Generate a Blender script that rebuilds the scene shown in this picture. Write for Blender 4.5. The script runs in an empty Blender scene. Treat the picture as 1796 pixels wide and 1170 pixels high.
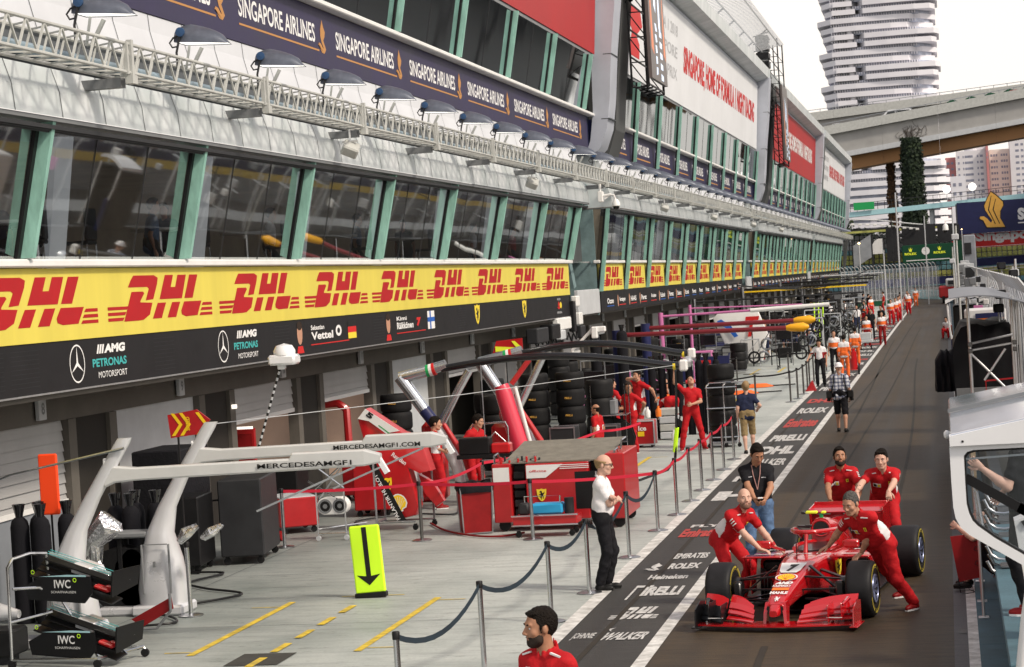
import bpy, math, random
import numpy as np
from mathutils import Matrix, Vector
R = math.radians
rnd = random.Random(7)
SC = bpy.context.scene
COL = SC.collection

# ---------------------------------------------------------------- materials
M = {}
def mat(name, col, rough=.5, metal=0., var=0., vscale=3., bump=0., bscale=40., emit=0., ecol=None,
        coat=0., spec=.5, stretch=None, var2=None, dark=None):
    """principled material with procedural colour variation, roughness variation and bump"""
    m = bpy.data.materials.new(name); m.use_nodes = True
    nt = m.node_tree; N = nt.nodes; L = nt.links
    b = N['Principled BSDF']
    b.inputs['Base Color'].default_value = (*col, 1)
    b.inputs['Roughness'].default_value = rough
    b.inputs['Metallic'].default_value = metal
    b.inputs['Specular IOR Level'].default_value = spec if rough < .4 or spec != .5 else .28
    if coat: b.inputs['Coat Weight'].default_value = coat; b.inputs['Coat Roughness'].default_value = .08
    if emit:
        b.inputs['Emission Color'].default_value = (*(ecol or col), 1); b.inputs['Emission Strength'].default_value = emit
    if var or bump:
        tc = N.new('ShaderNodeTexCoord'); vec = tc.outputs['Object']
        if stretch:
            mp = N.new('ShaderNodeMapping'); mp.inputs['Scale'].default_value = stretch
            L.new(vec, mp.inputs['Vector']); vec = mp.outputs['Vector']
    if var:
        n = N.new('ShaderNodeTexNoise'); n.inputs['Scale'].default_value = vscale; n.inputs['Detail'].default_value = 5
        n.inputs['Roughness'].default_value = .62
        L.new(vec, n.inputs['Vector'])
        r = N.new('ShaderNodeValToRGB'); r.color_ramp.elements[0].position = .3; r.color_ramp.elements[1].position = .7
        d = dark or tuple(c*(1-var) for c in col); l = tuple(min(1, c*(1+var)) for c in col)
        r.color_ramp.elements[0].color = (*d, 1); r.color_ramp.elements[1].color = (*l, 1)
        L.new(n.outputs['Fac'], r.inputs['Fac']); L.new(r.outputs['Color'], b.inputs['Base Color'])
        mr = N.new('ShaderNodeMapRange'); mr.inputs['To Min'].default_value = max(.02, rough-.12*min(1, var*4)); mr.inputs['To Max'].default_value = min(1, rough+.12*min(1, var*4))
        L.new(n.outputs['Fac'], mr.inputs['Value']); L.new(mr.outputs['Result'], b.inputs['Roughness'])
    if bump:
        n2 = N.new('ShaderNodeTexNoise'); n2.inputs['Scale'].default_value = bscale; n2.inputs['Detail'].default_value = 4
        L.new(vec, n2.inputs['Vector'])
        bp = N.new('ShaderNodeBump'); bp.inputs['Strength'].default_value = bump; bp.inputs['Distance'].default_value = .02
        L.new(n2.outputs['Fac'], bp.inputs['Height']); L.new(bp.outputs['Normal'], b.inputs['Normal'])
    M[name] = m
    return m

mat('white', (.78,.78,.77), .45, var=.06, vscale=2)
mat('white_gloss', (.8,.81,.83), .18, coat=.5, var=.03, vscale=1.5)
mat('offwhite', (.47,.48,.46), .5, var=.12, vscale=2.5)
mat('light_grey', (.5,.52,.54), .5, var=.08, vscale=2)
mat('mid_grey', (.2,.21,.22), .55, var=.12, vscale=2)
mat('dark_grey', (.024,.025,.028), .5, var=.2, vscale=3)
mat('black', (.008,.008,.009), .45, var=.2, vscale=4)
mat('black_gloss', (.008,.008,.01), .15, coat=.4)
mat('carbon', (.006,.006,.007), .35, coat=.08, spec=.3)
mat('rubber', (.008,.008,.009), .62, var=.25, vscale=9, bump=.15, bscale=60)
mat('sidewall', (.014,.014,.015), .5, var=.2, vscale=12)
mat('red', (.5,.008,.012), .32, coat=.5, var=.06, vscale=4)
mat('red_paint', (.43,.009,.013), .38, var=.12, vscale=3, coat=.2)
mat('red_dark', (.25,.008,.01), .5, var=.15, vscale=4)
mat('red_cloth', (.47,.01,.015), .78, var=.16, vscale=9, bump=.5, bscale=22, spec=.25)
mat('white_cloth', (.78,.77,.79), .8, var=.08, vscale=9, bump=.4, bscale=22, spec=.25)
mat('black_cloth', (.008,.008,.011), .8, var=.3, vscale=9, bump=.5, bscale=20, spec=.25)
mat('navy_cloth', (.018,.024,.06), .8, var=.2, vscale=9, bump=.4, bscale=22, spec=.25)
mat('denim', (.1,.17,.3), .85, var=.35, vscale=14, bump=.4, bscale=25, spec=.2)
mat('khaki', (.3,.22,.11), .85, var=.18, vscale=12, bump=.4, bscale=25, spec=.2)
mat('orange_cloth', (.85,.16,.03), .75, var=.12, vscale=9, bump=.4, bscale=22)
mat('orange', (.85,.2,.02), .45, var=.08, vscale=5)
mat('plaid', (.5,.52,.56), .85)
mat('chrome', (.62,.63,.65), .2, metal=1., var=.1, vscale=6)
mat('steel', (.4,.41,.43), .32, metal=1., var=.15, vscale=5)
mat('alu', (.66,.67,.68), .35, metal=.8, var=.08, vscale=5)
mat('brush_dark', (.16,.155,.15), .35, metal=.8, var=.15, vscale=5)
mat('foil', (.8,.8,.82), .12, metal=1., var=.2, vscale=9, bump=1., bscale=18)
mat('silver_paint', (.66,.67,.7), .28, metal=.25, coat=.4, var=.05, vscale=2)
mat('yellow', (.9,.6,.02), .45, var=.06, vscale=4)
mat('stripe_yellow', (.62,.42,.05), .8, var=.35, vscale=14)
mat('tyre_yellow', (.42,.34,.05), .5, var=.1, vscale=10)
mat('shield_yellow', (.85,.66,.05), .45)
mat('fluoro', (.62,1.,.03), .5, emit=.12)
mat('fluoro_yellow', (.85,.95,.05), .5, emit=.05)
mat('teal', (.1,.3,.26), .45, var=.18, vscale=3, stretch=(1,1,.3))
mat('teal_light', (.27,.5,.43), .45, var=.28, vscale=4, stretch=(1,1,.3))
mat('green', (.02,.35,.1), .5)
mat('dark_green', (.004,.06,.028), .45, var=.1)
mat('cyan', (.12,.5,.62), .55, var=.12, vscale=.6)
mat('pale_cyan', (.4,.66,.72), .5, var=.08)
mat('blue', (.02,.12,.5), .4)
mat('blue_strip', (.075,.145,.18), .7, var=.22, vscale=2.5, bump=.2)
mat('lamp_blue', (.035,.085,.19), .45, var=.1)
mat('pink', (.55,.17,.38), .4, var=.08)
mat('hot_pink', (.7,.04,.08), .25, coat=.5)
mat('navy', (.018,.022,.085), .45, var=.12, vscale=1.5)
mat('navy_sign', (.03,.024,.07), .5, var=.22, vscale=.7, bump=.15, bscale=2)
mat('gold', (.72,.4,.08), .45, var=.08)
mat('bronze_line', (.5,.24,.07), .5)
mat('sign_yellow', (.7,.59,.1), .5, var=.07, vscale=.8, stretch=(1,1.6,.12), bump=.15, bscale=1.5)
mat('sign_red', (.42,.008,.012), .5, var=.08, vscale=1.5)
mat('sign_black', (.011,.0105,.012), .6, var=.25, vscale=2)
mat('sign_white', (.74,.76,.79), .5, var=.05, vscale=.3)
mat('banner_red', (.42,.02,.022), .5, var=.1, vscale=.25)
mat('ink_white', (.82,.82,.82), .5)
mat('ink_black', (.012,.012,.012), .5)
mat('ink_teal', (.06,.42,.42), .5)
mat('ink_grey', (.45,.46,.48), .5)
mat('ink_red', (.6,.02,.02), .5)
mat('skin', (.5,.27,.18), .55, var=.08, vscale=14, spec=.35)
mat('skin_tan', (.4,.2,.12), .55, var=.08, vscale=14, spec=.35)
mat('skin_pale', (.62,.38,.29), .55, var=.08, vscale=14, spec=.35)
mat('hair_black', (.010,.007,.005), .7, var=.4, vscale=40, bump=1., bscale=70, spec=.15)
mat('hair_brown', (.03,.017,.01), .7, var=.3, vscale=50, bump=.6, bscale=90)
mat('hair_grey', (.09,.085,.08), .75, var=.5, vscale=40, bump=1., bscale=70, spec=.15)
mat('hair_blond', (.3,.2,.1), .65, var=.3, vscale=50, bump=.6, bscale=90)
mat('beard', (.03,.02,.015), .8, var=.3, vscale=60)
mat('stubble', (.2,.11,.08), .8, var=.2, vscale=60)
mat('eye_white', (.7,.68,.66), .3)
mat('lip', (.36,.13,.11), .5)
mat('garage_wall', (.12,.11,.097), .8, var=.14, vscale=1.2, bump=.2, bscale=12)
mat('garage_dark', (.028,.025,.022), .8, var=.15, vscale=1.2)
mat('shutter', (.4,.4,.4), .5, var=.08, vscale=1)
mat('fascia', (.66,.69,.71), .36, var=.1, vscale=.6, stretch=(1,1.6,.5), dark=(.46,.52,.53))
mat('fascia_white', (.62,.64,.68), .4, var=.06, vscale=.6)
mat('fin_light', (.46,.49,.56), .4, var=.08, vscale=1)
mat('fin_dark', (.075,.08,.082), .5, var=.2, vscale=.6)
mat('seam', (.1,.11,.12), .7)
mat('concrete', (.36,.355,.345), .85, var=.14, vscale=.25, bump=.2, bscale=5)
mat('concrete_dark', (.17,.165,.155), .85, var=.14, vscale=.25)
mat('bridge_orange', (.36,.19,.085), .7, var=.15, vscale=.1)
mat('tower_white', (.72,.71,.76), .6, var=.06, vscale=.05)
mat('tower_dark', (.36,.39,.48), .4, var=.4, vscale=.3)  # distance haze painted in as a lighter colour
mat('flat_white', (.66,.64,.67), .7, var=.06, vscale=.1)
mat('flat_cream', (.74,.68,.62), .7, var=.06, vscale=.1)
mat('flat_red', (.5,.2,.2), .7, var=.08, vscale=.1)
mat('flat_window', (.22,.23,.3), .3, var=.3, vscale=.5)  # lightened to carry the haze of the far distance
mat('interior', (.2,.17,.13), .8, var=.4, vscale=.8, emit=.09, ecol=(.3,.25,.19))  # room surfaces glow faintly by themselves to brighten the unlit rooms
mat('interior_glow', (.75,.78,.8), .7, var=.1, emit=.3)  # columns given a glow of their own so they show behind the glass
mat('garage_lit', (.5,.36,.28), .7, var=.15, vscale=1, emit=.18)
mat('strip_lamp', (1,.92,.8), .5, emit=1.2)
mat('lamp_glow', (1,.97,.9), .4, emit=1.6)
mat('globe_glow', (1,.96,.9), .4, emit=3.)
mat('warm_glow', (1,.6,.25), .4, emit=9.)
mat('red_glow', (1,.1,.05), .4, emit=2.)
mat('screen_grey', (.12,.1,.095), .35, var=.1)
mat('screen_orange', (.6,.2,.1), .4, emit=.35)
mat('screen_white', (.6,.7,.85), .4, emit=.6)
mat('wood', (.36,.27,.17), .7, var=.2, vscale=6)
mat('bark', (.05,.032,.02), .9, var=.4, vscale=3, bump=.6, bscale=9)
mat('ivy', (.012,.022,.012), .8, var=.6, vscale=2.5)
mat('ivy_light', (.022,.036,.015), .8, var=.5, vscale=2.5)
mat('mesh_grey', (.28,.3,.33), .6, var=.2, vscale=1)
mat('worktop', (.2,.19,.16), .75, var=.2, vscale=6, bump=.3, bscale=60)
mat('seat_cyan', (.16,.34,.4), .6, var=.3, vscale=1.5)
mat('seat_yellow', (.42,.43,.13), .6, var=.3, vscale=1.5)
mat('car_window', (.02,.025,.03), .1)

# windscreen-like glass of the facade: reflects the other side of the track, shows a dark room
def glass(name, refl, tint, warp=.35, wscale=.35, gcol=(.86,.9,.92)):
    m = bpy.data.materials.new(name); m.use_nodes = True
    nt = m.node_tree; N = nt.nodes; L = nt.links
    for n in list(N):
        if n.type != 'OUTPUT_MATERIAL': N.remove(n)
    out = [n for n in N if n.type == 'OUTPUT_MATERIAL'][0]
    g = N.new('ShaderNodeBsdfGlossy'); g.inputs['Roughness'].default_value = .025; g.inputs['Color'].default_value = (*gcol, 1)
    t = N.new('ShaderNodeBsdfTransparent'); t.inputs['Color'].default_value = (*tint, 1)
    fr = N.new('ShaderNodeFresnel'); fr.inputs['IOR'].default_value = 1.6
    mr = N.new('ShaderNodeMapRange'); mr.inputs['From Min'].default_value = 0; mr.inputs['From Max'].default_value = .5
    mr.inputs['To Min'].default_value = refl*.6; mr.inputs['To Max'].default_value = min(1, refl*1.8)
    tc = N.new('ShaderNodeTexCoord'); n = N.new('ShaderNodeTexNoise'); n.inputs['Scale'].default_value = wscale; n.inputs['Detail'].default_value = 1.
    bp = N.new('ShaderNodeBump'); bp.inputs['Strength'].default_value = warp; bp.inputs['Distance'].default_value = .06
    mx = N.new('ShaderNodeMixShader')
    L.new(tc.outputs['Object'], n.inputs['Vector']); L.new(n.outputs['Fac'], bp.inputs['Height']); L.new(bp.outputs['Normal'], g.inputs['Normal'])
    L.new(fr.outputs['Fac'], mr.inputs['Value']); L.new(mr.outputs['Result'], mx.inputs['Fac'])
    L.new(t.outputs['BSDF'], mx.inputs[1]); L.new(g.outputs['BSDF'], mx.inputs[2]); L.new(mx.outputs['Shader'], out.inputs['Surface'])
    M[name] = m
glass('glass_lower', .46, (.88,.9,.92), .16, .3, gcol=(.95,1,1))
glass('glass_upper', .7, (.22,.25,.28), .15, .3)
glass('glass_clear', .16, (.8,.86,.92), .0, 1.)
glass('glass_dark', .3, (.2,.22,.25), .0, 1.)

# plaid shirt: woven check made of two stripe sets
def plaid_mat():
    m = M['plaid']; nt = m.node_tree; N = nt.nodes; L = nt.links; b = N['Principled BSDF']
    tc = N.new('ShaderNodeTexCoord'); sp = N.new('ShaderNodeSeparateXYZ'); L.new(tc.outputs['Object'], sp.inputs[0])
    outs = []
    for ax in ('X', 'Z'):
        mu = N.new('ShaderNodeMath'); mu.operation = 'MULTIPLY'; mu.inputs[1].default_value = 11.; L.new(sp.outputs[ax], mu.inputs[0])
        f = N.new('ShaderNodeMath'); f.operation = 'FRACT'; L.new(mu.outputs[0], f.inputs[0])
        g = N.new('ShaderNodeMath'); g.operation = 'GREATER_THAN'; g.inputs[1].default_value = .62; L.new(f.outputs[0], g.inputs[0]); outs.append(g)
    ad = N.new('ShaderNodeMath'); ad.operation = 'ADD'; L.new(outs[0].outputs[0], ad.inputs[0]); L.new(outs[1].outputs[0], ad.inputs[1])
    r = N.new('ShaderNodeValToRGB'); e = r.color_ramp.elements; e[0].color = (.62,.64,.68,1); e[1].color = (.07,.085,.15,1); e[1].position = 1
    md = e.new(.5); md.color = (.22,.24,.32,1)
    dv = N.new('ShaderNodeMath'); dv.operation = 'MULTIPLY'; dv.inputs[1].default_value = .5; L.new(ad.outputs[0], dv.inputs[0])
    L.new(dv.outputs[0], r.inputs['Fac']); L.new(r.outputs['Color'], b.inputs['Base Color'])
plaid_mat()

# ---------------------------------------------------------------- object plumbing
WM = {}
def tag(o, label=None, cat=None, group=None, kind=None):
    if label: o['label'] = label
    if cat: o['category'] = cat
    if group: o['group'] = group
    if kind: o['kind'] = kind
    return o
def thing(name, label, cat, loc=(0,0,0), rz=0., group=None):
    o = bpy.data.objects.new(name, None); COL.objects.link(o)
    o.empty_display_size = .2
    o.location = loc; o.rotation_euler = (0,0,rz)
    WM[o] = Matrix.Translation(loc) @ Matrix.Rotation(rz, 4, 'Z')
    return tag(o, label, cat, group)
def kids(o): return [c for c in bpy.data.objects if c.parent == o]
KID = {}
def dup(root, loc, rz=None, label=None, group=None):
    r = root.copy(); COL.objects.link(r); r.location = loc
    if rz is not None: r.rotation_euler = (0,0,rz)
    if label: r['label'] = label
    if group: r['group'] = group
    for ch in KID.get(root, []):
        c = ch.copy(); COL.objects.link(c); c.parent = r; KID.setdefault(r, []).append(c)
        for g in KID.get(ch, []):
            d = g.copy(); COL.objects.link(d); d.parent = c; KID.setdefault(c, []).append(d)
    return r

class MB:
    """collects shapes; build() links them as one mesh object (verts given in world space unless local=True)"""
    def __init__(s): s.v = []; s.f = []; s.m = []; s.cur = 0
    def add(s, vs, fs, m=None):
        o = len(s.v); s.v.extend(tuple(map(float, p)) for p in vs)
        mi = s.cur if m is None else m
        for f in fs: s.f.append(tuple(i+o for i in f)); s.m.append(mi)
        return s
    def box(s, x0, x1, y0, y1, z0, z1, m=None, T=None):
        v = [(x0,y0,z0),(x1,y0,z0),(x1,y1,z0),(x0,y1,z0),(x0,y0,z1),(x1,y0,z1),(x1,y1,z1),(x0,y1,z1)]
        if T is not None: v = [T @ Vector(p) for p in v]
        return s.add(v, [(0,3,2,1),(4,5,6,7),(0,1,5,4),(1,2,6,5),(2,3,7,6),(3,0,4,7)], m)
    def rbox(s, x0, x1, y0, y1, z0, z1, b=.02, m=None, T=None):
        """box with chamfered edges"""
        xs=(x0,x0+b,x1-b,x1); ys=(y0,y0+b,y1-b,y1); zs=(z0,z0+b,z1-b,z1)
        def ring(z, i):
            a,c = (0,3) if i else (1,2)
            if i: return [(xs[1],ys[0],z),(xs[2],ys[0],z),(xs[3],ys[1],z),(xs[3],ys[2],z),(xs[2],ys[3],z),(xs[1],ys[3],z),(xs[0],ys[2],z),(xs[0],ys[1],z)]
            return [(xs[1],ys[1],z),(xs[2],ys[1],z),(xs[2],ys[1],z),(xs[2],ys[2],z),(xs[2],ys[2],z),(xs[1],ys[2],z),(xs[1],ys[2],z),(xs[1],ys[1],z)]
        R4 = [ring(zs[0],0), ring(zs[1],1), ring(zs[2],1), ring(zs[3],0)]
        return s.loft(R4, m=m, T=T)
    def loft(s, rings, m=None, T=None, cap=True, closed=True):
        n = len(rings[0]); v = [p for r in rings for p in r]; f = []
        if T is not None: v = [T @ Vector(p) for p in v]
        for i in range(len(rings)-1):
            for j in range(n if closed else n-1):
                k = (j+1) % n
                f.append((i*n+j, i*n+k, (i+1)*n+k, (i+1)*n+j))
        if cap and closed:
            f.append(tuple(range(n))[::-1]); f.append(tuple(range((len(rings)-1)*n, len(rings)*n)))
        return s.add(v, f, m)
    def tube(s, pts, r, n=8, m=None, cap=True, closed=False):
        """swept tube along a polyline; r a number or one per point"""
        P = [Vector(p) for p in pts]; k = len(P); rr = r if hasattr(r, '__len__') else [r]*k
        rings = []; up = None
        for i in range(k):
            a = P[i]-P[i-1] if i > 0 else (P[1]-P[0]); b = P[i+1]-P[i] if i < k-1 else (P[-1]-P[-2])
            t = (a.normalized()+b.normalized())
            t = t.normalized() if t.length > 1e-6 else b.normalized()
            if up is None:
                up = Vector((0,0,1)) if abs(t.z) < .9 else Vector((1,0,0))
            u = (up - t*up.dot(t)).normalized(); w = t.cross(u); up = u
            rings.append([P[i] + (u*math.cos(q)+w*math.sin(q))*rr[i] for q in [2*math.pi*(j+.5)/n for j in range(n)]])
        return s.loft(rings, m=m, cap=cap)
    def cyl(s, x, y, z0, z1, r, n=16, m=None, r1=None):
        return s.tube([(x,y,z0),(x,y,z1)], [r, r if r1 is None else r1], n, m)
    def lathe(s, prof, n=24, T=None, m=None):
        """prof: (radius, height) pairs around local z"""
        rings = [[(r*math.cos(2*math.pi*j/n), r*math.sin(2*math.pi*j/n), z) for j in range(n)] for r, z in prof]
        return s.loft(rings, m=m, T=T)
    def prism(s, poly, d0, d1, fn, m=None):
        """polygon (a,b) extruded between d0 and d1; fn(a,b,d)->xyz"""
        n = len(poly); v = [fn(a,b,d0) for a,b in poly]+[fn(a,b,d1) for a,b in poly]
        f = [tuple(range(n)), tuple(range(2*n-1, n-1, -1))]+[(j, j+n, (j+1)%n+n, (j+1)%n) for j in range(n)]
        return s.add(v, f, m)
    def poly(s, pts, m=None): return s.add(pts, [tuple(range(len(pts)))], m)
    def sheet(s, x0, x1, y0, y1, z, m=None): return s.add([(x0,y0,z),(x1,y0,z),(x1,y1,z),(x0,y1,z)], [(0,1,2,3)], m)
    def beam(s, a, b, w, h=None, m=None, up=(0,0,1)):
        a = Vector(a); b = Vector(b); h = h or w; t = (b-a).normalized(); U = Vector(up)
        if abs(t.dot(U)) > .98: U = Vector((1,0,0))
        side = t.cross(U).normalized(); u = side.cross(t)
        v = []
        for p in (a, b):
            for sx, sz in ((-1,-1),(1,-1),(1,1),(-1,1)): v.append(p+side*sx*w/2+u*sz*h/2)
        return s.add(v, [(3,2,1,0),(4,5,6,7),(0,1,5,4),(1,2,6,5),(2,3,7,6),(3,0,4,7)], m)
    def build(s, name, mats, parent=None, smooth=False, local=False, label=None):
        if isinstance(mats, str): mats = [mats]
        vs = s.v
        if parent is not None and not local:
            I = WM[parent].inverted(); vs = [tuple(I @ Vector(p)) for p in vs]
        me = bpy.data.meshes.new(name); me.from_pydata(vs, [], s.f); me.update()
        for k in mats: me.materials.append(M[k])
        if len(mats) > 1: me.polygons.foreach_set('material_index', s.m)
        if smooth:
            me.polygons.foreach_set('use_smooth', [True]*len(me.polygons))
            if smooth != 'all':
                try: me.set_sharp_from_angle(angle=R(smooth if smooth is not True else 42))
                except Exception: pass
        o = bpy.data.objects.new(name, me); COL.objects.link(o)
        if parent is not None:
            o.parent = parent; WM[o] = WM[parent]; KID.setdefault(parent, []).append(o)
        else: WM[o] = Matrix()
        if label: o['label'] = label
        return o
def solo(mb, name, mats, label, cat, loc=None, group=None, smooth=False, kind=None):
    """a thing that is one mesh; its origin is moved to loc"""
    if loc is not None:
        mb.v = [(p[0]-loc[0], p[1]-loc[1], p[2]-loc[2]) for p in mb.v]
    o = mb.build(name, mats, smooth=smooth)
    if loc is not None: o.location = loc; WM[o] = Matrix.Translation(loc)
    return tag(o, label, cat, group, kind)
def struct(mb, name, mats, smooth=False): o = mb.build(name, mats, smooth=smooth); o['kind'] = 'structure'; return o

# ---------------------------------------------------------------- lettering
_TX = {}
def text_geo(s, bold=0., res=3):
    key = (s, bold, res)
    if key in _TX: return _TX[key]
    cu = bpy.data.curves.new('t', 'FONT'); cu.body = s; cu.size = 1; cu.offset = bold; cu.resolution_u = res; cu.fill_mode = 'BOTH'
    ob = bpy.data.objects.new('t', cu); COL.objects.link(ob)
    dg = bpy.context.evaluated_depsgraph_get()
    me = bpy.data.meshes.new_from_object(ob.evaluated_get(dg))
    v = [(p.co.x, p.co.y) for p in me.vertices]; f = [tuple(p.vertices) for p in me.polygons]
    bpy.data.objects.remove(ob); bpy.data.curves.remove(cu); bpy.data.meshes.remove(me)
    if not v: v = [(0,0)]
    xs = [a for a,b in v]; ys = [b for a,b in v]
    x0,x1,y0,y1 = min(xs),max(xs),min(ys),max(ys)
    v = [((a-x0)/max(1e-6,x1-x0), (b-y0)/max(1e-6,y1-y0)) for a,b in v]
    _TX[key] = (v, f, (x1-x0)/max(1e-6,y1-y0))
    return _TX[key]
def put_text(mb, s, o, u, v, w, h, m=None, bold=.02, shear=0., lift=.004, res=3):
    """lettering filling w x h with its lower-left corner at o; u, v are unit directions; faces point along u x v"""
    g, f, asp = text_geo(s, bold, res)
    o = Vector(o); u = Vector(u); v = Vector(v); n = u.cross(v).normalized()
    if w is None: w = h*asp
    mb.add([o + u*(a*w + b*h*shear) + v*(b*h) + n*lift for a,b in g], f, m)
    return w
def put_poly(mb, pts, o, u, v, w, h, m=None, lift=.004):
    o = Vector(o); u = Vector(u); v = Vector(v); n = u.cross(v).normalized()
    mb.add([o+u*(a*w)+v*(b*h)+n*lift for a,b in pts], [tuple(range(len(pts)))], m)
def circ(cx, cy, r, n=24, ry=None): return [(cx+r*math.cos(2*math.pi*i/n), cy+(ry or r)*math.sin(2*math.pi*i/n)) for i in range(n)]
def put_ring(mb, cx, cy, r0, r1, o, u, v, w, h, m=None, lift=.004, n=28):
    o = Vector(o); u = Vector(u); v = Vector(v); k = u.cross(v).normalized()
    a = circ(cx,cy,r0,n); b = circ(cx,cy,r1,n)
    vs = [o+u*(p*w)+v*(q*h)+k*lift for p,q in a+b]
    mb.add(vs, [(i,(i+1)%n,(i+1)%n+n,i+n) for i in range(n)], m)
SHIELD = [(.5,0),(.72,.12),(.9,.35),(.97,.62),(1,.97),(.75,.93),(.5,1),(.25,.93),(0,.97),(.03,.62),(.1,.35),(.28,.12)]
HORSE = [(.42,.14),(.47,.16),(.5,.33),(.58,.4),(.64,.24),(.6,.18),(.68,.2),(.7,.36),(.66,.52),(.78,.62),(.8,.78),(.72,.72),(.66,.64),(.56,.66),(.52,.78),(.46,.86),(.36,.8),(.27,.74),(.3,.7),(.4,.7),(.4,.6),(.28,.56),(.24,.6),(.22,.55),(.34,.48),(.42,.48),(.4,.36),(.3,.4),(.28,.36),(.4,.28)]
def put_shield(mb, o, u, v, w, h, my, mk, lift=.004):
    put_poly(mb, SHIELD, o, u, v, w, h, my, lift); put_poly(mb, HORSE, o, u, v, w, h, mk, lift+.002)
def put_shell(mb, o, u, v, w, h, mr, my, lift=.004):
    """scallop shell: red edge, yellow body, red ribs"""
    out = [(.32,.0),(.68,.0),(.7,.12),(.9,.18),(1,.42),(.97,.62),(.88,.8),(.74,.93),(.58,1),(.42,1),(.26,.93),(.12,.8),(.03,.62),(0,.42),(.1,.18),(.3,.12)]
    put_poly(mb, out, o, u, v, w, h, mr, lift)
    put_poly(mb, [(.5+(a-.5)*.86, .52+(b-.52)*.86) for a,b in out], o, u, v, w, h, my, lift+.002)
    for k in range(-3, 4):
        a = k*.27; c, s_ = math.sin(a), math.cos(a); L_ = .68
        p = (.5, .14); q = (.5+c*L_*.78, .14+s_*L_); t = .012
        put_poly(mb, [(p[0]-t*.6,p[1]),(p[0]+t*.6,p[1]),(q[0]+t,q[1]),(q[0]-t,q[1])], o, u, v, w, h, mr, lift+.004)
DHL = [[(.215,.9),(.24,1),(.43,1),(.465,.94),(.455,.8),(.41,.46),(.34,.44),(.375,.7),(.36,.74),(.185,.74)],
 [(.215,.64),(.32,.64),(.33,.6),(.29,.43),(.29,.4),(.40,.38),(.37,.12),(.31,.01),(.26,0),(.135,0)],
 [(.47,.45),(.535,1),(.615,1),(.585,.72),(.63,.72),(.66,1),(.745,1),(.69,.45)],
 [(.715,.45),(.78,1),(.865,1),(.8,.45)],
 [(.395,.02),(.45,.37),(.53,.37),(.48,.02)],[(.535,.02),(.59,.37),(.67,.37),(.62,.02)],
 [(.675,.16),(.71,.37),(.89,.37),(.84,.03),(.72,.02),(.68,.07)]]
for _k in range(3):
    DHL.append([(.0,.02+.12*_k),(.125+.02*_k,.02+.12*_k),(.14+.02*_k,.09+.12*_k),(.0,.09+.12*_k)])
    DHL.append([(.86+.015*_k,.02+.12*_k),(1,.02+.12*_k),(1,.09+.12*_k),(.875+.015*_k,.09+.12*_k)])
BIRD = [(.5,1),(.62,.8),(.78,.66),(.7,.5),(.56,.4),(.8,.14),(.6,.0),(.35,.02),(.12,.2),(0,.26),(.03,.2),(.1,.3),(.3,.28),(.5,.16),(.56,.16),(.36,.34),(.28,.5),(.3,.7)]
# ================================================================ camera, light, world
def look():
    f = 3800.; u, v = 1660-898., 585-457.; roll = .062
    Y = Vector((u, v, f)).normalized()
    Z = Vector((-roll, 1, -(v-roll*u)/f)).normalized()
    X = Y.cross(Z); X = X.normalized() if X.x > 0 else -X.normalized()
    m = Matrix(((X.x, X.y, -X.z), (Y.x, Y.y, -Y.z), (Z.x, Z.y, -Z.z))).to_4x4()
    m.translation = (0, 0, 4.15)
    cd = bpy.data.cameras.new('camera'); cd.sensor_width = 36; cd.lens = 36*f/1796.; cd.clip_start = .3; cd.clip_end = 8000
    cd.dof.use_dof = True; cd.dof.focus_distance = 27.; cd.dof.aperture_fstop = 11
    o = bpy.data.objects.new('camera', cd); COL.objects.link(o); o.matrix_world = m
    SC.camera = o
look()
SC.view_settings.view_transform = 'Standard'; SC.view_settings.look = 'None'; SC.view_settings.exposure = 0
SC.cycles.max_bounces = 7; SC.cycles.diffuse_bounces = 3; SC.cycles.glossy_bounces = 4; SC.cycles.transparent_max_bounces = 10
SC.cycles.use_denoising = True
SC.cycles.sample_clamp_indirect = 6
W = bpy.data.worlds.new('World'); SC.world = W; W.use_nodes = True
def world():
    nt = W.node_tree; N = nt.nodes; L = nt.links; bg = N['Background']
    sk = N.new('ShaderNodeTexSky'); sk.sky_type = 'NISHITA'; sk.sun_disc = False
    sk.sun_elevation = R(SUN_EL); sk.sun_rotation = R(SUN_AZ); sk.air_density = 1.; sk.dust_density = 3.5; sk.ozone_density = 1.
    # thin bright overcast in front of the blue: soften the sky colour towards a hazy cream
    mx = N.new('ShaderNodeMixRGB'); mx.inputs[2].default_value = (11.6,10.7,9.8,1)
    # the haze is thick near the horizon and thins out overhead
    tc = N.new('ShaderNodeTexCoord'); sp = N.new('ShaderNodeSeparateXYZ'); mr = N.new('ShaderNodeMapRange')
    mr.inputs['From Min'].default_value = .12; mr.inputs['From Max'].default_value = .6; mr.inputs['To Min'].default_value = .86; mr.inputs['To Max'].default_value = .3
    L.new(tc.outputs['Generated'], sp.inputs[0]); L.new(sp.outputs['Z'], mr.inputs['Value'])
    n = N.new('ShaderNodeTexNoise'); n.inputs['Scale'].default_value = 2.2; n.inputs['Detail'].default_value = 5; L.new(tc.outputs['Generated'], n.inputs['Vector'])
    ad = N.new('ShaderNodeMath'); ad.operation = 'MULTIPLY_ADD'; ad.inputs[1].default_value = .3; ad.inputs[2].default_value = -.15; L.new(n.outputs['Fac'], ad.inputs[0])
    sm = N.new('ShaderNodeMath'); sm.operation = 'ADD'; sm.use_clamp = True; L.new(ad.outputs[0], sm.inputs[0]); L.new(mr.outputs['Result'], sm.inputs[1]); L.new(sm.outputs[0], mx.inputs['Fac'])
    L.new(sk.outputs['Color'], mx.inputs[1]); L.new(mx.outputs['Color'], bg.inputs['Color']); bg.inputs['Strength'].default_value = .115
SUN_EL, SUN_AZ = 42., 115.
world()
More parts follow.
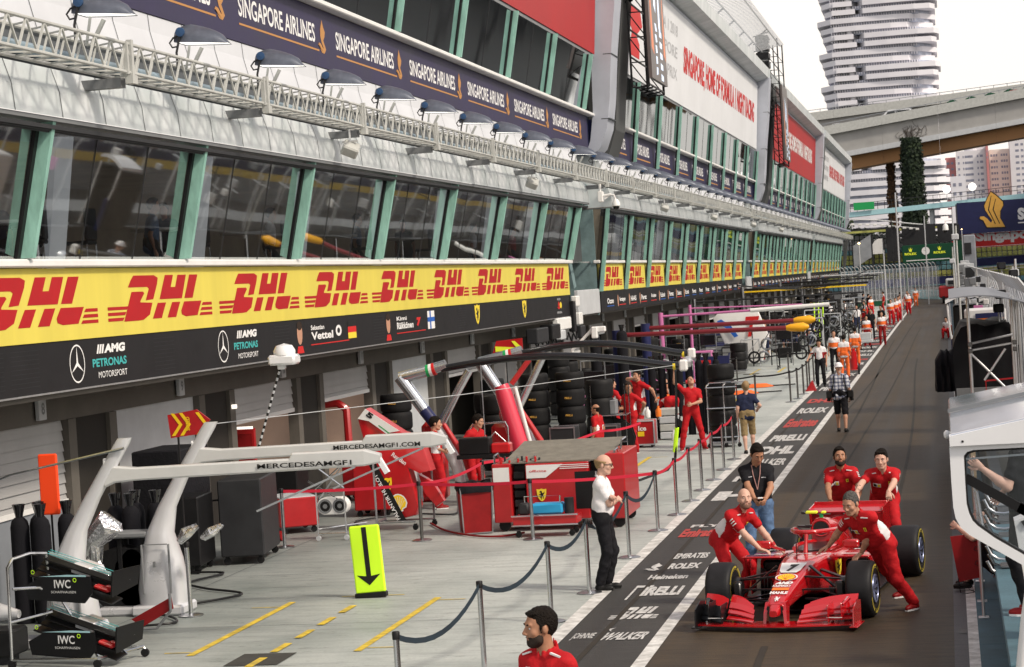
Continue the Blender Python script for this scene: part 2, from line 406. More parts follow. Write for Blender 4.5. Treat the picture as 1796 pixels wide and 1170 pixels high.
sl = bpy.data.lights.new('sun', 'SUN'); sl.energy = 2.9; sl.angle = R(7); sl.color = (1,.89,.75)
so = bpy.data.objects.new('sun', sl); COL.objects.link(so)
# sun to the right and a little behind the camera: azimuth measured from +Y clockwise
_d = Vector((math.sin(R(SUN_AZ))*math.cos(R(SUN_EL)), math.cos(R(SUN_AZ))*math.cos(R(SUN_EL)), math.sin(R(SUN_EL))))
so.rotation_euler = _d.to_track_quat('Z', 'Y').to_euler()

# ================================================================ ground
def asphalt(name, col, warm, streak=.25):
    m = bpy.data.materials.new(name); m.use_nodes = True; nt = m.node_tree; N = nt.nodes; L = nt.links; b = N['Principled BSDF']
    b.inputs['Specular IOR Level'].default_value = .4
    tc = N.new('ShaderNodeTexCoord')
    def noise(scale, st, det=4):
        mp = N.new('ShaderNodeMapping'); mp.inputs['Scale'].default_value = st
        n = N.new('ShaderNodeTexNoise'); n.inputs['Scale'].default_value = scale; n.inputs['Detail'].default_value = det
        L.new(tc.outputs['Object'], mp.inputs['Vector']); L.new(mp.outputs['Vector'], n.inputs['Vector']); return n
    big = noise(.5, (1,.25,1)); brush = noise(7, (.25,3.2,1), 3); lane = noise(1.6, (1.4,.02,1), 2); fine = noise(55, (1,1,1), 3)
    def mixf(a, bb, f):
        x = N.new('ShaderNodeMath'); x.operation = 'MULTIPLY_ADD'; x.inputs[1].default_value = f; L.new(bb.outputs[0], x.inputs[0])
        if a is None: x.inputs[2].default_value = 0
        else: L.new(a.outputs[0], x.inputs[2])
        return x
    w_ = .3+streak+.45+.3
    s = mixf(mixf(mixf(mixf(None, big, .3/w_), brush, streak/w_), lane, .45/w_), fine, .3/w_)
    r = N.new('ShaderNodeValToRGB'); e = r.color_ramp.elements
    e[0].position = .38; e[1].position = .6; e[0].color = (*[c*.42 for c in col], 1); e[1].color = (*[min(1,c*w) for c, w in zip(col, warm)], 1)
    L.new(s.outputs[0], r.inputs['Fac']); L.new(r.outputs['Color'], b.inputs['Base Color'])
    b.inputs['Roughness'].default_value = .8
    mr = N.new('ShaderNodeMapRange'); mr.inputs['To Min'].default_value = .5; mr.inputs['To Max'].default_value = .8
    L.new(lane.outputs[0], mr.inputs['Value']); L.new(mr.outputs['Result'], b.inputs['Roughness'])
    bp = N.new('ShaderNodeBump'); bp.inputs['Strength'].default_value = .35; bp.inputs['Distance'].default_value = .01
    L.new(fine.outputs[0], bp.inputs['Height']); L.new(bp.outputs['Normal'], b.inputs['Normal'])
    M[name] = m
asphalt('asphalt', (.036,.027,.016), (2.1,1.95,1.75), .6)
asphalt('asphalt_dark', (.034,.033,.031), (1.7,1.7,1.7), .3)
asphalt('asphalt_edge', (.075,.075,.08), (1.9,1.9,1.9), .3)
asphalt('outfield', (.12,.13,.12), (1.5,1.5,1.5), .2)
def apron_mat():
    m = bpy.data.materials.new('apron'); m.use_nodes = True; nt = m.node_tree; N = nt.nodes; L = nt.links; b = N['Principled BSDF']
    b.inputs['Roughness'].default_value = .6
    tc = N.new('ShaderNodeTexCoord')
    def noise(scale, st, det=5, ro=.6):
        mp = N.new('ShaderNodeMapping'); mp.inputs['Scale'].default_value = st
        n = N.new('ShaderNodeTexNoise'); n.inputs['Scale'].default_value = scale; n.inputs['Detail'].default_value = det; n.inputs['Roughness'].default_value = ro
        L.new(tc.outputs['Object'], mp.inputs['Vector']); L.new(mp.outputs['Vector'], n.inputs['Vector']); return n
    a = noise(.45, (1,.8,1)); c = noise(2.2, (.35,2.6,1)); d = noise(22, (1,1,1), 3)
    def ramp(n, p0, c0, p1, c1):
        r = N.new('ShaderNodeValToRGB'); e = r.color_ramp.elements; e[0].position = p0; e[1].position = p1
        e[0].color = (*c0, 1); e[1].color = (*c1, 1); L.new(n.outputs[0], r.inputs['Fac']); return r
    r1 = ramp(a, .3, (.33,.375,.36), .66, (.54,.575,.55))
    r2 = ramp(c, .28, (.72,.73,.74), .52, (1,1,1)); r3 = ramp(d, .25, (.86,.86,.86), .6, (1,1,1))
    def mul(x, y, f=1.):
        k = N.new('ShaderNodeMixRGB'); k.blend_type = 'MULTIPLY'; k.inputs['Fac'].default_value = f
        L.new(x.outputs['Color'], k.inputs[1]); L.new(y.outputs['Color'], k.inputs[2]); return k
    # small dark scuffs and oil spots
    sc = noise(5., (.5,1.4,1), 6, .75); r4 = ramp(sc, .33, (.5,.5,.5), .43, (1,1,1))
    # overhang shade painted into the colour, deepening towards the garages
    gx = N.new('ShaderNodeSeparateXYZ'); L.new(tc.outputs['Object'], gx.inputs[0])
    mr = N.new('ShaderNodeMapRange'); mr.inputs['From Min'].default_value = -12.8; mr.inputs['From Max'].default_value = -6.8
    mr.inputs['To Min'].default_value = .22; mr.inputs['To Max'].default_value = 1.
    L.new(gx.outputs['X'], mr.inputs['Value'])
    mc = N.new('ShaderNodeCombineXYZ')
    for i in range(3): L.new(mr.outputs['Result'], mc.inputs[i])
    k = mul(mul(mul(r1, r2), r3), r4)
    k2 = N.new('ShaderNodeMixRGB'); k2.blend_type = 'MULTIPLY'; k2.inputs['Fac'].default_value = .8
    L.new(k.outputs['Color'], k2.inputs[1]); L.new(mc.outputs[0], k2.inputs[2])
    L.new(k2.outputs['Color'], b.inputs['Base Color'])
    mr2 = N.new('ShaderNodeMapRange'); mr2.inputs['To Min'].default_value = .35; mr2.inputs['To Max'].default_value = .8
    L.new(a.outputs[0], mr2.inputs['Value']); L.new(mr2.outputs['Result'], b.inputs['Roughness'])
    M['apron'] = m
apron_mat()
mat('paint_white', (.76,.76,.74), .6, var=.14, vscale=5, dark=(.36,.36,.34))
mat('paint_yellow', (.72,.52,.05), .6, var=.18, vscale=7, dark=(.4,.3,.06))
mat('paint_red', (.55,.05,.04), .6, var=.2, vscale=8)
mat('mat_dark', (.055,.055,.05), .8, var=.2, vscale=5)

struct(MB().sheet(-3000,3000,-400,6000,-.02), 'ground', 'outfield')
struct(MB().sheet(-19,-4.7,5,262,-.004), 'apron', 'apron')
struct(MB().sheet(-4.7,-3.49,5,262,-.003), 'working_lane', 'asphalt_dark')
struct(MB().sheet(-3.49,.42,5,262,-.003), 'pit_lane', 'asphalt')
struct(MB().sheet(-.15,.0,5,262,.001), 'gutter', 'asphalt_edge')
struct(MB().sheet(.42,26,5,262,-.006), 'race_track', 'asphalt_dark')
g = MB(); 
for y in np.arange(5, 262, 6.0): g.sheet(.0,.115,y,y+5.985,.004)
struct(g, 'kerb_line', 'paint_white')
g = MB()
for y in np.arange(5, 262, 3.1): g.box(.115,.415,y,y+3.085,-.02,.03)
struct(g, 'pavement', 'blue_strip')
struct(MB().sheet(-.1,-.0,24.45,24.8,.006), 'drain_cover', 'black')
g = MB(); g.sheet(-4.84,-4.65,5,250,.004); g.sheet(-3.57,-3.41,5,250,.004)
struct(g, 'lane_lines', 'paint_white')
# pit box marks on the apron
g = MB()
for by in (24.45, 46., 67.6, 89.2, 111, 133, 155, 177):
    for cx in (-9.1, -7.03): g.sheet(cx-.05, cx+.05, by, by+4.15, .004)
    for k in range(5): g.sheet(-8.13,-8.03, by-.9+.98*k, by-.3+.98*k, .009)
    g.sheet(-9.5,-9.16,by+.2,by+.235,.004); g.sheet(-6.97,-6.6,by+3.9,by+3.94,.004); g.sheet(-9.55,-9.16,by+3.7,by+3.735,.004); g.sheet(-6.97,-6.6,by+.2,by+.235,.004)
    g.sheet(-8.5,-8.2,by+4.5,by+4.54,.004); g.sheet(-7.9,-7.6,by+4.5,by+4.54,.004)
struct(g, 'box_marks', 'paint_yellow')
g = MB()
for by in (23.68, 45.3, 66.9, 88.5): g.sheet(-8.42,-7.77,by,by+.78,.005)
struct(g, 'jack_mat', 'mat_dark')
# expansion joints in the apron
g = MB()
for y in np.arange(7, 250, 4.9): g.sheet(-13.3,-4.86,y,y+.012,.002)
g.sheet(-11.05,-11.04,5,250,.002)
struct(g, 'apron_joints', 'seam')
mat('rubber_mark', (.032,.027,.02), .7, var=.3, vscale=3)
g = MB()
for x0,x1,y0,y1,w in ((-4.35,-4.25,14,64,.035),(-2.75,-2.9,34,120,.03),(-1.1,-1.35,33,95,.03),(-2.35,-1.7,44,140,.025),(-1.9,-2.1,12,24,.04),(-3.1,-2.2,60,160,.03)):
    n = 12
    for i in range(n):
        a,b_ = i/n,(i+1)/n; f_ = lambda t: (x0+(x1-x0)*t+.12*math.sin(t*5), y0+(y1-y0)*t)
        p,q = f_(a),f_(b_); g.add([(p[0]-w,p[1],.0045),(p[0]+w,p[1],.0045),(q[0]+w,q[1],.0045),(q[0]-w,q[1],.0045)],[(0,1,2,3)])
struct(g, 'tyre_marks', 'rubber_mark')
# lettering painted across the working lane (read from the pit wall, stretched along the lane)
U, V = Vector((1,0,0)), Vector((0,1,0))
gw = MB(); gr = MB()
def lane_text(s, y, dy, x0=-4.5, x1=-3.66, mb=None, bold=.04, shear=0.):
    put_text(mb or gw, s, (x0, y, 0), U, V, x1-x0, dy, bold=bold, lift=.005, shear=shear)
lane_text('WALKER', 24.7, .52, -4.22, -3.68, shear=.1); lane_text('JOHNNIE', 24.75, .5, -4.56, -4.3, bold=.02)
put_poly(gw, [(.3,0),(.5,.5),(.2,.9),(.45,1),(.6,.6),(.9,.8),(.7,.4),(.8,0),(.6,.3)], (-4.3,25.3,0), U, V, .2, .35)
for p in DHL: put_poly(gw, p, (-4.33,26.2,0), U, V, .6, .95)
put_poly(gw, [(0,0),(.1,0),(.1,1),(1,1),(1,.85),(.22,.85),(.22,0)], (-4.38,27.8,0), U, V, .26, 1.25); lane_text('IRELLI', 28.1, .8, -4.2, -3.68, bold=.06)
lane_text('Heineken', 29.6, .45, -4.3, -3.75); lane_text('ROLEX', 30.6, .6, -4.15, -3.7, bold=.05); put_poly(gw, BIRD, (-4.5,30.5,0), U, V, .3, .8)
lane_text('EMIRATES', 31.7, .6, -4.2, -3.7); lane_text('Emirates', 34.3, 1.1, -4.45, -3.8, gr, .05); lane_text('FLY', 35.6, .35, -4.4, -3.9)
lane_text('H', 39.7, 1.6, -4.5, -3.7, bold=.07); lane_text('M-E', 43.2, 1.1, -4.45, -3.7, bold=.05)
lane_text('WALKER', 46.5, 1.6); lane_text('DHL', 49.3, 2.2, bold=.06); lane_text('PIRELLI', 53, 1.9, bold=.06)
lane_text('Emirates', 57.5, 3.2, mb=gr, bold=.05); lane_text('ROLEX', 62.8, 2.4, bold=.05); lane_text('DHL', 67.5, 2, mb=gr, bold=.06)
for i, y in enumerate(np.arange(74, 200, 9.)):
    lane_text(['PIRELLI','ROLEX','WALKER'][i%3], y, 2.2, bold=.05); lane_text(['Emirates','DHL'][i%2], y+4.5, 2., mb=gr if i%3 else gw, bold=.05)
put_ring(gr, .5, .5, .3, .5, (-4.6,22.55,0), U, V, .32, .5, lift=.005)
put_poly(gr, [(.2,.3),(.8,.3),(.5,.8)], (-4.55,22.6,0), U, V, .25, .4, lift=.007)
mat('worn_white', (.66,.66,.64), .7, var=.2, vscale=11, dark=(.3,.3,.3)); mat('worn_red', (.52,.06,.05), .7, var=.2, vscale=11, dark=(.26,.04,.04))
struct(gw, 'lane_lettering', 'worn_white'); struct(gr, 'lane_lettering_red', 'worn_red')

# ================================================================ pit building
UY, VZ = Vector((0,1,0)), Vector((0,0,1))
PITCH = 6.03
mat('sheet_grey',(.24,.26,.29),.4,var=.12,vscale=1)
glass('glass_far', .3, (.2,.22,.24), .2, .3)
mat('stair_pale',(.17,.25,.26),.5,var=.2)
mat('duct_blue',(.2,.27,.32),.4,var=.5,vscale=1.4)
def mullion(parent, y, xb, zb, xt, zt, depth=.2, w=.1):
    """fin that stands proud of the glass, with its dark gasket"""
    g = MB()
    for x0b, x0t, d, wy, mi in ((xb+.004, xt+.004, depth, w, 0), (xb-.03, xt-.03, .06, .3, 1)):
        vs = []
        for (x, z) in ((x0b, zb), (x0t, zt)):
            vs += [(x, y-wy/2, z), (x+d, y-wy/2, z), (x+d, y+wy/2, z), (x, y+wy/2, z)]
        g.add(vs, [(0,1,2,3)[::-1],(4,5,6,7),(0,1,5,4),(1,2,6,5),(2,3,7,6),(3,0,4,7)], mi)
    g.build('mullion', ['teal_light', 'black'], parent)
def pane(parent, y0, y1, xb, zb, xt, zt, m, div=0):
    g = MB(); g.poly([(xb,y0,zb),(xb,y1,zb),(xt,y1,zt),(xt,y0,zt)])
    o = g.build('window', m, parent)
    for k in range(1, div):
        b = MB(); y = y0+(y1-y0)*k/div; b.beam((xb+.008,y,zb),(xt+.008,y,zt),.014,.008); b.build('glazing_bar', 'dark_grey', o)
FASC = [(-11.33,6.76),(-11.36,7.1),(-11.46,7.42),(-11.62,7.46),(-11.64,7.86),(-11.6,7.9),(-11.72,8.4),(-11.74,8.66)]
def fascia(parent, y0, y1):
    g = MB(); n = len(FASC)
    for i in range(n-1):
        (xa,za),(xb,zb) = FASC[i], FASC[i+1]
        g.add([(xa,y0,za),(xa,y1,za),(xb,y1,zb),(xb,y0,zb)], [(0,1,2,3)], (0,0,2,2,3,1,1)[i])  # dark strip behind the truss paints in the shadow there
    # seams
    for y in np.arange(math.ceil(y0/1.5)*1.5, y1, 1.5):
        for i in (0,1,5,6):
            (xa,za),(xb,zb) = FASC[i], FASC[i+1]
            g.add([(xa+.006,y,za),(xa+.006,y+.02,za),(xb+.006,y+.02,zb),(xb+.006,y,zb)], [(0,1,2,3)], 2)
    g.box(-11.5,-11.35,y0,y1,6.7,6.757,3); g.box(-13,-11.5,y0,y1,6.7,6.75,3)
    g.add([(FASC[0][0],y0,z) if k==0 else (x,y0,z) for k,(x,z) in enumerate(FASC)]+[(-13,y0,8.66),(-13,y0,6.76)], [tuple(range(n+2))[::-1]], 0)
    g.build('fascia', ['fascia', 'fascia_white', 'seam', 'mid_grey'], parent)
    g = MB(); g.tube([(-11.5,y0,7.62),(-11.5,y1,7.62)],.09,8); g.build('duct', 'duct_blue', parent, smooth=True)
    # drip grooves under the fascia
    g = MB()
    for k in range(3): g.box(-11.405-.03*k, -11.385-.03*k, y0, y1, 6.60-.02*k, 6.655-.02*k)
    g.build('gutter', 'dark_grey', parent)
def garage_fronts(parent, y0, y1, lo, hi, skip):
    """piers, dark recesses and roller shutters on the garage line"""
    X = -13.3; per = 5.93
    g = MB(); g.box(-13.5, X, lo, hi, 2.56, 3.3, 0)
    g.box(X, -12.06, lo, hi, 3.02, 3.3, 0)
    i0 = int((lo-31.4)//per); i1 = int((hi-31.4)//per)+1
    for i in range(i0, i1+1):
        a = 31.4+per*i
        if a+1.7 > lo and a < hi:
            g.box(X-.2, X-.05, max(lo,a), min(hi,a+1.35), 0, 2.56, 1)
            for p in (a-.32, a+1.35):
                if lo < p < hi-.3: g.box(X-.2, X+.02, p, p+.3, 0, 2.556, 0)
            b0 = a+1.66; b1 = a+5.6
            if b0 > lo and b1 < hi+.5:
                st = skip(i)
                if st is None: continue
                zz, m = st
                d = MB()
                if m == 'white_door':
                    d.box(X-.16, X-.1, b0, b1, 0, 2.555, 0)
                    d.build('door', ['light_grey'], parent)
                else:
                    z = 2.555
                    while z > zz+.02:
                        z2 = max(zz, z-.16)
                        d.add([(X-.1,b0,z),(X-.1,b1,z),(X-.07,b1,z2),(X-.07,b0,z2)], [(3,2,1,0)], 0)
                        d.add([(X-.07,b0,z2),(X-.07,b1,z2),(X-.1,b1,z2),(X-.1,b0,z2)], [(3,2,1,0)], 1)
                        z = z2
                    if parent is BLD[0] and i < 0: d.box(X-.13, X-.08, b0, b1, 0, zz-.081, 3)
                    d.box(X-.12, X-.05, b0, b1, zz-.08, zz, 2)
                    d.build('shutter', ['shutter','seam','white','sheet_grey'], parent)
                if zz > .3 and m != 'white_door':
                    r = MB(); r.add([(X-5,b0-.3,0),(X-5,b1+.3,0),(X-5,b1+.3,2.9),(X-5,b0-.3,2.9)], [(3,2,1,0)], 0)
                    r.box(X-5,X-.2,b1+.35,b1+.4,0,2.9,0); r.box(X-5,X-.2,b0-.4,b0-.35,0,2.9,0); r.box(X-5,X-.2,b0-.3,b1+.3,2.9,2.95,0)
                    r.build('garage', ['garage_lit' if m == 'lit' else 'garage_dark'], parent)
    g.build('garage_wall', ['garage_wall','garage_dark'], parent)
    for i in range(i0, i1+2):
        y = 30.0+5.95*i
        if lo+.5 < y < hi-.5:
            t = MB(); t.rbox(X+.03, X+.1, y-.13, y+.13, 2.62, 2.98, .01); put_text(t, str(8+i), (X+.1,y-.06,2.7), UY, VZ, .12, .18, 1, .03); t.build('bay_number_plate', ['light_grey','mid_grey'], parent)
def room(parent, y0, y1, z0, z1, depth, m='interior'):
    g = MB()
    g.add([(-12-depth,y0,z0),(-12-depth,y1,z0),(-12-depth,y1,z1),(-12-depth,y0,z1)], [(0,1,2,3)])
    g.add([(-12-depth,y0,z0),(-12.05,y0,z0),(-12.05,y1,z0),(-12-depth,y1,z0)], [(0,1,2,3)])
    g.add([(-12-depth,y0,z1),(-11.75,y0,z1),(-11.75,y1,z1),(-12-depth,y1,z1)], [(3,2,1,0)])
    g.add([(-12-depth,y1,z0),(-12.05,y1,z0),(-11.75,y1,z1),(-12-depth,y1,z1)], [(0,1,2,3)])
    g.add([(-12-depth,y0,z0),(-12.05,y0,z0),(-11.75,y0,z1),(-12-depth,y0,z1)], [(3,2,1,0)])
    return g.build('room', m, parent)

LOW = [(14.8, 69.1), (75.15, 129.4), (135.6, 189.7), (195.5, 248)]
UPP = [(16.3, 72.7), (79.0, 137.0), (146.0, 199.), (206.5, 258)]
BLD = []
names = ['near pit building block with red roof banner and long yellow band below its windows',
         'second pit building block with the white slogan board on its upper wall',
         'third pit building block with the red slogan board on its upper wall',
         'farthest pit building block with a small white board below its roof']
def skipf(k):
    def f(i):
        if k == 0: return {-3:(1.2,'sh'),-2:(1.1,'sh'),-1:(1.35,'sh'),0:(0,'white_door'),1:(1.95,'lit'),2:(2.0,'lit'),3:(0,'white_door'),4:(1.9,'sh'),5:(0,'sh')}.get(i,(1.9,'sh'))
        return (1.7,'sh') if i % 2 else (2.2, 'dk')
    return f
for k in range(4):
    y0, y1 = LOW[k]; u0, u1 = UPP[k]
    b = thing('pit_building', names[k], 'building', (-13, y0, 0)); BLD.append(b)
    # lower storey
    garage_fronts(b, y0, y1, y0-(3 if k else 0), y1+(3 if k < 3 else 0), skipf(k))
    n = 9
    ys = [26.86-12.06+PITCH*i for i in range(10)] if k == 0 else list(np.linspace(y0, y1, n+1))
    for i in range(len(ys)-1):
        pane(b, ys[i], ys[i+1], -12 if k == 0 else -11.85, 4.93, -11.6, 6.7, 'glass_lower', 3)
    for y in ys: mullion(b, y, -12, (4.93 if k == 0 else 3.78), -11.59, 6.7) if k == 0 else mullion(b, y, -12.0, 3.82, -11.59, 6.7, .16, .08)
    g = MB(); g.rbox(-12.1, -11.86, y0-.2 if k else y0, y1+.25, 4.81, 4.92, .02); g.build('sill', 'white', b)
    fascia(b, y0, y1+1.1 if k < 3 else y1)
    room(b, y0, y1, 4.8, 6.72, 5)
    g = MB(); g.box(-13.5,-12.04,y0,y1,3.3,4.8); g.build('slab', 'garage_wall', b)
    # slanted columns behind the glass
    if k < 2:
        for i in range(len(ys)-1):
            c = MB(); yy = ys[i]+2.6; c.beam((-12.75,yy+.2,4.8),(-12.3,yy-.2,6.72),.26,.2); c.build('column', 'interior_glow', b)
    # upper storey
    pu = (66-46.52)/3.19 if k == 0 else None
    yu = [46.52-6.13*5+6.13*i for i in range(10)] if k == 0 else list(np.linspace(u0-2.5, u1, 10))
    if k == 0: yu[-1] = 71.6
    for i in range(len(yu)-1):
        pane(b, yu[i], yu[i+1], -11.65 if k == 0 else -11.52, 9.92, -11.3, 11.74, 'glass_upper' if k == 0 else 'glass_far', 2)
    for y in yu:
        mullion(b, y, -11.65, 9.93 if k == 0 else 8.7, -11.3, 11.74, .16 if k == 0 else .14)
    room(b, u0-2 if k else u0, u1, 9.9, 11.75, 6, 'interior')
    g = MB(); g.rbox(-11.75, -11.5 if k == 0 else -11.45, u0-2 if k else u0, u1+.9, 9.82, 9.92, .02); g.build('ledge', 'white', b)
    g = MB(); g.box(-13,-11.78,u0-(4 if k else 0),u1+1,8.6,9.84); g.build('upper_wall', 'navy', b)
    g = MB(); g.box(-13,-11.36,u0-2 if k else u0,u1+.4,11.745,11.86); g.build('window_head', 'mid_grey', b)
    # top wall behind the board, soffit and roof edge
    g = MB(); g.prism([(-11.4,11.87),(-11.08,16.1),(-13,16.1),(-13,11.87)], u0-2 if k else u0, u1+.6, lambda a,c,d: (a,d,c)); g.build('top_wall', 'fin_light', b)
    g = MB(); g.prism([(-11.2,16.12),(-10.35,16.35),(-10.3,16.95),(-10.6,17.15),(-14,17.4),(-14,16.12)], u0-2 if k else u0, u1+2.2, lambda a,c,d: (a,d,c)); g.build('roof', 'fascia', b)
    # roof louvres
    if k < 2:
        g = MB()
        for y in np.arange(u0, u1+2.5, .55): g.beam((-12.6,y,17.9),(-9.35,y,18.5),.1,.03)
        for x,z in ((-12,18.0),(-10.8,18.2),(-9.6,18.45)): g.beam((x,u0,z),(x,u1+2.5,z),.06)
        for y in np.arange(u0, u1+2, 6): g.beam((-12,y,17.2),(-10.8,y,18.2),.08)
        g.build('louvre', 'alu', b)
    # right-hand fin: light blade curving out to the track, and dark slatted return
    P = [(-11.9,8.52),(-11.62,8.5),(-11.35,8.75),(-11.1,9.4),(-10.95,10.4),(-10.8,12),(-10.5,14.3),(-10.3,16.4),(-11.4,16.4),(-11.45,14),(-11.5,12),(-11.55,10),(-11.7,9)]
    fy = u1+.75
    g = MB(); g.prism(P, fy, fy+1.5, lambda a,c,d: (a,d,c))
    for z in (9.7, 11.9, 14.2):
        x = -10.98 if z < 10 else (-10.79 if z < 12.5 else -10.5)
        g.box(x-.3, x+.012, fy-.004, fy+1.504, z, z+.03, 1)
    g.build('fin', ['fin_light', 'seam'], b, smooth=40)
    g = MB(); g.prism([(p[0]-.12 if p[0] > -11.4 else p[0], p[1]) for p in P], fy+1.51, fy+1.8, lambda a,c,d: (a,d,c)); g.build('fin_return', 'fin_dark', b)
    if k < 3:   # recess with vertical slats, then the dark end wall of the next block
        nb = UPP[k+1][0]
        g = MB()
        g.box(-13.2,-12.4,u1+2.5,nb,8.3,17,0)
        for y in np.arange(u1+2.6, nb-.6, .35): g.box(-12.4,-12.1,y,y+.12,8.5,16.9,1)
        g.build('recess', ['black','dark_grey'], b)
    if k:
        Q = [(-11.9,8.5),(-11.5,8.6),(-11.2,9.5),(-11.05,11),(-10.75,13.5),(-10.45,16.4),(-13,16.4),(-13,8.5)]
        g = MB(); g.prism(Q, u0-2.9, u0-.6, lambda a,c,d: (a,d,c)); g.build('end_wall', 'fin_dark', b)
        # lower recess: pale return wall, stair and grey end panel of the band
        g = MB(); g.box(-15,-12.5,LOW[k-1][1],y0,4.9,6.8,0); g.box(-14.6,-12.02,y0-.14,y0-.02,3.0,6.7,1); g.box(-15,-12.2,LOW[k-1][1],y0,6.8,7.6,1)
        for s in range(6): g.box(-14.5+.0*s,-12.6,LOW[k-1][1]+.6+.5*s,LOW[k-1][1]+1.1+.5*s,3.3,3.5+.22*s,2)
        g.beam((-12.2,LOW[k-1][1]+.2,4.86),(-12.2,y0,4.86),.05,.05,3)
        g.beam((-12.6,y0-2.2,4.0),(-12.9,y0-2.6,6.8),.5,.3,1)
        g.build('stairwell', ['fin_dark','stair_pale','black','chrome'], b)
        g = MB(); g.rbox(-12.1,-11.96,y0-4.6 if k==1 else y0-3,y0-.1,3.08,3.92,.02); g.build('end_panel', 'light_grey', b)
    if k == 3:
        g = MB(); g.prism([(-12.2,2.2),(-11.6,3.5),(-11.3,7),(-10.9,7.2),(-11.6,2.2)], 248.5, 251.5, lambda a,c,d:(a,d,c)); g.build('end_pier', 'fin_dark', b)

# far-away blackish void above the windows of the garages etc. is real room geometry; people and chairs come later
# ================================================================ boards on the facade
UY, VZ = Vector((0,1,0)), Vector((0,0,1))
def banner(name, label, cat, x, y0, y1, z0, z1, base, mats, draw, th=.03, loc=None, group=None, xt=None):
    xt = x if xt is None else xt
    t = thing(name, label, cat, (x, y0, z0), group=group)
    g = MB(); g.add([(x-th,y0,z0),(x-th,y1,z0),(xt-th,y1,z1),(xt-th,y0,z1),(x,y0,z0),(x,y1,z0),(xt,y1,z1),(xt,y0,z1)], [(3,2,1,0)[::-1],(4,5,6,7),(0,1,5,4),(1,2,6,5),(2,3,7,6),(3,0,4,7)])
    g.build('panel', base, t)
    if draw:
        d = MB(); draw(d); d.build('lettering', mats, t)
    return t
def d_dhl1(g):
    y = 26.86+12.55-9.85-4.95*2
    y = 29.65-4.9*2
    while y < 68:
        w = 4.55
        if y > 20:
            for p in DHL: put_poly(g, p, (-11.97, y, 4.0), UY, VZ, w, .68)
        y += 4.93
banner('advertising_banner', 'long yellow band with a row of big red slanted letters under the near windows', 'banner', -11.97, 14.8, 69.05, 3.8, 4.8, 'sign_yellow', ['sign_red'], d_dhl1)
def star(g, y, z, r):
    o = (-11.985, y-r, z-r); put_ring(g, .5,.5,.46,.5, o, UY, VZ, 2*r, 2*r, 0)
    for a in (90, 210, 330):
        c, s = math.cos(R(a)), math.sin(R(a)); 
        put_poly(g, [(.5+.46*c,.5+.46*s),(.5+.06*math.cos(R(a+60)),.5+.06*math.sin(R(a+60))),(.5,.5),(.5+.06*math.cos(R(a-60)),.5+.06*math.sin(R(a-60)))], o, UY, VZ, 2*r, 2*r, 0)
def face_strip(g, y):   # portrait of a driver reduced to a face-coloured oval over a red collar
    put_poly(g, circ(.5,.62,.34,16,.36), (-11.985,y,3.16), UY, VZ, .5, .6, 5); put_poly(g, [(.05,0),(.95,0),(.8,.22),(.2,.22)], (-11.985,y,3.16), UY, VZ, .5, .6, 1)
    put_poly(g, circ(.5,.86,.34,14,.14), (-11.985,y,3.16), UY, VZ, .5, .6, 6, lift=.006)
def d_black(g):
    for i, y in enumerate((28.5, 34.75)):
        star(g, y, 3.46, .27)
        put_text(g, 'AMG', (-11.985,y+1.0,3.57), UY, VZ, .8, .13, 0, .06, .25); put_text(g, 'PETRONAS', (-11.985,y+.55,3.38), UY, VZ, 1.3, .12, 2, .03); put_text(g, 'MOTORSPORT', (-11.985,y+.75,3.22), UY, VZ, 1.1, .09, 0, .0)
        for q in range(3): put_poly(g, [(0,0),(.5,0),(1,1),(.5,1)], (-11.985,y+.72+.09*q,3.57), UY, VZ, .12, .13, 0)
    for y, a, b_, num in ((38.9,'Sebastian','Vettel','5'), (45.5,'Kimi','Räikkönen','7')):
        face_strip(g, y)
        put_text(g, a, (-11.985,y+1.0,3.57), UY, VZ, .9, .09, 0, .02); put_text(g, b_, (-11.985,y+1.0,3.38), UY, VZ, 1.5, .15, 0, .03)
        put_poly(g, [(0,0),(1,0),(1,1),(0,1)], (-11.985,y+.95,3.28), UY, VZ, 2.7, .02, 1)
    put_ring(g, .5,.5,.25,.5, (-11.985,41.6,3.4), UY, VZ, .42, .22, 0)
    put_text(g, '7', (-11.985,48.3,3.4), UY, VZ, .4, .2, 1, .08, .2)
    for q, mi in enumerate((3, 1, 7)): put_poly(g, [(0,0),(1,0),(1,1),(0,1)], (-11.985,42.5,3.32+.12*q), UY, VZ, .62, .12, mi)
    put_poly(g, [(0,0),(1,0),(1,1),(0,1)], (-11.985,49.4,3.3), UY, VZ, .7, .42, 0)
    put_poly(g, [(0,.4),(1,.4),(1,.65),(0,.65)], (-11.985,49.4,3.3), UY, VZ, .7, .42, 4, lift=.006); put_poly(g, [(.3,0),(.48,0),(.48,1),(.3,1)], (-11.985,49.4,3.3), UY, VZ, .7, .42, 4, lift=.007)
    for y in (54.6, 61.0): put_shield(g, (-11.985,y,3.25), UY, VZ, .62, .52, 3, 7)
    put_poly(g, BIRD, (-11.985,66.6,3.38), UY, VZ, .7, .25, 1); put_poly(g, circ(.5,.5,.5,12), (-11.985,67.1,3.4), UY, VZ, .35, .2, 3, lift=.007)
    put_text(g, 'SPAIN', (-11.985,66.6,3.24), UY, VZ, .8, .07, 8); put_text(g, 'RED', (-11.985,66.7,3.66), UY, VZ, .6, .06, 8)
    # fine light rows of dots woven in the fabric
    for yy in (25.2, 26.3, 31.5, 37.6, 44.5, 52.6, 58.8, 64.8):
        for q in range(9): put_poly(g, [(0,0),(1,0),(1,1),(0,1)], (-11.985,yy,3.22+.06*q), UY, VZ, .9, .008, 9)
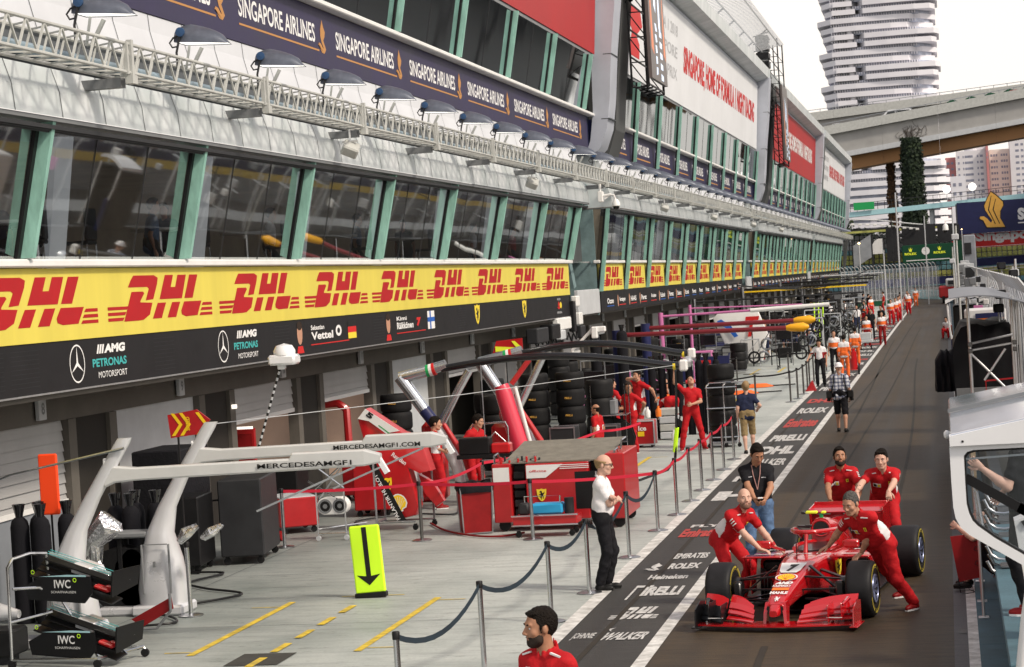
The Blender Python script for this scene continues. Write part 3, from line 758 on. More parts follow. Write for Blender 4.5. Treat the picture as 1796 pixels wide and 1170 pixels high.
banner('team_name_banner', 'long black band with silver stars, driver names and yellow shields over the near garages', 'banner', -11.985, 14.8, 68.9, 3.12, 3.79, 'sign_black',
       ['ink_white','ink_red','ink_teal','shield_yellow','blue','skin','hair_brown','ink_black','ink_grey','dark_grey'], d_black)
g = MB(); g.box(-11.99,-11.97,14.8,68.95,3.095,3.118); solo(g, 'banner_rail', 'alu', 'thin pale rail along the bottom edge of the near black band', 'rail', (-11.98,14.8,3.1))
def d_sia(y0, y1, step, off, w=.82, x=-11.72):
    def f(g):
        y = off
        while y < y1-step*.5:
            if y > y0-.1:
                put_text(g, 'SINGAPORE AIRLINES', (x,y,9.12), UY, VZ, step*.76, .36, 0, .018)
                put_poly(g, [(0,0),(1,0),(1,1),(0,1)], (x,y,8.97), UY, VZ, step*.8, .035, 1)
                put_poly(g, BIRD, (x,y+step*.79,8.95), UY, VZ, step*.11, .66, 1, lift=.005)
            y += step
    return f
banner('airline_banner', 'long dark purple board with repeated white lettering and gold birds on the near block', 'banner', -11.72, 16.3, 73.0, 8.67, 9.81, 'navy_sign', ['ink_white','bronze_line'], d_sia(16,72.5,6.1,17.6))
for k, (nm, m, ink) in enumerate((('red banner cropped at the top over the near upper windows','banner_red',0),
        ('white slogan board with red lettering below the roof of the second block','sign_white',1),
        ('red slogan board with white lettering behind the far hanging screen','banner_red',0),
        ('small white slogan board with red lettering at the far end of the building','sign_white',1))):
    u0, u1 = UPP[k]; u0 = u0 if k == 0 else u0-.4
    xb, xt = -11.34, -11.04
    sl = (xt-xb)/4.0; v = Vector((sl,0,1)).normalized()
    def dr(g, u0=u0, u1=u1, ink=ink, k=k):
        def at(y, z): return (xb+(z-11.9)*sl+.004, y, z)
        L_ = u1-u0
        if k == 0:
            put_text(g, 'SINGAPORE', at(u1-14.5, 14.3), UY, v, 12., 1.3, 0, .03); put_poly(g, circ(.5,.5,.5,16), at(u1-2.9,14.22), UY, v, .9, .42, 0)
            return
        a = u0+L_*.34 if k != 2 else u0+L_*.28
        put_text(g, 'SINGAPORE, HOME OF FORMULA 1 NIGHT RACING', at(a, 13.2), UY, v, L_*.63, 1.45, ink, .045)
        if k == 1 or k == 3:
            for q, s in enumerate(('FORMULA 1 2018', 'SINGAPORE', 'GRAND PRIX')): put_text(g, s, at(u0+L_*.13, 14.75-.95*q), UY, v, L_*.17, .5, 2, .01)
        put_poly(g, [(.2,0),(.8,0),(.8,.3),(.6,.45),(.95,.7),(.8,1),(.3,1),(.1,.7),(.35,.5)], at(u0+L_*.03, 12.7 if k != 3 else 12.9), UY, v, L_*.08, 2.6 if k == 3 else 1.9, ink)
    banner('slogan_board', nm, 'banner', xb, u0, u1+.5, 11.9, 15.9, m, ['ink_white','ink_red','ink_grey'], dr, xt=xt)
# yellow and black panels of the far blocks
for k in range(1, 4):
    y0, y1 = LOW[k]; ys = np.linspace(y0, y1, 10)
    def d2(g, ys=ys):
        for a, b_ in zip(ys[:-1], ys[1:]):
            for p in DHL: put_poly(g, p, (-11.97, a+.75, 3.98), UY, VZ, (b_-a)-1.3, .7)
    banner('advertising_banner', ['', 'yellow panels with red slanted letters under the second block windows', 'yellow panels with red slanted letters under the third block windows', 'smallest yellow panels with red letters under the farthest windows'][k],
           'banner', -11.97, y0, y1, 3.83, 4.8, 'sign_yellow', ['sign_red'], d2)
    def d3(g, y0=y0, y1=y1, k=k):
        r = random.Random(k)
        for y in np.arange(y0+1.2, y1-1.5, 2.95):
            put_text(g, r.choice(['Ricciardo','Verstappen','Ocon','Perez','Renault','Sainz','Grosjean','HAAS']), (-11.985,y+.5,3.35), UY, VZ, 1.5, .2, 0, .03)
            put_poly(g, [(0,0),(1,0),(1,1),(0,1)], (-11.985,y+.4,3.25), UY, VZ, 1.7, .03, 1 if r.random() < .5 else 2)
            if r.random() < .6: put_poly(g, circ(.5,.5,.5,10,.5), (-11.985,y,3.2), UY, VZ, .28, .45, 3)
    banner('team_name_banner', ['', 'black band with small driver names under the second yellow panels', 'black band with small marks under the third yellow panels', 'black band with faint marks at the far end of the garages'][k],
           'banner', -11.985, y0+(.3 if k==1 else 0), y1, 3.08, 3.82, 'sign_black', ['ink_white','ink_red','blue','skin'], d3)
    u0, u1 = UPP[k]; yu = np.linspace(u0-2.5, u1, 10)
    def d4(g, yu=yu):
        for a, b_ in zip(yu[:-1], yu[1:]):
            put_text(g, 'SINGAPORE AIRLINES', (-11.72,a+.7,9.1), UY, VZ, (b_-a)*.7, .42, 0, .018); put_poly(g, [(0,0),(1,0),(1,1),(0,1)], (-11.72,a+.6,8.9), UY, VZ, (b_-a)*.75, .05, 1)
    banner('airline_banner', ['', 'dark purple panels with white lettering between the mullions of the second block', 'dark purple panels with white lettering on the third block', 'dark purple panels with white lettering on the farthest block'][k],
           'banner', -11.72, u0-2.5, u1, 8.67, 9.81, 'navy_sign', ['ink_white','bronze_line'], d4)

# ================================================================ lighting truss and floodlights
tr = thing('lighting_truss', 'long white lattice truss carrying the floodlights along the whole facade', 'truss', (-10.9, 22, 7.4))
g = MB(); Y0, Y1 = 19., 262.
XF, XB, ZB, ZT = -10.74, -11.16, 7.39, 7.78
for x, z in ((XF,ZB),(XF,ZT),(XB,ZB),(XB,ZT)): g.tube([(x,Y0,z),(x,Y1,z)], .025, 8)
g.build('chord', 'offwhite', tr, smooth=True)
g = MB(); y = Y0
while y < Y1-.5:
    st = .27 if y < 120 else .5
    g.beam((XF,y,ZB),(XF,y+st,ZT),.026); g.beam((XF,y+st,ZT),(XF,y+2*st,ZB),.026)
    g.beam((XB,y,ZB),(XB,y+st,ZT),.022); g.beam((XF,y,ZB),(XB,y+st,ZB),.022); g.beam((XB,y+st,ZB),(XF,y+2*st,ZB),.022)
    g.beam((XF,y,ZT),(XB,y+st,ZT),.022)
    y += 2*st
g.build('lacing', 'offwhite', tr)
y = 28.05-PITCH
while y < 255:
    g = MB(); g.box(-11.5,-10.86,y-.09,y+.09,7.2,7.33,0); g.box(XF-.03,XF+.045,y-.04,y+.04,7.3,7.84,1); g.box(XF-.02,XF+.042,y-.2,y-.15,7.36,7.8,1); g.box(XF-.05,XF+.06,y-.09,y+.09,7.24,7.36,1)
    g.build('bracket', ['mid_grey','offwhite'], tr); y += PITCH
def floodlight(label, loc, group):
    t = thing('floodlight', label, 'floodlight', loc, group=group)
    # hood: half teardrop reaching out over the lane (+x)
    g = MB(); rings = []; n = 11
    for i in range(9):
        s = i/8.; x = -.14+.78*s; h = .3*math.sqrt(max(0,1-s**1.6))*(.72+.28*min(1,s*5)) + .012; w = .24*(1-.55*s**2)+.01
        rings.append([(x, w*math.cos(a), .06*(1-s)+h*math.sin(a)) for a in [math.pi*j/(n-1) for j in range(n)]])
    g.loft(rings, closed=False)
    g.poly(rings[0]); 
    h = g.build('hood', 'hood_paint', t, smooth=60, local=True)
    g = MB(); g.add([rings[0][0],rings[0][-1]]+[rings[i][-1] for i in range(1,9)]+[rings[i][0] for i in range(8,0,-1)], [tuple(range(18))])
    g.v = [(a*.97+.005,b*.95,c+.012) for a,b,c in g.v]; g.build('lamp_face', 'lamp_glow', t, local=True)
    g = MB(); T = Matrix.Translation((-.02,-.25,.2)) @ Matrix.Rotation(R(90),4,'X'); g.lathe([(.0,0),(.055,0),(.07,.02),(.07,.05),(.0,.06)], 14, T); g.build('joint', 'lamp_blue', t, smooth=True, local=True)
    g = MB(); g.tube([(-.1,-.26,-.34),(-.1,-.27,-.1),(-.02,-.27,.2)], .018, 6); g.tube([(-.02,-.27,.16),(-.14,-.27,.12),(-.2,-.27,.05),(-.16,-.27,-.02),(-.07,-.27,-.01)], .014, 6); g.build('yoke', 'dark_grey', t, local=True)
    g = MB(); g.beam((.02,.0,-.34),(.2,.02,-.02),.05,.05); g.beam((-.1,.1,-.34),(-.02,.1,.05),.03,.03); g.build('strut', 'offwhite', t, local=True)
    return t
mat('hood_paint', (.1,.115,.15), .38, metal=.3, var=.25, vscale=4)
FL = floodlight('slate blue floodlight hood standing on the white truss over the garages', (-10.95, 27.2, 8.05), 'floodlights in a row on the lighting truss')
for i in range(1, 58):
    dup(FL, (-10.95, 27.2+3.86*i, 8.05))
dup(FL, (-10.95, 23.34, 8.05))
# ================================================================ background
def alpha_mesh(name, col, a, metal=.3):
    m = bpy.data.materials.new(name); m.use_nodes = True; nt = m.node_tree; N = nt.nodes; L = nt.links; b = N['Principled BSDF']
    b.inputs['Base Color'].default_value = (*col,1); b.inputs['Roughness'].default_value = .5; b.inputs['Metallic'].default_value = metal
    tc = N.new('ShaderNodeTexCoord'); n = N.new('ShaderNodeTexNoise'); n.inputs['Scale'].default_value = 1.3; n.inputs['Detail'].default_value = 6
    L.new(tc.outputs['Object'], n.inputs['Vector'])
    mr = N.new('ShaderNodeMapRange'); mr.inputs['From Min'].default_value = .3; mr.inputs['From Max'].default_value = .7; mr.inputs['To Min'].default_value = a*.5; mr.inputs['To Max'].default_value = min(1,a*1.5)
    L.new(n.outputs['Fac'], mr.inputs['Value']); L.new(mr.outputs['Result'], b.inputs['Alpha']); M[name] = m
alpha_mesh('wire_mesh', (.42,.45,.5), .26)
alpha_mesh('wire_mesh_thin', (.3,.32,.35), .3)

# tower with stepped ring floors
tw = thing('office_tower', 'tall white tower of stepped octagonal floors rising beyond the road bridge', 'tower', (-17, 715, 0))
def slab(g, x0, x1, yf, z0, z1, cut=4.5, depth=26, m=0):
    P = [(x0,yf+cut+3),(x0+cut,yf+.6),(x0+cut+7,yf),(x1-cut-5,yf),(x1-cut,yf+1),(x1,yf+cut+4),(x1,yf+depth),(x0,yf+depth)]
    n = len(P); vs = [(a,b,z0) for a,b in P]+[(a,b,z1) for a,b in P]
    g.add(vs, [tuple(range(n))[::-1], tuple(range(n,2*n))]+[(i,(i+1)%n,(i+1)%n+n,i+n) for i in range(n)], m)
fl = 2.62
for i in range(33):
    z = 8.2+fl*i; j = (i+1) % 4   # j counts upwards in a four-floor cycle
    g = MB(); w = MB()
    zt = z+1.62
    if i < 10:
        slab(g, -35, 2.5 if i % 2 else 3.6, 700, z, zt, 5)
    elif j in (0, 1):
        slab(g, -35.6-.9*j, -3.6+.8*j, 700, z, zt, 4.5); slab(g, -28, .1+.7*j, 703, z, zt, 4.5)
    else:
        slab(g, -34.0-.9*(j-2), -24.2+.4*j, 700, z, zt, 3.0); slab(g, -23.2, .9+.8*(j-2), 699, z, zt, 1.6); slab(g, -28, -18, 706, z-.2, zt-.3, 1)
        g.box(-26.8,-25.6,701,703,z+1.1,z+fl+.1)
    g.build('floor', 'tower_white', tw)
    w = MB(); slab(w, -33.2, -1., 701.8, z-1.15, z, 4)
    w.build('window_row', 'tower_dark', tw)
    if i >= 9:  # louvre teeth under each parapet
        t = MB()
        for x in np.arange(-32, -5, .8): t.box(x, x+.34, 701.6, 703.3, z-.75, z)
        t.build('louvre', 'tower_white', tw)
for x in (-31,-22,-13,-5): 
    g = MB(); g.cyl(x, 702.5, 0, 20, 1.3, 12); g.build('column', 'tower_white', tw, smooth=True)
g = MB(); g.box(-29,-6,708,722,0,96); g.build('core', 'tower_dark', tw)

# apartment blocks far behind
def block(x0, x1, y, z1, wall, lab, rows, gap, cols, wmat='flat_window', z0=10, extra=None):
    t = thing('apartment_block', lab, 'building', ((x0+x1)/2, y+6, 0))
    g = MB(); g.box(x0,x1,y,y+12,0,z1); g.build('wall', wall, t)
    for r in range(rows):
        z = z1-2.2-gap*r; w = MB()
        for a, b in cols: w.box(x0+a, x0+b, y-.06, y, z-.62, z+.3)
        w.build('window_row', wmat, t)
    if extra: extra(t)
    return t
def ex1(t):
    g = MB(); g.box(11.5,18.2,902,908,48.2,51.5); g.lathe([(3.5,0),(3.3,1.2),(2.5,2.2),(0,2.9)], 20, Matrix.Translation((13,905,47.9))); g.build('roof', 'flat_white', t)
block(6.2,18.0,900,48,'flat_white','white apartment block with rows of small windows left of the red edge',14,2.42,[(.6,1.3),(2.6,3.0),(3.4,6.6),(8.2,8.8),(9.4,10.6)],extra=ex1)
block(1.8,6.0,905,46,'flat_red','narrow reddish apartment block beside the white tower',13,2.42,[(.4,1.6),(2.2,3.2)])
block(18.05,19.0,897,49.5,'flat_red','slim dark red wall strip between the white and the cream block',2,2.4,[(.3,.6)])
block(19.4,27.4,905,48.0,'flat_cream','warm cream apartment block right of the slim red wall',14,2.42,[(.5,1.3),(1.6,2.3),(2.6,3.2),(4.6,5.3),(5.6,6.3),(6.6,7.2)])
block(27.5,40,900,51.5,'flat_white','greyish white apartment block at the right edge with dark window columns',16,2.42,[(2.2,3.6),(4.4,5.4),(6.6,8),(9,11)])
block(2.4,6.4,620,27.5,'tower_white','low white round-roofed block in front of the reddish apartments',3,2.5,[(.6,1.4),(2.2,3.0)])

# road bridges
def bridge(label, y, z0, dz, x0=-60, x1=60, under='bridge_orange', full=True, h=None):
    t = thing('road_bridge', label, 'bridge', (0, y, 0))
    zz = lambda x: z0+dz*(x+17)
    def run(name, m, ya, yb, a, b):
        g = MB(); n = 14
        for i in range(n):
            xa = x0+(x1-x0)*i/n; xb = x0+(x1-x0)*(i+1)/n-.02
            g.add([(xa,ya,zz(xa)+a),(xb,ya,zz(xb)+a),(xb,yb,zz(xb)+a),(xa,yb,zz(xa)+a),(xa,ya,zz(xa)+b),(xb,ya,zz(xb)+b),(xb,yb,zz(xb)+b),(xa,yb,zz(xa)+b)], [(0,3,2,1),(4,5,6,7),(0,1,5,4),(1,2,6,5),(2,3,7,6),(3,0,4,7)])
        g.build(name, m, t)
    run('parapet', 'offwhite', y, y+.4, -1.4, 0)
    run('girder', 'concrete', y+.8, y+1.6, -4.4, -1.405)
    run('deck', 'concrete_dark', y+.41, y+11, -1.2, -.9)
    run('rail', 'mesh_grey', y+.1, y+.18, .35, .45)
    g = MB()
    for x in np.arange(x0+1, x1, 2.2): g.box(x,x+.1,y+.1,y+.2,zz(x),zz(x)+.42)
    g.build('rail_post', 'mesh_grey', t)
    if full:
        run('flange', 'light_grey', y+.5, y+2, -5.2, -4.405)
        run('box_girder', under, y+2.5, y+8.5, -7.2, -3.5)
    run('far_parapet', 'concrete', y+11, y+11.4, -1.4, .1)
    return t, zz
br1, zb = bridge('concrete road bridge with cars on it over an orange underside', 338, 26.0, .115)
br2, zb2 = bridge('higher plain concrete road bridge behind the one with cars', 368, 30.6, .06, full=False)
g = MB()
for i in range(40):
    x = 1+i*.42; g.add([(x,346,zb(x)-.2),(x+.5,346,zb(x)-.2),(x+.5,346.2,zb(x)+.7+.25*math.sin(i*.9)),(x,346.2,zb(x)+.7+.25*math.sin(i*.9-.9))], [(0,1,2,3)])
solo(g, 'green_netting', 'dark_green', 'dark green netting along the deck of the road bridge', 'netting', (10,346,29))
def bridge_car(x, y, kind, paint, label):
    L_, H = (4.9, 1.9) if kind == 'van' else (4.3, 1.42)
    z = zb(x)-.88
    t = thing('parked_car' if False else 'car', label, 'car', (x, y, z))
    if kind == 'van': P = [(0,.3),(0,1.0),(.35,1.1),(.95,1.72),(1.3,1.88),(4.5,1.9),(4.8,1.7),(4.9,.9),(4.9,.3)]; Wn = [(.75,1.12),(1.15,1.66),(2.2,1.72),(2.2,1.12)],[(2.3,1.12),(2.3,1.72),(4.4,1.72),(4.6,1.12)]
    else: P = [(0,.3),(0,.78),(.9,.9),(1.5,1.35),(2.0,1.42),(3.0,1.4),(3.7,.98),(4.25,.92),(4.3,.3)]; Wn = [(1.15,.95),(1.6,1.32),(2.15,1.34),(2.15,.95)],[(2.25,.95),(2.25,1.34),(2.95,1.32),(3.4,.95)]
    g = MB(); T = lambda a,b,d: (x+a, y+d, z+b)
    g.prism(P, 0, 1.75, T); g.build('body', paint, t)
    for w in Wn: q = MB(); q.prism(w, -.02, 0, T); q.build('window', 'car_window', t)
    for a in (.85, 3.45 if kind != 'van' else 3.95):
        for yy in (-.02, 1.57):
            w = MB(); w.lathe([(0,0),(.31,0),(.31,.2),(0,.2)], 14, Matrix.Translation((x+a,y+yy+.2,z+.31)) @ Matrix.Rotation(R(90),4,'X')); w.build('wheel', 'rubber', t)
mat('car_blue', (.04,.12,.55), .25, coat=.5); mat('car_silver', (.45,.47,.5), .25, metal=.5, coat=.5); mat('car_white', (.7,.72,.75), .25, coat=.5)
bridge_car(-17.6, 341, 'car', 'car_white', 'white car leftmost on the road bridge')
bridge_car(-13.0, 343, 'car', 'car_blue', 'blue car on the road bridge behind the leftmost white car')
bridge_car(-8.7, 341, 'van', 'car_white', 'white people carrier on the middle of the road bridge')
bridge_car(-2.3, 342, 'car', 'car_silver', 'silver car following the white people carrier on the bridge')
bridge_car(3.5, 343, 'car', 'car_silver', 'silver car near the right end of the road bridge')
bridge_car(9.5, 341, 'car', 'red_paint', 'red car at the far right on the road bridge')

def clad_pier(name, label, x, y, r0, r1, z1, mats, n, seed):
    t = thing(name, label, 'pillar', (x, y, 0)); r_ = random.Random(seed)
    g = MB(); g.tube([(x,y,0),(x,y,z1)], [r0*.85,r1*.9], 16); g.build('shaft', mats[0], t, smooth=True)
    g = MB()
    for i in range(n):
        z = r_.uniform(0, z1); s = z/z1; rr = (r0*(1-s)+r1*s)*r_.uniform(.84,1.1) + .25*math.sin(z*1.3+seed)*.3; a = r_.uniform(0, 2*math.pi)
        c = Vector((x+rr*math.cos(a), y+rr*math.sin(a), z)); d = Vector((r_.uniform(-1,1),r_.uniform(-1,1),r_.uniform(-1,1))).normalized(); e = d.cross(Vector((math.cos(a),math.sin(a),.3))).normalized()
        q = r_.uniform(.1,.26); g.add([c-d*q-e*q*.6, c+d*q-e*q*.6, c+d*q+e*q*.6, c-d*q+e*q*.6], [(0,1,2,3)], 0 if r_.random() < .7 else 1)
    g.build('creeper', mats[1:], t)
mat('creeper_brown', (.11,.06,.03), .9, var=.4, vscale=1.5); mat('creeper_brown_dark', (.05,.03,.018), .9, var=.4)
clad_pier('bridge_pier', 'thick bridge pillar overgrown with dark green ivy', -4.3, 334, 2.15, 1.5, 23, ['ivy','ivy','ivy_light'], 5200, 1)
clad_pier('bridge_pier', 'slim bridge pillar covered in brown creeper left of the ivy pillar', -7.75, 345, .85, .6, 20.2, ['creeper_brown_dark','creeper_brown','creeper_brown_dark'], 1500, 2)
# ivy tendrils on the girder
g = MB(); r_ = random.Random(9)
for i in range(26):
    p = Vector((-4.4+r_.uniform(-1.5,1.6), 338.75, 22.8)); pts = [p.copy()]
    for k in range(5): p = p+Vector((r_.uniform(-.6,.7),0,r_.uniform(.1,.75))); pts.append(p.copy())
    g.tube(pts, .025, 4)
solo(g, 'ivy_tendrils', 'bark', 'thin bare tendrils spreading over the girder above the ivy pillar', 'vine', (-4.4,338.7,23))

# footbridge in front of the road bridge
t = thing('footbridge', 'pale blue footbridge with a railing below the road bridge', 'footbridge', (0, 290, 0))
zf = lambda x: 11.0+.042*(x+12)
g = MB(); g.add([(-30,290,zf(-30)-.35),(30,290,zf(30)-.35),(30,290,zf(30)+.3),(-30,290,zf(-30)+.3),(-30,293,zf(-30)-.35),(30,293,zf(30)-.35),(30,293,zf(30)+.3),(-30,293,zf(-30)+.3)], [(0,1,2,3),(7,6,5,4),(3,2,6,7),(0,4,5,1)]); g.build('beam', 'pale_cyan', t)
g = MB()
for x in np.arange(-22, 22, .9): g.box(x,x+.06,290.2,290.26,zf(x)+.3,zf(x)+1.35)
for h in (.8,1.35): g.beam((-22,290.2,zf(-22)+h),(22,290.2,zf(22)+h),.07)
g.build('railing', 'dark_grey', t)
for x in (-14,-1.5,13): g = MB(); g.cyl(x,291.5,0,zf(x)-.3,.35,12); g.build('pier', 'light_grey', t)
for x, l in ((.55,'left'),(3.85,'right')):
    t = thing('globe_lamp', 'bright white globe lamp %s on the footbridge'%('nearer the ivy pillar' if l=='left' else 'nearer the big navy billboard'), 'lamp', (x,289.6,zf(x)))
    g = MB(); g.cyl(x,289.6,zf(x)+.3,zf(x)+1.5,.05,8); g.build('post','light_grey',t)
    g = MB(); g.lathe([(0.01,-.5),(.25,-.43),(.43,-.25),(.5,0),(.43,.25),(.25,.43),(.01,.5)],16,Matrix.Translation((x,289.6,zf(x)+1.9))); g.build('globe','globe_glow',t,smooth=True)
g = MB(); g.box(-11.6,-8.9,289.7,289.8,11.5,12.5,0); solo(g,'banner_cloth','green','green banner hanging on the footbridge railing','banner',(-10,289.7,11.5))

# covered grandstand block and dark structures at the end of the lane
t = thing('grandstand', 'grandstand of pale blue and yellow seats behind the far fence', 'grandstand', (-2, 270, 0))
for i in range(11):
    z = 1.2+.62*i; y = 268+.95*i
    g = MB(); m = ['seat_cyan','seat_yellow','seat_yellow','seat_cyan','seat_cyan','seat_yellow','seat_yellow','seat_cyan','light_grey','light_grey','light_grey'][i]
    for x in np.arange(-18, 16, .62): g.rbox(x,x+.52,y,y+.45,z,z+.55,.06)
    g.build('seat_row', m, t)
g = MB()
for i in range(11): g.box(-18.5,16.5,267.6+.95*i,268.6+.95*i,0,1.0+.62*i)
g.build('steps', 'concrete', t)
t = thing('canopy_roof', 'long thin dark canopy with a yellow-green edge above the far grandstand', 'roof', (-4, 262, 8))
g = MB(); g.box(-13,4,262,282,8.3,8.5); g.build('roof','dark_grey',t); g = MB(); g.box(-13,4,261.8,261.98,8.05,8.3); g.build('edge','seat_yellow',t)
for x in (-12.5,-8.7,-3,2.8): g = MB(); g.box(x,x+.25,262,262.25,0,8.3); g.build('post','dark_grey',t)
t = thing('screen_tower', 'dark sloping screens and pale curved panel on a scaffold beyond the building end', 'scaffold', (-8, 236, 0))
g = MB(); g.add([(-9.6,232,3.9),(-7.7,232,5.0),(-7.7,232,7.4),(-9.6,232,6.3)],[(0,1,2,3)]); g.build('dark_screen','mesh_grey',t)
g = MB(); g.poly([(-7.6,233,5.3),(-6.5,233,5.3),(-6.5,233,6.9),(-6.9,233,6.9),(-7.35,233,6.7),(-7.6,233,6.3)]); g.build('pale_panel','white',t)
g = MB()
for a,b in (((-9.7,233,0),(-9.7,233,7)),((-7.65,233,0),(-7.65,233,7.5)),((-6.35,233,0),(-6.35,233,7)),((-5.5,233,0),(-5.5,233,9)),((-7.65,233,2.6),(-5.5,233,5.4)),((-9.7,233,4),(-5.5,233,4))): g.beam(a,b,.13)
g.build('frame','dark_grey',t)
for q in ((-6.2,-4.8,236,237,4.4,8),(-4.6,-1,239,240,5.8,8.2),(-.8,1.6,241,242,6.2,8)): g = MB(); g.box(*q); g.build('dark_panel','dark_grey',t)

# clock board
t = thing('clock_board', 'dark green board with a white clock between two yellow crowns', 'sign', (-1.8, 232, 4))
g = MB(); g.rbox(-4.5,.8,232,232.3,4.12,5.98,.03); g.box(.85,1.75,232.1,232.6,0,6.2); g.box(-4.3,-4.1,232.05,232.25,0,4.12); g.build('board','dark_green',t)
UX = Vector((1,0,0))
g = MB(); 
for cx in (-3.65,-.65):
    put_poly(g, [(.2,0),(.8,0),(1,1),(.75,.5),(.5,1.1),(.25,.5),(0,1)], (cx-.2,231.99,5.3),UX,VZ,.4,.4,0)
    put_text(g, 'ROLEX', (cx-.62,231.99,4.95),UX,VZ,1.25,.25,0,.05)
put_poly(g, [(0,0),(1,0),(1,1),(0,1)], (-4.15,231.99,4.32),UX,VZ,4.5,.09,1)
g.build('lettering',['fluoro_yellow','ink_white'],t)
g = MB(); put_poly(g, circ(.5,.5,.5,28),(-2.5,231.98,4.88),UX,VZ,.84,.84,0,lift=.01); 
for a,l in ((40,.3),(160,.4)): put_poly(g,[(.48,.5),(.5+l*math.cos(R(a)),.5+l*math.sin(R(a))),(.52,.52)],(-2.5,231.98,4.88),UX,VZ,.84,.84,1,lift=.02)
g.build('clock_face',['ink_white','ink_black'],t)
# airline billboard and the red board under it
t = thing('billboard', 'large navy billboard with a golden bird crest and white letters at the right edge', 'billboard', (5, 245, 0))
g = MB(); g.box(1.45,16,245,245.4,6.95,10.42); g.build('panel','navy',t)
g = MB()
B3 = [[(.5,1),(.33,.80),(.21,.62),(.24,.5),(.38,.33),(.5,.2),(.44,.14),(.3,.26),(.17,.33),(.02,.33),(.0,.27),(.14,.22),(.27,.02),(1,.0),(.82,.26),(.84,.45),(.97,.6),(.96,.7),(.72,.88)]]
put_poly(g, B3[0], (3.75,244.99,7.35),UX,VZ,2.9,4.2,1,lift=.02); 
put_poly(g, [(.5+(a-.5)*.92,.42+(b-.42)*.94) for a,b in B3[0]], (3.75,244.99,7.35),UX,VZ,2.9,4.2,0,lift=.04)
for q in (0,1): put_poly(g,[(.5+.16*q,.86-.08*q),(.52+.16*q,.86-.08*q),(.4+.17*q,.5),(.62+.16*q,.12),(.59+.16*q,.12),(.36+.17*q,.5)],(3.75,244.99,7.35),UX,VZ,2.9,4.2,1,lift=.05)
put_text(g,'SINGAPORE AIRLINES',(7.95,244.99,8.1),UX,VZ,14,1.35,2,.06,lift=.01); put_poly(g,[(0,0),(1,0),(1,1),(0,1)],(7.95,244.99,7.75),UX,VZ,9,.13,2,lift=.012)
g.build('emblem',['gold','ink_black','ink_white'],t)
g = MB(); g.box(1.3,1.6,245.4,246,0,10.3); g.box(12,12.4,245.4,246,0,7); g.build('post','mid_grey',t)
t = thing('billboard', 'red board with a white ring and large white lettering under the navy billboard', 'billboard', (5, 246, 0))
g = MB(); g.box(1.9,16,246,246.3,5.35,6.93); g.build('panel','ink_red',t)
g = MB(); put_text(g,'Singapore',(3.3,245.99,5.72),UX,VZ,7.4,1.5,0,.05,lift=.01); put_ring(g,.5,.5,.42,.5,(1.95,245.99,5.6),UX,VZ,1.15,1.25,0,lift=.012); put_text(g,'SG',(2.1,245.99,6.05),UX,VZ,.75,.4,0,.05,lift=.01); put_poly(g,[(0,0),(1,0),(1,1),(0,1)],(1.95,245.99,5.42),UX,VZ,12,.05,0)
g.build('lettering',['ink_white'],t)
g = MB(); g.prism([(.1,6.9),(1.3,6.9),(1.3,5.4),(.9,5.9)],0,.2,lambda a,b,d:(a,243+d,b)); solo(g,'sign_board','ink_red','dark red slanted board left of the billboard post','sign',(1,243,6))
# lane-end fence
t = thing('catch_fence', 'tall grey wire fence with bent poles across the end of the pit lane', 'fence', (-5, 222, 0))
g = MB()
for i in range(27):
    x = -10.2+.35*i; y = 215+.3*i; g.tube([(x,y,.6),(x,y,3.6),(x-.12,y-.2,3.95),(x-.35,y-.5,4.1)],.04,6)
for z in (1.2,3.6): g.beam((-10.2,215,z),(-1.1,223,z),.04)
g.build('pole','light_grey',t)
g = MB(); g.add([(-10.2,215.05,.6),(-.8,223.05,.6),(-.8,223.05,3.7),(-10.2,215.05,3.7)],[(0,1,2,3)]); g.build('mesh','wire_mesh',t)
g = MB(); g.beam((-10.2,215,.35),(-3.9,221,.35),.25,.7); g.build('wall','concrete',t)
g = MB(); g.beam((-4.1,256,.5),(-.9,240,.5),.3,1.0); solo(g,'barrier','pale_cyan','pale blue barrier closing the far end of the pit lane','barrier',(-2.5,248,0))
g = MB(); g.beam((-9,212,.4),(-5.6,213.5,.4),.1,.5); solo(g,'barrier_banner','dark_green','low green banner in front of the far fence','banner',(-7,213,0))
g = MB(); g.beam((-11.5,260,1.9),(1,262,1.9),.1,.9); solo(g,'barrier_banner','navy','navy banner strip seen between the fence and the grandstand','banner',(-1,261,1.5))
g = MB(); g.beam((2,255,3.7),(16,250,3.9),.1,.9); o = solo(g,'barrier_banner','navy','navy banner on the right above the pale rail','banner',(8,252,3.5))
g = MB(); g.beam((2,251,3.1),(16,246,3.3),.1,.1); g.beam((2,251,2.8),(16,246,3.0),.1,.1); solo(g,'guard_rail','white','pale double guard rail under the right navy banner','rail',(8,249,3))
# rows of lamps on a curved truss past the building
t = thing('lamp_truss', 'thin pale truss with small lamps curving away past the building end', 'truss', (-6, 232, 8.5))
g = MB(); P = [(-9.6,232,9.1),(-7,233,8.9),(-4.5,236,8.5),(-2.3,240,8.2)]
g.tube(P,.08,6); g.tube([(a,b,c-.45) for a,b,c in P],.05,6); g.build('chord','light_grey',t)
for i in range(11):
    s = i/10*3; k = min(2,int(s)); f_ = s-k; p = Vector(P[k])*(1-f_)+Vector(P[k+1])*f_
    g = MB(); g.rbox(p.x-.12,p.x+.26,p.y-.2,p.y,p.z-.65,p.z-.45,.03); g.build('lamp','white',t)
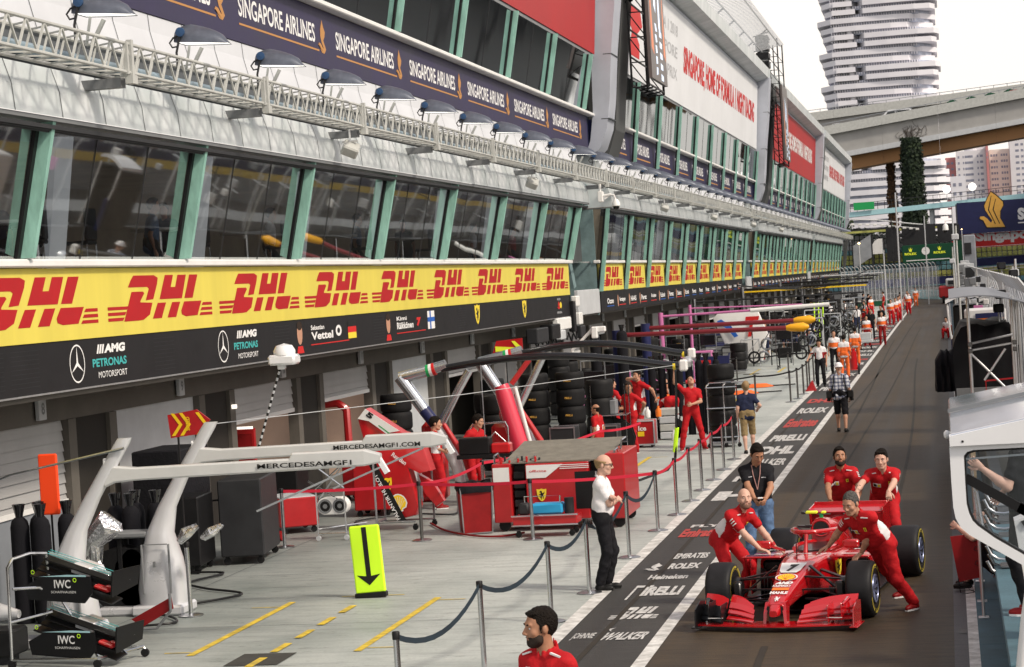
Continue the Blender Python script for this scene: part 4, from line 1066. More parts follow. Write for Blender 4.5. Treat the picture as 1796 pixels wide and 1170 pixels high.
# lamp posts
def post(name, label, pts, r, m='light_grey', cat='pole', extra=None):
    t = thing(name, label, cat, pts[0]); g = MB(); g.tube(pts, r, 8); g.build('shaft', m, t, smooth=True)
    if extra: extra(t)
    return t
post('lamp_post','tall pale pole rising in front of the brown pillar',[(-3.37,160,0),(-3.37,160,9.3)],.06)
post('lamp_post','short grey pole left of the clock board',[(-5.7,205,0),(-5.7,205,5.5)],.07)
post('lamp_post','slim pole in front of the ivy pillar',[(-1.9,215,0),(-1.9,215,8.6)],.06)
def spark(t):
    g = MB(); g.lathe([(0,-.05),(.07,0),(0,.05)],10,Matrix.Translation((1.42,190,6.75))); g.build('lamp','warm_glow',t)
post('lamp_post','slender mast with a small bright lamp beside the navy billboard',[(1.42,190,0),(1.42,190,6.8)],.035,extra=spark)
def spark2(t):
    g = MB(); g.lathe([(0,-.12),(.14,0),(0,.12)],10,Matrix.Translation((-8.3,215,6.35))); g.build('lamp','warm_glow',t)
post('lamp_post','short pole with a bright warm lamp at the end of the building',[(-8.3,215,3),(-8.3,215,6.3)],.06,extra=spark2)

# leafy trees beyond the stands
def tree(label, x, y, h, rad, seed, n=1500, m=('ivy','ivy_light')):
    r_ = random.Random(seed); t = thing('tree', label, 'tree', (x,y,0), group='trees beyond the end of the pit lane')
    g = MB(); g.tube([(x,y,0),(x+.2,y,h*.35),(x,y,h*.7)],[rad*.09,rad*.06,.08],8)
    for k in range(6):
        a = k*1.05; g.tube([(x,y,h*.4),(x+math.cos(a)*rad*.4,y+math.sin(a)*rad*.4,h*.6),(x+math.cos(a)*rad*.7,y+math.sin(a)*rad*.7,h*.78)],[.18,.1,.04],6)
    g.build('trunk','bark',t)
    cl = [(r_.uniform(-.65,.65)*rad, r_.uniform(-.65,.65)*rad, h*r_.uniform(.5,.95), rad*r_.uniform(.25,.45)) for _ in range(16)]
    g = MB()
    for i in range(n):
        cx,cy,cz,cr = r_.choice(cl); d = Vector((r_.gauss(0,1),r_.gauss(0,1),r_.gauss(0,1))).normalized()*cr*r_.uniform(.6,1.05)
        c = Vector((x+cx,y+cy,cz))+d; e = Vector((r_.uniform(-1,1),r_.uniform(-1,1),r_.uniform(-.6,.6))).normalized(); f_ = e.cross(d).normalized(); q = r_.uniform(.18,.42)
        g.add([c-e*q,c+f_*q*.6,c+e*q,c-f_*q*.6],[(0,1,2,3)],0 if r_.random()<.65 else 1)
    g.build('crown',m,t)
for i,(x,y,h,rd) in enumerate([(-16,300,10,5),(-9,305,9,4.5),(6,310,10,5),(14,300,12,6),(-24,310,12,6),(22,310,12,6)]):
    tree('dark leafy tree half hidden behind the stands past the lane end',x,y,h,rd,i)
# opposite side of the race track: what the windows reflect
t = thing('trackside_wall', 'navy trackside wall with a yellow foot stripe and white lettering, seen mirrored in the windows', 'wall', (7.4,90,0))
g = MB(); g.box(7.4,7.7,18,215,1.5,3.1); g.build('banner','navy_sign',t)
g = MB(); g.box(7.36,7.72,18,215,1.15,1.48); g.build('stripe','yellow',t)
g = MB(); g.box(7.42,7.68,18,215,0,1.145); g.build('base','mid_grey',t)
g = MB()
y = 20.
while y < 210:
    put_text(g,'SINGAPORE AIRLINES',(7.39,y+5.6,1.85),(0,-1,0),VZ,4.6,.62,0,.03); put_poly(g,BIRD,(7.39,y+.9,1.9),(0,-1,0),VZ,.6,.7,1); y += 6.2
g.build('lettering',['ink_white','bronze_line'],t)
t = thing('grandstand', 'dark covered grandstand across the race track, seen mirrored in the upper windows', 'grandstand', (30,90,0))
g = MB()
for i in range(20): g.box(22+1.*i,23+1.*i,100,330,0,1+.8*i)
g.box(42,42.4,186,360,0,24.2)
g.build('steps','mid_grey',t)
g = MB(); g.box(22,46,186,360,24.2,24.6); g.build('roof','dark_grey',t)
for y in range(186,361,16): g = MB(); g.box(23,23.4,y,y+.4,0,24.2); g.build('post','dark_grey',t)
mat('bottle_cover',(.006,.006,.009),.9,var=.2,vscale=5,bump=.3,bscale=15)
mat('orange_flat',(.9,.07,.015),.5,emit=.15)
mat('tank_blue',(.03,.35,.65),.4)
mat('chrome_soft',(.6,.62,.66),.22,metal=.9,var=.08)
mat('cover_black',(.006,.006,.007),.7,var=.25,vscale=6,bump=.3,bscale=12)
# ================================================================ pit equipment
def stanchion(label, x, y, h=1.0, group=None, m='chrome'):
    t = thing('belt_post', label, 'belt post', (x,y,0), group=group)
    g = MB(); g.lathe([(0,0),(.17,0),(.17,.012),(.12,.025),(.04,.035),(.0,.035)],20); g.build('base','steel',t,smooth=True,local=True)
    g = MB(); g.tube([(0,0,.03),(0,0,h-.07)],.03,12); g.build('post',m,t,smooth=True,local=True)
    g = MB(); g.lathe([(0,h-.075),(.036,h-.075),(.038,h-.01),(.03,h),(0,h)],14); g.build('belt_head','black',t,smooth=True,local=True)
    return t
def belt(label, pts, m, sag=.12, w=.05, group=None, z=.95):
    """webbing hung between neighbouring post tops, one mesh per run"""
    g = MB()
    for (x0,y0),(x1,y1) in zip(pts[:-1], pts[1:]):
        n = 10; prev = None
        L_ = math.hypot(x1-x0,y1-y0); s = sag*min(1.5,L_/2.2)
        for i in range(n+1):
            u = i/n; p = (x0+(x1-x0)*u, y0+(y1-y0)*u, z-s*4*u*(1-u))
            if prev: 
                a,b = Vector(prev),Vector(p); d = (b-a).normalized(); q = Vector((d.y,-d.x,0)).normalized()*.004
                g.add([a-q-Vector((0,0,w/2)),b-q-Vector((0,0,w/2)),b-q+Vector((0,0,w/2)),a-q+Vector((0,0,w/2)),a+q-Vector((0,0,w/2)),b+q-Vector((0,0,w/2)),b+q+Vector((0,0,w/2)),a+q+Vector((0,0,w/2))],[(0,1,2,3),(7,6,5,4),(3,2,6,7),(1,0,4,5)])
            prev = p
    return solo(g, 'belt', m, label, 'belt', (pts[0][0],pts[0][1],z), group)
mat('belt_navy',(.02,.035,.05),.7,var=.2); mat('belt_red',(.6,.02,.05),.6)
lane = [(-5.25,19.6),(-5.15,22.84),(-5.02,26.2),(-4.93,28.54),(-4.9,32.06),(-4.9,35.36),(-4.86,37.62),(-4.88,39.84),(-4.88,41.76),(-4.87,43.76),(-4.88,45.97),(-4.9,48.4)]
LB = ['chrome belt post in front of all the others, its top just in frame','chrome belt post behind the bearded man in the foreground','second chrome belt post behind the foreground man','chrome belt post right beside the man in the white shirt','chrome belt post right behind the man in the white shirt']
for i,(x,y) in enumerate(lane):
    stanchion(LB[i] if i < 5 else 'chrome belt post in the row along the working lane line', x, y, group=None if i < 5 else 'belt posts along the lane line')
belt('dark blue belt sagging between the nearest posts along the lane', lane[:6], 'belt_navy', .16, .055)
LR = lane[6:]
belt('red belt strung on the posts along the lane line', [(-4.9,35.36)]+LR, 'belt_red', .05)
redp = [(-11.23,35.05),(-8.89,35.28),(-6.9,34.83),(-4.9,35.36)]
for i,(x,y) in enumerate(redp[:3]): stanchion(['steel belt post by the small red chest','steel belt post in front of the leaning engine cover','steel belt post in front of the long red cart'][i], x, y, m='brush_dark' if i==1 else 'steel')
belt('long red belt running across in front of the red carts', redp, 'belt_red', .03)
stanchion('chrome belt post between the engine cover and the red bin', -8.6, 39.0); belt('red belt turning back between the engine cover and the crew', [(-8.89,35.28),(-8.6,39.0),(-7.5,46),(-6.9,48)], 'belt_red', .05)
stanchion('chrome belt post on the white gantry foot under a foil bag', -10.24, 27.66)
belt('thin dark cord from the black cabinet to the post by the red chest', [(-12.9,33.6),(-11.23,35.05)], 'black', .03, .03)
far = [(-5.05,68.6),(-4.93,70.2),(-4.9,72.6),(-4.92,75),(-5.0,77.5),(-5.0,80)]
fg = 'far belt posts along the lane line'
for x,y in far: stanchion('dark belt post in the far row beside the lane', x, y, group=fg, m='brush_dark')
belt('black belt along the far row of posts', far, 'black', .04)
cr = [(-11.5,64.5),(-8.6,65.5),(-6.0,67),(-5.05,68.6)]
for x,y in cr[:3]: stanchion('dark belt post in the cross row behind the tyre stack', x, y, group='far cross row of belt posts', m='brush_dark')
belt('black belt crossing the apron behind the tyre stack', cr, 'black', .05)
cr = [(-10.5,80),(-8.0,82),(-6.2,84),(-5.0,86)]
for x,y in cr: stanchion('dark belt post in the farther cross row', x, y, group='farther cross row of belt posts', m='brush_dark')
belt('black belt of the farther cross row', cr, 'black', .05)
for i in range(12): stanchion('dark belt post far down the lane line', -4.98, 88+4.2*i, group='belt posts far down the lane', m='brush_dark')
belt('black belt far down the lane line', [(-4.98,88+4.2*i) for i in range(12)], 'black', .03)

# ---- white pit gantries
mat('arm_grey',(.6,.61,.61),.3,coat=.3,var=.05)
def gantry(label, y, bx, text, ty=0.):
    t = thing('pit_gantry', label, 'gantry', (bx,y,0))
    g = MB(); g.rbox(bx-.38,bx+.36,y-.3,y+.3,.0,.14,.03); g.rbox(bx-.9,bx-.38,y-.2,y+.3,.0,.12,.03); g.build('base','silver_paint',t)
    # flowing column: ellipse sections
    secs = [(0,.14,.33,.25),(0,.35,.34,.25),(.0,.75,.29,.21),(.0,1.1,.19,.16),(.12,1.45,.13,.11),(.35,1.85,.105,.09),(.58,2.2,.1,.08),(.78,2.5,.1,.07),(.83,2.58,.09,.06)]
    rings = []
    for dx,z,rx,ry in secs:
        rings.append([(bx+dx+rx*math.copysign(abs(math.cos(a))**.75,math.cos(a)), y+ry*math.copysign(abs(math.sin(a))**.75,math.sin(a)), z) for a in [2*math.pi*j/20 for j in range(20)]])
    g = MB(); g.loft(rings); g.build('column','silver_paint',t,smooth=60)
    g = MB(); x0 = bx+.55; x1 = x0+3.55
    def sec(x,z0,z1,w): return [(x,y-w,z0+.02),(x,y-w*.8,z0),(x,y+w*.8,z0),(x,y+w,z0+.02),(x,y+w,z1-.02),(x,y+w*.8,z1),(x,y-w*.8,z1),(x,y-w,z1-.02)]
    g.loft([sec(x0,1.98,2.34,.065),sec(x0+.12,2.03,2.24,.065),sec(x0+.4,2.05,2.21,.065),sec(x1-1.15,2.08,2.23,.065),sec(x1-1.1,2.08,2.3,.065),sec(x1-.2,2.1,2.3,.065),sec(x1,2.13,2.24,.05)])
    g.build('arm','arm_grey',t)
    g = MB(); put_text(g,text,(x1-1.55,y-.0765,2.125),(1,0,0),(0,0,1),1.2,.06,0,.02); g.build('lettering','ink_black',t)
    g = MB(); g.beam((x1-.04,y,2.2),(x1+.07,y,2.0),.07,.06); g.build('arm_tip','white_gloss',t)
    g = MB(); g.beam((x1-.3,y-.12,2.1),(x1-1.55,y-.2,1.62),.025); g.build('hose_guide','chrome',t)
    # panel joints on the foot
    g = MB(); g.box(bx-.17,bx+.17,y-.232,y-.226,.96,.975); g.box(bx-.2,bx-.185,y-.262,y-.22,.3,.97); g.box(bx+.185,bx+.2,y-.262,y-.22,.3,.97); g.rbox(bx-.04,bx+.0,y-.26,y-.235,.66,.74,.005); g.build('panel_joint','mid_grey',t)
    return t
gantry('white pit gantry with a bulging silver foot standing behind the foil bags', 28.0, -10.73, 'MERCEDESAMGF1.COM')
gantry('nearer white pit gantry whose foot is hidden behind the front wing rack', 25.4, -10.95, 'MERCEDESAMGF1')
g = MB(); g.tube([(-9.9,28,2.55),(-7.5,33,2.53),(-5.2,41,2.48)],.006,5); solo(g,'cable','light_grey','thin pale cable leading away from the top of the gantry','cable',(-9.9,28,2.5))
# camera dome on a striped pole
t = thing('pole_camera','white domed camera housing on a striped pole rising from the gantry arm','camera',(-9.2,28,2.15))
def striped_pole(t, a, b, r, n):
    a = Vector(a); b = Vector(b)
    for i,mi in ((0,'ink_black'),(1,'light_grey')):
        g = MB()
        for k in range(i, n, 2): g.tube([a+(b-a)*(k/n), a+(b-a)*((k+1)/n)],r,8)
        g.build('pole',mi,t)
striped_pole(t,(-9.25,28,2.2),(-8.86,28,3.3),.016,26)
g = MB(); g.rbox(-9.0,-8.62,27.85,28.15,3.3,3.44,.03); g.lathe([(.15,0),(.15,.06),(.11,.13),(.0,.16)],18,Matrix.Translation((-8.8,28,3.43))); g.rbox(-8.9,-8.8,27.95,28.05,3.24,3.31,.01); g.build('housing','white_gloss',t,smooth=40)
# gas bottles
def bottle(label,x,y,group,h=1.45,r=.128,m='navy_cloth'):
    t = thing('gas_bottle',label,'gas bottle',(x,y,0),group=group)
    g = MB(); g.lathe([(0,0),(r,0),(r,h-.14),(r*.85,h-.06),(r*.5,h-.01),(0,h)],18); g.build('bottle','bottle_cover',t,smooth=True,local=True)
    g = MB(); g.lathe([(.05,h-.02),(.055,h+.03),(.09,h+.17),(.08,h+.17),(.045,h+.04),(.0,h)],14); g.tube([(0,0,h),(0,0,h+.13)],.02,8); g.tube([(0,0,h+.1),(.08,-.03,h+.08)],.012,6); g.build('valve_guard','black_gloss',t,smooth=30,local=True)
    return t
pass
for x,y in ((-11.6,28.6),(-11.42,28.9),(-11.32,28.45),(-11.08,28.8)): bottle('black gas bottle in the group between the two white gantry feet',x,y,'gas bottles between the gantry feet')
for x,y in ((-12.55,27.5),(-12.38,27.75),(-12.22,27.45),(-11.97,27.75)): bottle('black gas bottle in the group below the orange board at the left edge',x,y,'gas bottles at the left edge')
# boards
t = thing('pit_board','plain orange rounded board on a pole above the left gas bottles','board',(-12.26,27.9,0))
g = MB(); g.rbox(-12.4,-12.12,27.88,27.93,1.42,2.26,.02); g.build('board','orange_flat',t); g = MB(); g.tube([(-12.26,27.92,0),(-12.26,27.92,1.45)],.015,6); g.build('pole','black',t)
pass
t = thing('marker_pole','thin dark pole with a small red cap by the nearer gantry','pole',(-11.7,27.9,0)); g = MB(); g.tube([(-11.7,27.9,0),(-11.7,27.9,1.42)],.018,6); g.build('pole','dark_grey',t); g = MB(); g.rbox(-11.73,-11.67,27.87,27.93,1.42,1.47,.01); g.build('cap','red',t)
t = thing('pit_board','red and yellow chevron arrow board on a black pole','sign',(-11.1,30,0))
g = MB(); P = [(-11.27,2.6),(-10.82,2.66),(-10.62,2.5),(-10.8,2.3),(-11.24,2.26)]; g.prism(P,0,.03,lambda a,b,d:(a,30+d,b)); g.build('board','red_paint',t)
g = MB()
for k in range(3):
    x = -11.22+.13*k+(.12 if k == 2 else 0); 
    for z0,z1 in ((2.29,2.45),(2.62,2.45)): put_poly(g,[(x,z0),(x+.055,z0),(x+.175,z1),(x+.12,z1)] if z0 < z1 else [(x+.12,z1),(x+.175,z1),(x+.055,z0),(x,z0)],(0,29.998,0),(1,0,0),(0,0,1),1,1,0)
put_text(g,'SHIELD',(-10.93,29.99,2.36),(0,0,1),(-1,0,0),.2,.06,0,.02)
g.build('chevron','yellow',t); g = MB(); g.tube([(-11.13,30.02,0),(-11.13,30.02,2.3)],.016,6); g.build('pole','black',t)
def arrow_board():
    t = thing('pit_board','tall fluorescent yellow-green board with a black downward arrow standing on the apron','board',(-8.03,28.83,0))
    T = Matrix.Translation((-8.03,28.83,0)) @ Matrix.Rotation(R(-3),4,'Y')
    g = MB(); g.rbox(-.215,.215,-.03,.03,.06,1.0,.02,T=T); g.build('board','fluoro',t)
    g = MB(); g.rbox(-.225,.225,-.06,.06,0,.07,.01,T=T); g.build('foot','black',t)
    g = MB(); F = lambda P: g.add([T@Vector((a,-.034,b)) for a,b in P],[tuple(range(len(P)))])
    F([(-.035,.3),(.035,.3),(.035,.98),(-.035,.98)]); F([(-.17,.32),(0,.17),(.17,.32),(.035,.3),(-.035,.3)]); g.build('arrow','ink_black',t)
arrow_board()
t = thing('pit_board','red board with a yellow arrow pointing right high above the black boom','sign',(-10.6,52,2.4))
g = MB(); P = [(-11.05,2.5),(-10.92,2.86),(-10.27,2.9),(-10.27,2.47),(-10.85,2.43)]; g.prism(P,0,.04,lambda a,b,d:(a,52+d,b)); g.build('board','red',t)
g = MB(); put_poly(g,[(0,.3),(.72,.42),(.72,.58),(0,.72)],(-10.95,51.99,2.5),(1,0,0),(0,0,1),.66,.32,0); put_poly(g,[(.62,1),(.75,1),(1,.52),(.75,.02),(.62,.02),(.8,.5)],(-10.95,51.99,2.5),(1,0,0),(0,0,1),.66,.34,0); g.build('arrow','fluoro_yellow',t)
g = MB(); g.tube([(-10.7,52.02,0),(-10.7,52.02,2.5)],.02,6); g.build('pole','dark_grey',t)
# dark cabinets on castors
def castors(t, pts, r=.05):
    for x,y in pts:
        g = MB(); g.lathe([(0,-.02),(r,-.02),(r,.02),(0,.02)],12,Matrix.Translation((x,y,r)) @ Matrix.Rotation(R(90),4,'X')); g.rbox(x-.03,x+.03,y-.03,y+.03,r,r*2.2,.005); g.build('castor','rubber',t)
def cabinet(name,label,cat,x0,x1,y0,y1,z0,z1,m,rz=0,b=.02,edge=None):
    cx,cy = (x0+x1)/2,(y0+y1)/2
    t = thing(name,label,cat,(cx,cy,0),rz)
    w,d = (x1-x0)/2,(y1-y0)/2
    g = MB(); g.rbox(-w,w,-d,d,z0,z1,b); g.build('body',m,t,local=True)
    for sx in (-1,1):
        for sy in (-1,1):
            g = MB(); px,py = sx*(w-.08),sy*(d-.08); r = z0*.45
            g.lathe([(0,-.02),(r,-.02),(r,.02),(0,.02)],12,Matrix.Translation((px,py,r)) @ Matrix.Rotation(R(90),4,'X')); g.rbox(px-.03,px+.03,py-.03,py+.03,r,z0,.005); g.build('castor','rubber',t,local=True)
    if edge:
        g = MB()
        for sx in (-1,1):
            for sy in (-1,1): g.rbox(sx*w-.015,sx*w+.015,sy*d-.015,sy*d+.015,z0-.002,z1+.004,.004)
        for sy in (-1,1): g.rbox(-w-.012,w+.012,sy*d-.016,sy*d+.012,z1-.02,z1+.014,.004); g.rbox(-w-.012,w+.012,sy*d-.016,sy*d+.012,z0-.004,z0+.03,.004)
        g.build('edging',edge,t,local=True)
    return t
cabinet('equipment_cabinet','tall dark grey fabric-covered cabinet on castors right of the gas bottles','cabinet',-11.7,-11.0,32.9,34.4,.13,1.36,'dark_grey',rz=R(8))
cabinet('equipment_cabinet','low black cabinet in front of the dark grey one','cabinet',-12.35,-11.65,31.9,32.9,.12,1.2,'black',rz=R(6))
cabinet('equipment_cabinet','tall black cabinet against the white garage door','cabinet',-12.9,-12.1,32.6,34.0,.12,1.9,'black_cloth')
for x,l in ((-10.33,'left'),(-9.98,'right')):
    g = MB(); g.tube([(x,27.6,1.03),(x+.12,27.6,1.12),(x+.28,27.6,1.22)],[.05,.075,.02],9); r_ = random.Random(int(x*100)); g.v = [(a+r_.uniform(-.02,.02),b+r_.uniform(-.02,.02),c+r_.uniform(-.02,.02)) for a,b,c in g.v]
    solo(g,'foil_cover','foil','crumpled silver foil bag, the %s of the two beside the belt post'%l,'foil bag',(x,27.6,1.05))
g = MB(); r_ = random.Random(3); g.tube([(-11.6,27.4,.85),(-11.45,27.4,1.1),(-11.25,27.4,1.3),(-11.05,27.4,1.25)],[.06,.16,.19,.06],12); g.tube([(-11.45,27.4,1.05),(-11.42,27.4,.8),(-11.35,27.4,.55)],[.12,.07,.1],10)
g.v = [(a+r_.uniform(-.025,.025),b+r_.uniform(-.025,.025),c+r_.uniform(-.025,.025)) for a,b,c in g.v]
solo(g,'foil_cover','foil','large crumpled silver foil wrap behind the nearer gantry','foil bag',(-11.4,27.4,.6))
cabinet('wing_crate','grey case with red lettering between the gas bottles','case',-11.4,-10.9,27.9,28.3,1.05,1.13,'mid_grey')
# ---- front wing rack
def wing(label, x, y, z, tilt, flip=1):
    t = thing('front_wing', label, 'front wing', (x,y,z))
    T = Matrix.Rotation(R(tilt),4,'Y')
    g = MB()
    # stack of slotted flaps rising to the rear
    for k,(o,h,c) in enumerate(((0,0,.34),(.1,.07,.24),(.17,.13,.18),(.23,.19,.14))):
        g.rbox(-.62+.03*k,.62-.03*k,-.17+o,-.17+o+c*.6,h,h+.022,.008,T=T@Matrix.Rotation(R(12+9*k),4,'X'))
    g.build('flap','carbon',t,local=True)
    g = MB(); g.rbox(-.6,.6,.12,.16,.2,.24,.01,T=T); g.rbox(-.15,.15,-.05,.3,.1,.26,.04,T=T); g.build('nose_mount','silver_paint',t,local=True)
    for i,(yy) in enumerate((-.22,)):
        g = MB(); P = [(-.52,-.02),(.3,-.06),(.42,.06),(.4,.26),(-.3,.26),(-.56,.14)]
        g.prism(P,0,.02,lambda a,b,d:(a,-.32+d,b-.1)); g.build('endplate','carbon',t,local=True)
        g = MB(); put_text(g,'IWC',(-.12,-.322,.02),(1,0,0),(0,0,1),.24,.1,0,.02); put_text(g,'SCHAFFHAUSEN',(-.17,-.322,-.04),(1,0,0),(0,0,1),.36,.028,0,.0)
        put_poly(g,[(0,.9),(.6,1),(1,.98),(1,.9),(.5,.9)],(-.35,-.322,-.06),(1,0,0),(0,0,1),.7,.24,1); g.build('lettering',['ink_white','pale_cyan'],t,local=True)
    g = MB(); P = [(-.2,-.1),(.25,-.02),(.3,.2),(-.16,.2)]; g.prism(P,0,.02,lambda a,b,d:(.62+d*1.0,a*1.2,b)); g.build('far_endplate','carbon',t,local=True)
    g = MB()
    for k in range(4): g.box(-.58,.5,-.02+.045*k,-.008+.045*k,.232+.012*k,.236+.012*k,T=T)
    g.build('pinstripe','ink_teal',t,local=True)
    g = MB(); g.rbox(.3,.52,-.16,.02,.08,.13,.02,T=T); g.rbox(.42,.6,-.1,.1,.12,.15,.02,T=T); g.build('cascade',['red'],t,local=True)
    g = MB(); put_ring(g,0,0,.018,.026,(-.48,-.25,.2),(1,0,0),(0,0,1),1,1,0); put_ring(g,0,0,.018,.026,(-.48,-.25,.02),(1,0,0),(0,0,1),1,1,0); put_ring(g,0,0,.018,.026,(.2,-.345,.12),(1,0,0),(0,0,1),1,1,0); g.build('marker','fluoro',t,local=True)
    t.rotation_euler = (0,0,R(-14)); 
    return t
t = thing('wing_rack','chrome tubular rack holding two black front wings at the lower left','rack',(-10.6,24.1,0))
g = MB(); g.tube([(-11.12,23.9,.06),(-11.1,23.9,1.2),(-11.05,23.95,1.3),(-10.9,24.1,1.34),(-10.82,24.4,1.3)],.02,8); g.tube([(-11.05,23.9,.95),(-10.8,24.1,.93),(-10.62,24.3,.75),(-10.2,24.3,.05)],.018,8)
g.tube([(-11.1,23.9,.55),(-10.7,24.2,.62)],.016,8); g.tube([(-11.1,23.9,.1),(-10.0,23.8,.1),(-9.7,24.5,.12)],.02,8); g.tube([(-10.9,24.6,.1),(-9.7,24.5,.12),(-9.66,24.5,.05)],.02,8); g.tube([(-10.1,24.3,.35),(-9.75,24.1,.1)],.016,8); g.tube([(-10.82,24.4,1.3),(-10.8,24.5,.1)],.018,8)
g.build('frame','chrome',t,smooth=True)
for x,y in ((-11.12,23.9),(-9.68,24.5),(-10.0,23.8)): g = MB(); g.lathe([(0,-.02),(.05,-.02),(.05,.02),(0,.02)],12,Matrix.Translation((x,y,.05)) @ Matrix.Rotation(R(90),4,'X')); g.build('castor','rubber',t)
wing('upper black front wing with white lettering on its endplate on the rack',-10.4,24.35,.9,16)
wing('lower black front wing with white lettering on its endplate on the rack',-10.33,24.2,.26,16)
t = thing('nose_cone','silver nose cone lying on a stand at the left edge of the picture','nose cone',(-11.4,24.3,0)); g = MB(); g.tube([(-12.0,24.4,.62),(-11.5,24.3,.62),(-11.15,24.25,.6)],[.16,.14,.05],14); g.build('cone','silver_paint',t,smooth=True); g = MB(); put_text(g,'Qualcomm',(-11.85,24.2,.62),(1,0,0),(0,0,1),.45,.08,0,.02,lift=.04); g.build('lettering','ink_black',t); g = MB(); g.rbox(-12,-11.2,24.1,24.6,.1,.42,.03); g.build('stand','black',t); g = MB(); g.box(-11.9,-11.3,24.2,24.5,0,.1); g.build('foot','dark_grey',t)
t = thing('wing_part','red and grey floor panel leaning behind the wing rack','car part',(-10.4,26.3,0)); g = MB(); g.prism([(-10.55,.18),(-10.0,.45),(-9.98,.3),(-10.4,.08)],0,.04,lambda a,b,d:(a,26.3+d,b)); g.build('panel','red_dark',t); g = MB(); g.tube([(-10.6,26.28,.05),(-10.2,26.28,.06),(-10.0,26.28,.28),(-10.0,26.28,.5)],.02,6); g.build('rim','mid_grey',t)
g = MB(); g.tube([(-12.35,25.3,1.96),(-11.6,25.3,2.2),(-10.1,25.3,2.46)],[.012,.014,.02],6); solo(g,'guide_rod','steel','long thin rod sticking out left from the nearer gantry','rod',(-10.1,25.3,2.4))
# ---- red chest, lamps trolley, engine cover, bin, cart
t = cabinet('tool_chest','small open-topped red chest with a yellow shield on castors','chest',-12.15,-11.45,37.0,38.0,.12,.64,'red_paint',rz=R(28),edge=None)
g = MB(); g.rbox(-.33,.33,-.48,.48,.63,.655,.01); g.build('lining','light_grey',t,local=True); g = MB(); put_shield(g,(.352,-.32,.4),(0,1,0),(0,0,1),.12,.16,0,1); g.build('emblem',['shield_yellow','ink_black'],t,local=True)
g = MB(); put_text(g,'A',(0,0,0),(1,0,0),(0,0,1),.01,.01)
t = thing('cooling_fan','pair of round cooling fans in a white housing on a wheeled stand','fan',(-10.6,36,0))
g = MB(); rings = []
for z in (-.1,-.09,.09,.1):
    s = 1 if abs(z) < .095 else .93
    rings.append([(-10.6+(.13*math.copysign(1,math.cos(a)) if abs(math.cos(a))>.01 else 0)+.15*s*math.cos(a), 36+z, .58+.15*s*math.sin(a)) for a in [2*math.pi*(j+.5)/24 for j in range(24)]])
g.loft(rings); g.build('housing','white',t,smooth=40)
for dx in (-.13,.13):
    g = MB(); put_ring(g,0,0,.09,.125,(-10.6+dx,35.9,.58),(1,0,0),(0,0,1),1,1,0,lift=.006); put_ring(g,0,0,.0,.04,(-10.6+dx,35.9,.58),(1,0,0),(0,0,1),1,1,0,lift=.01); put_ring(g,0,0,.04,.09,(-10.6+dx,35.9,.58),(1,0,0),(0,0,1),1,1,1,lift=.004); g.build('fan_ring',['mid_grey','ink_black'],t)
g = MB()
for a,b in (((-10.85,35.8,.08),(-10.85,35.8,.9)),((-10.35,35.8,.08),(-10.35,35.8,.9)),((-10.85,35.8,.2),(-10.2,36.6,.2)),((-10.85,35.8,.12),(-10.35,35.8,.12)),((-10.35,35.8,.12),(-10.1,36.6,.12)),((-10.85,35.8,.9),(-10.35,35.8,1.3)),((-10.35,35.8,.9),(-10.85,35.8,1.3)),((-10.85,36.0,.7),(-10.2,35.9,1.5)),((-10.5,35.9,.7),(-11.1,36.2,1.0))): g.tube([a,b],.014,6)
g.build('stand','chrome',t); 
for x,y in ((-10.85,35.8),(-10.35,35.8),(-10.1,36.6)): g = MB(); g.lathe([(0,-.02),(.045,-.02),(.045,.02),(0,.02)],10,Matrix.Translation((x,y,.045)) @ Matrix.Rotation(R(90),4,'X')); g.build('castor','light_grey',t)
# engine cover standing on its stand (seen side-on)
t = thing('engine_cover','red racing engine cover with white fin and yellow shell badge on a trolley','car part',(-9.8,37,0))
def bulge(poly, y0, th, n=5):
    """outline with a rounded, thickened face"""
    cx = sum(a for a,b in poly)/len(poly); cz = sum(b for a,b in poly)/len(poly)
    rings = [[(a,y0+th,b) for a,b in poly]]
    for s,d in ((1,.04),(.985,.01),(.95,0)): rings.append([(cx+(a-cx)*s,y0+d,cz+(b-cz)*s) for a,b in poly])
    return rings
main = [(-10.36,1.98),(-10.2,2.17),(-9.57,1.72),(-9.25,1.6),(-9.08,1.02),(-9.28,.98),(-9.5,1.1),(-9.35,.4),(-9.42,.24),(-9.72,.18),(-10.05,.75),(-10.2,1.25)]
g = MB(); g.loft(bulge(main,37,.35)); g.build('shell','red',t,smooth=30)
g = MB(); g.prism([(-10.35,2.0),(-10.2,2.17),(-9.6,1.75),(-9.85,1.72),(-10.15,1.95)],0,.01,lambda a,b,d:(a,36.965+d,b),0)
g.prism([(-10.22,1.22),(-10.08,1.22),(-9.58,.17),(-9.74,.17)],0,.01,lambda a,b,d:(a,36.965+d,b),1)
g.build('fin_paint',['white','ink_black'],t)
g = MB(); d = Vector((.62,0,-.5)).normalized(); e = Vector((.5,0,.62)).normalized()
put_text(g,'5',(-10.2,36.962,2.05),d,e,.12,.1,2,.06)
for k,mi in ((0,3),(1,0),(2,1)): put_poly(g,[(0,0),(1,0),(1,1),(0,1)],Vector((-9.98,36.962,1.86))-e*.03*k,d,e,.45,.018,mi)
T_ = Matrix.Rotation(R(-8),3,'Y'); ux = T_@Vector((1,0,0)); uz = T_@Vector((0,0,1))
put_shell(g,(-9.84,36.97,.3),ux,uz,.32,.32,0,4,lift=.0); put_shield(g,(-9.97,36.97,.68),ux,uz,.2,.24,4,2,lift=.0)
q = Vector((-.52,0,1.1)).normalized(); put_text(g,'PALANTIR HUBLOT',(-9.68,36.962,.2),q,Vector((-q.z,0,q.x)),.9,.07,0,.02)
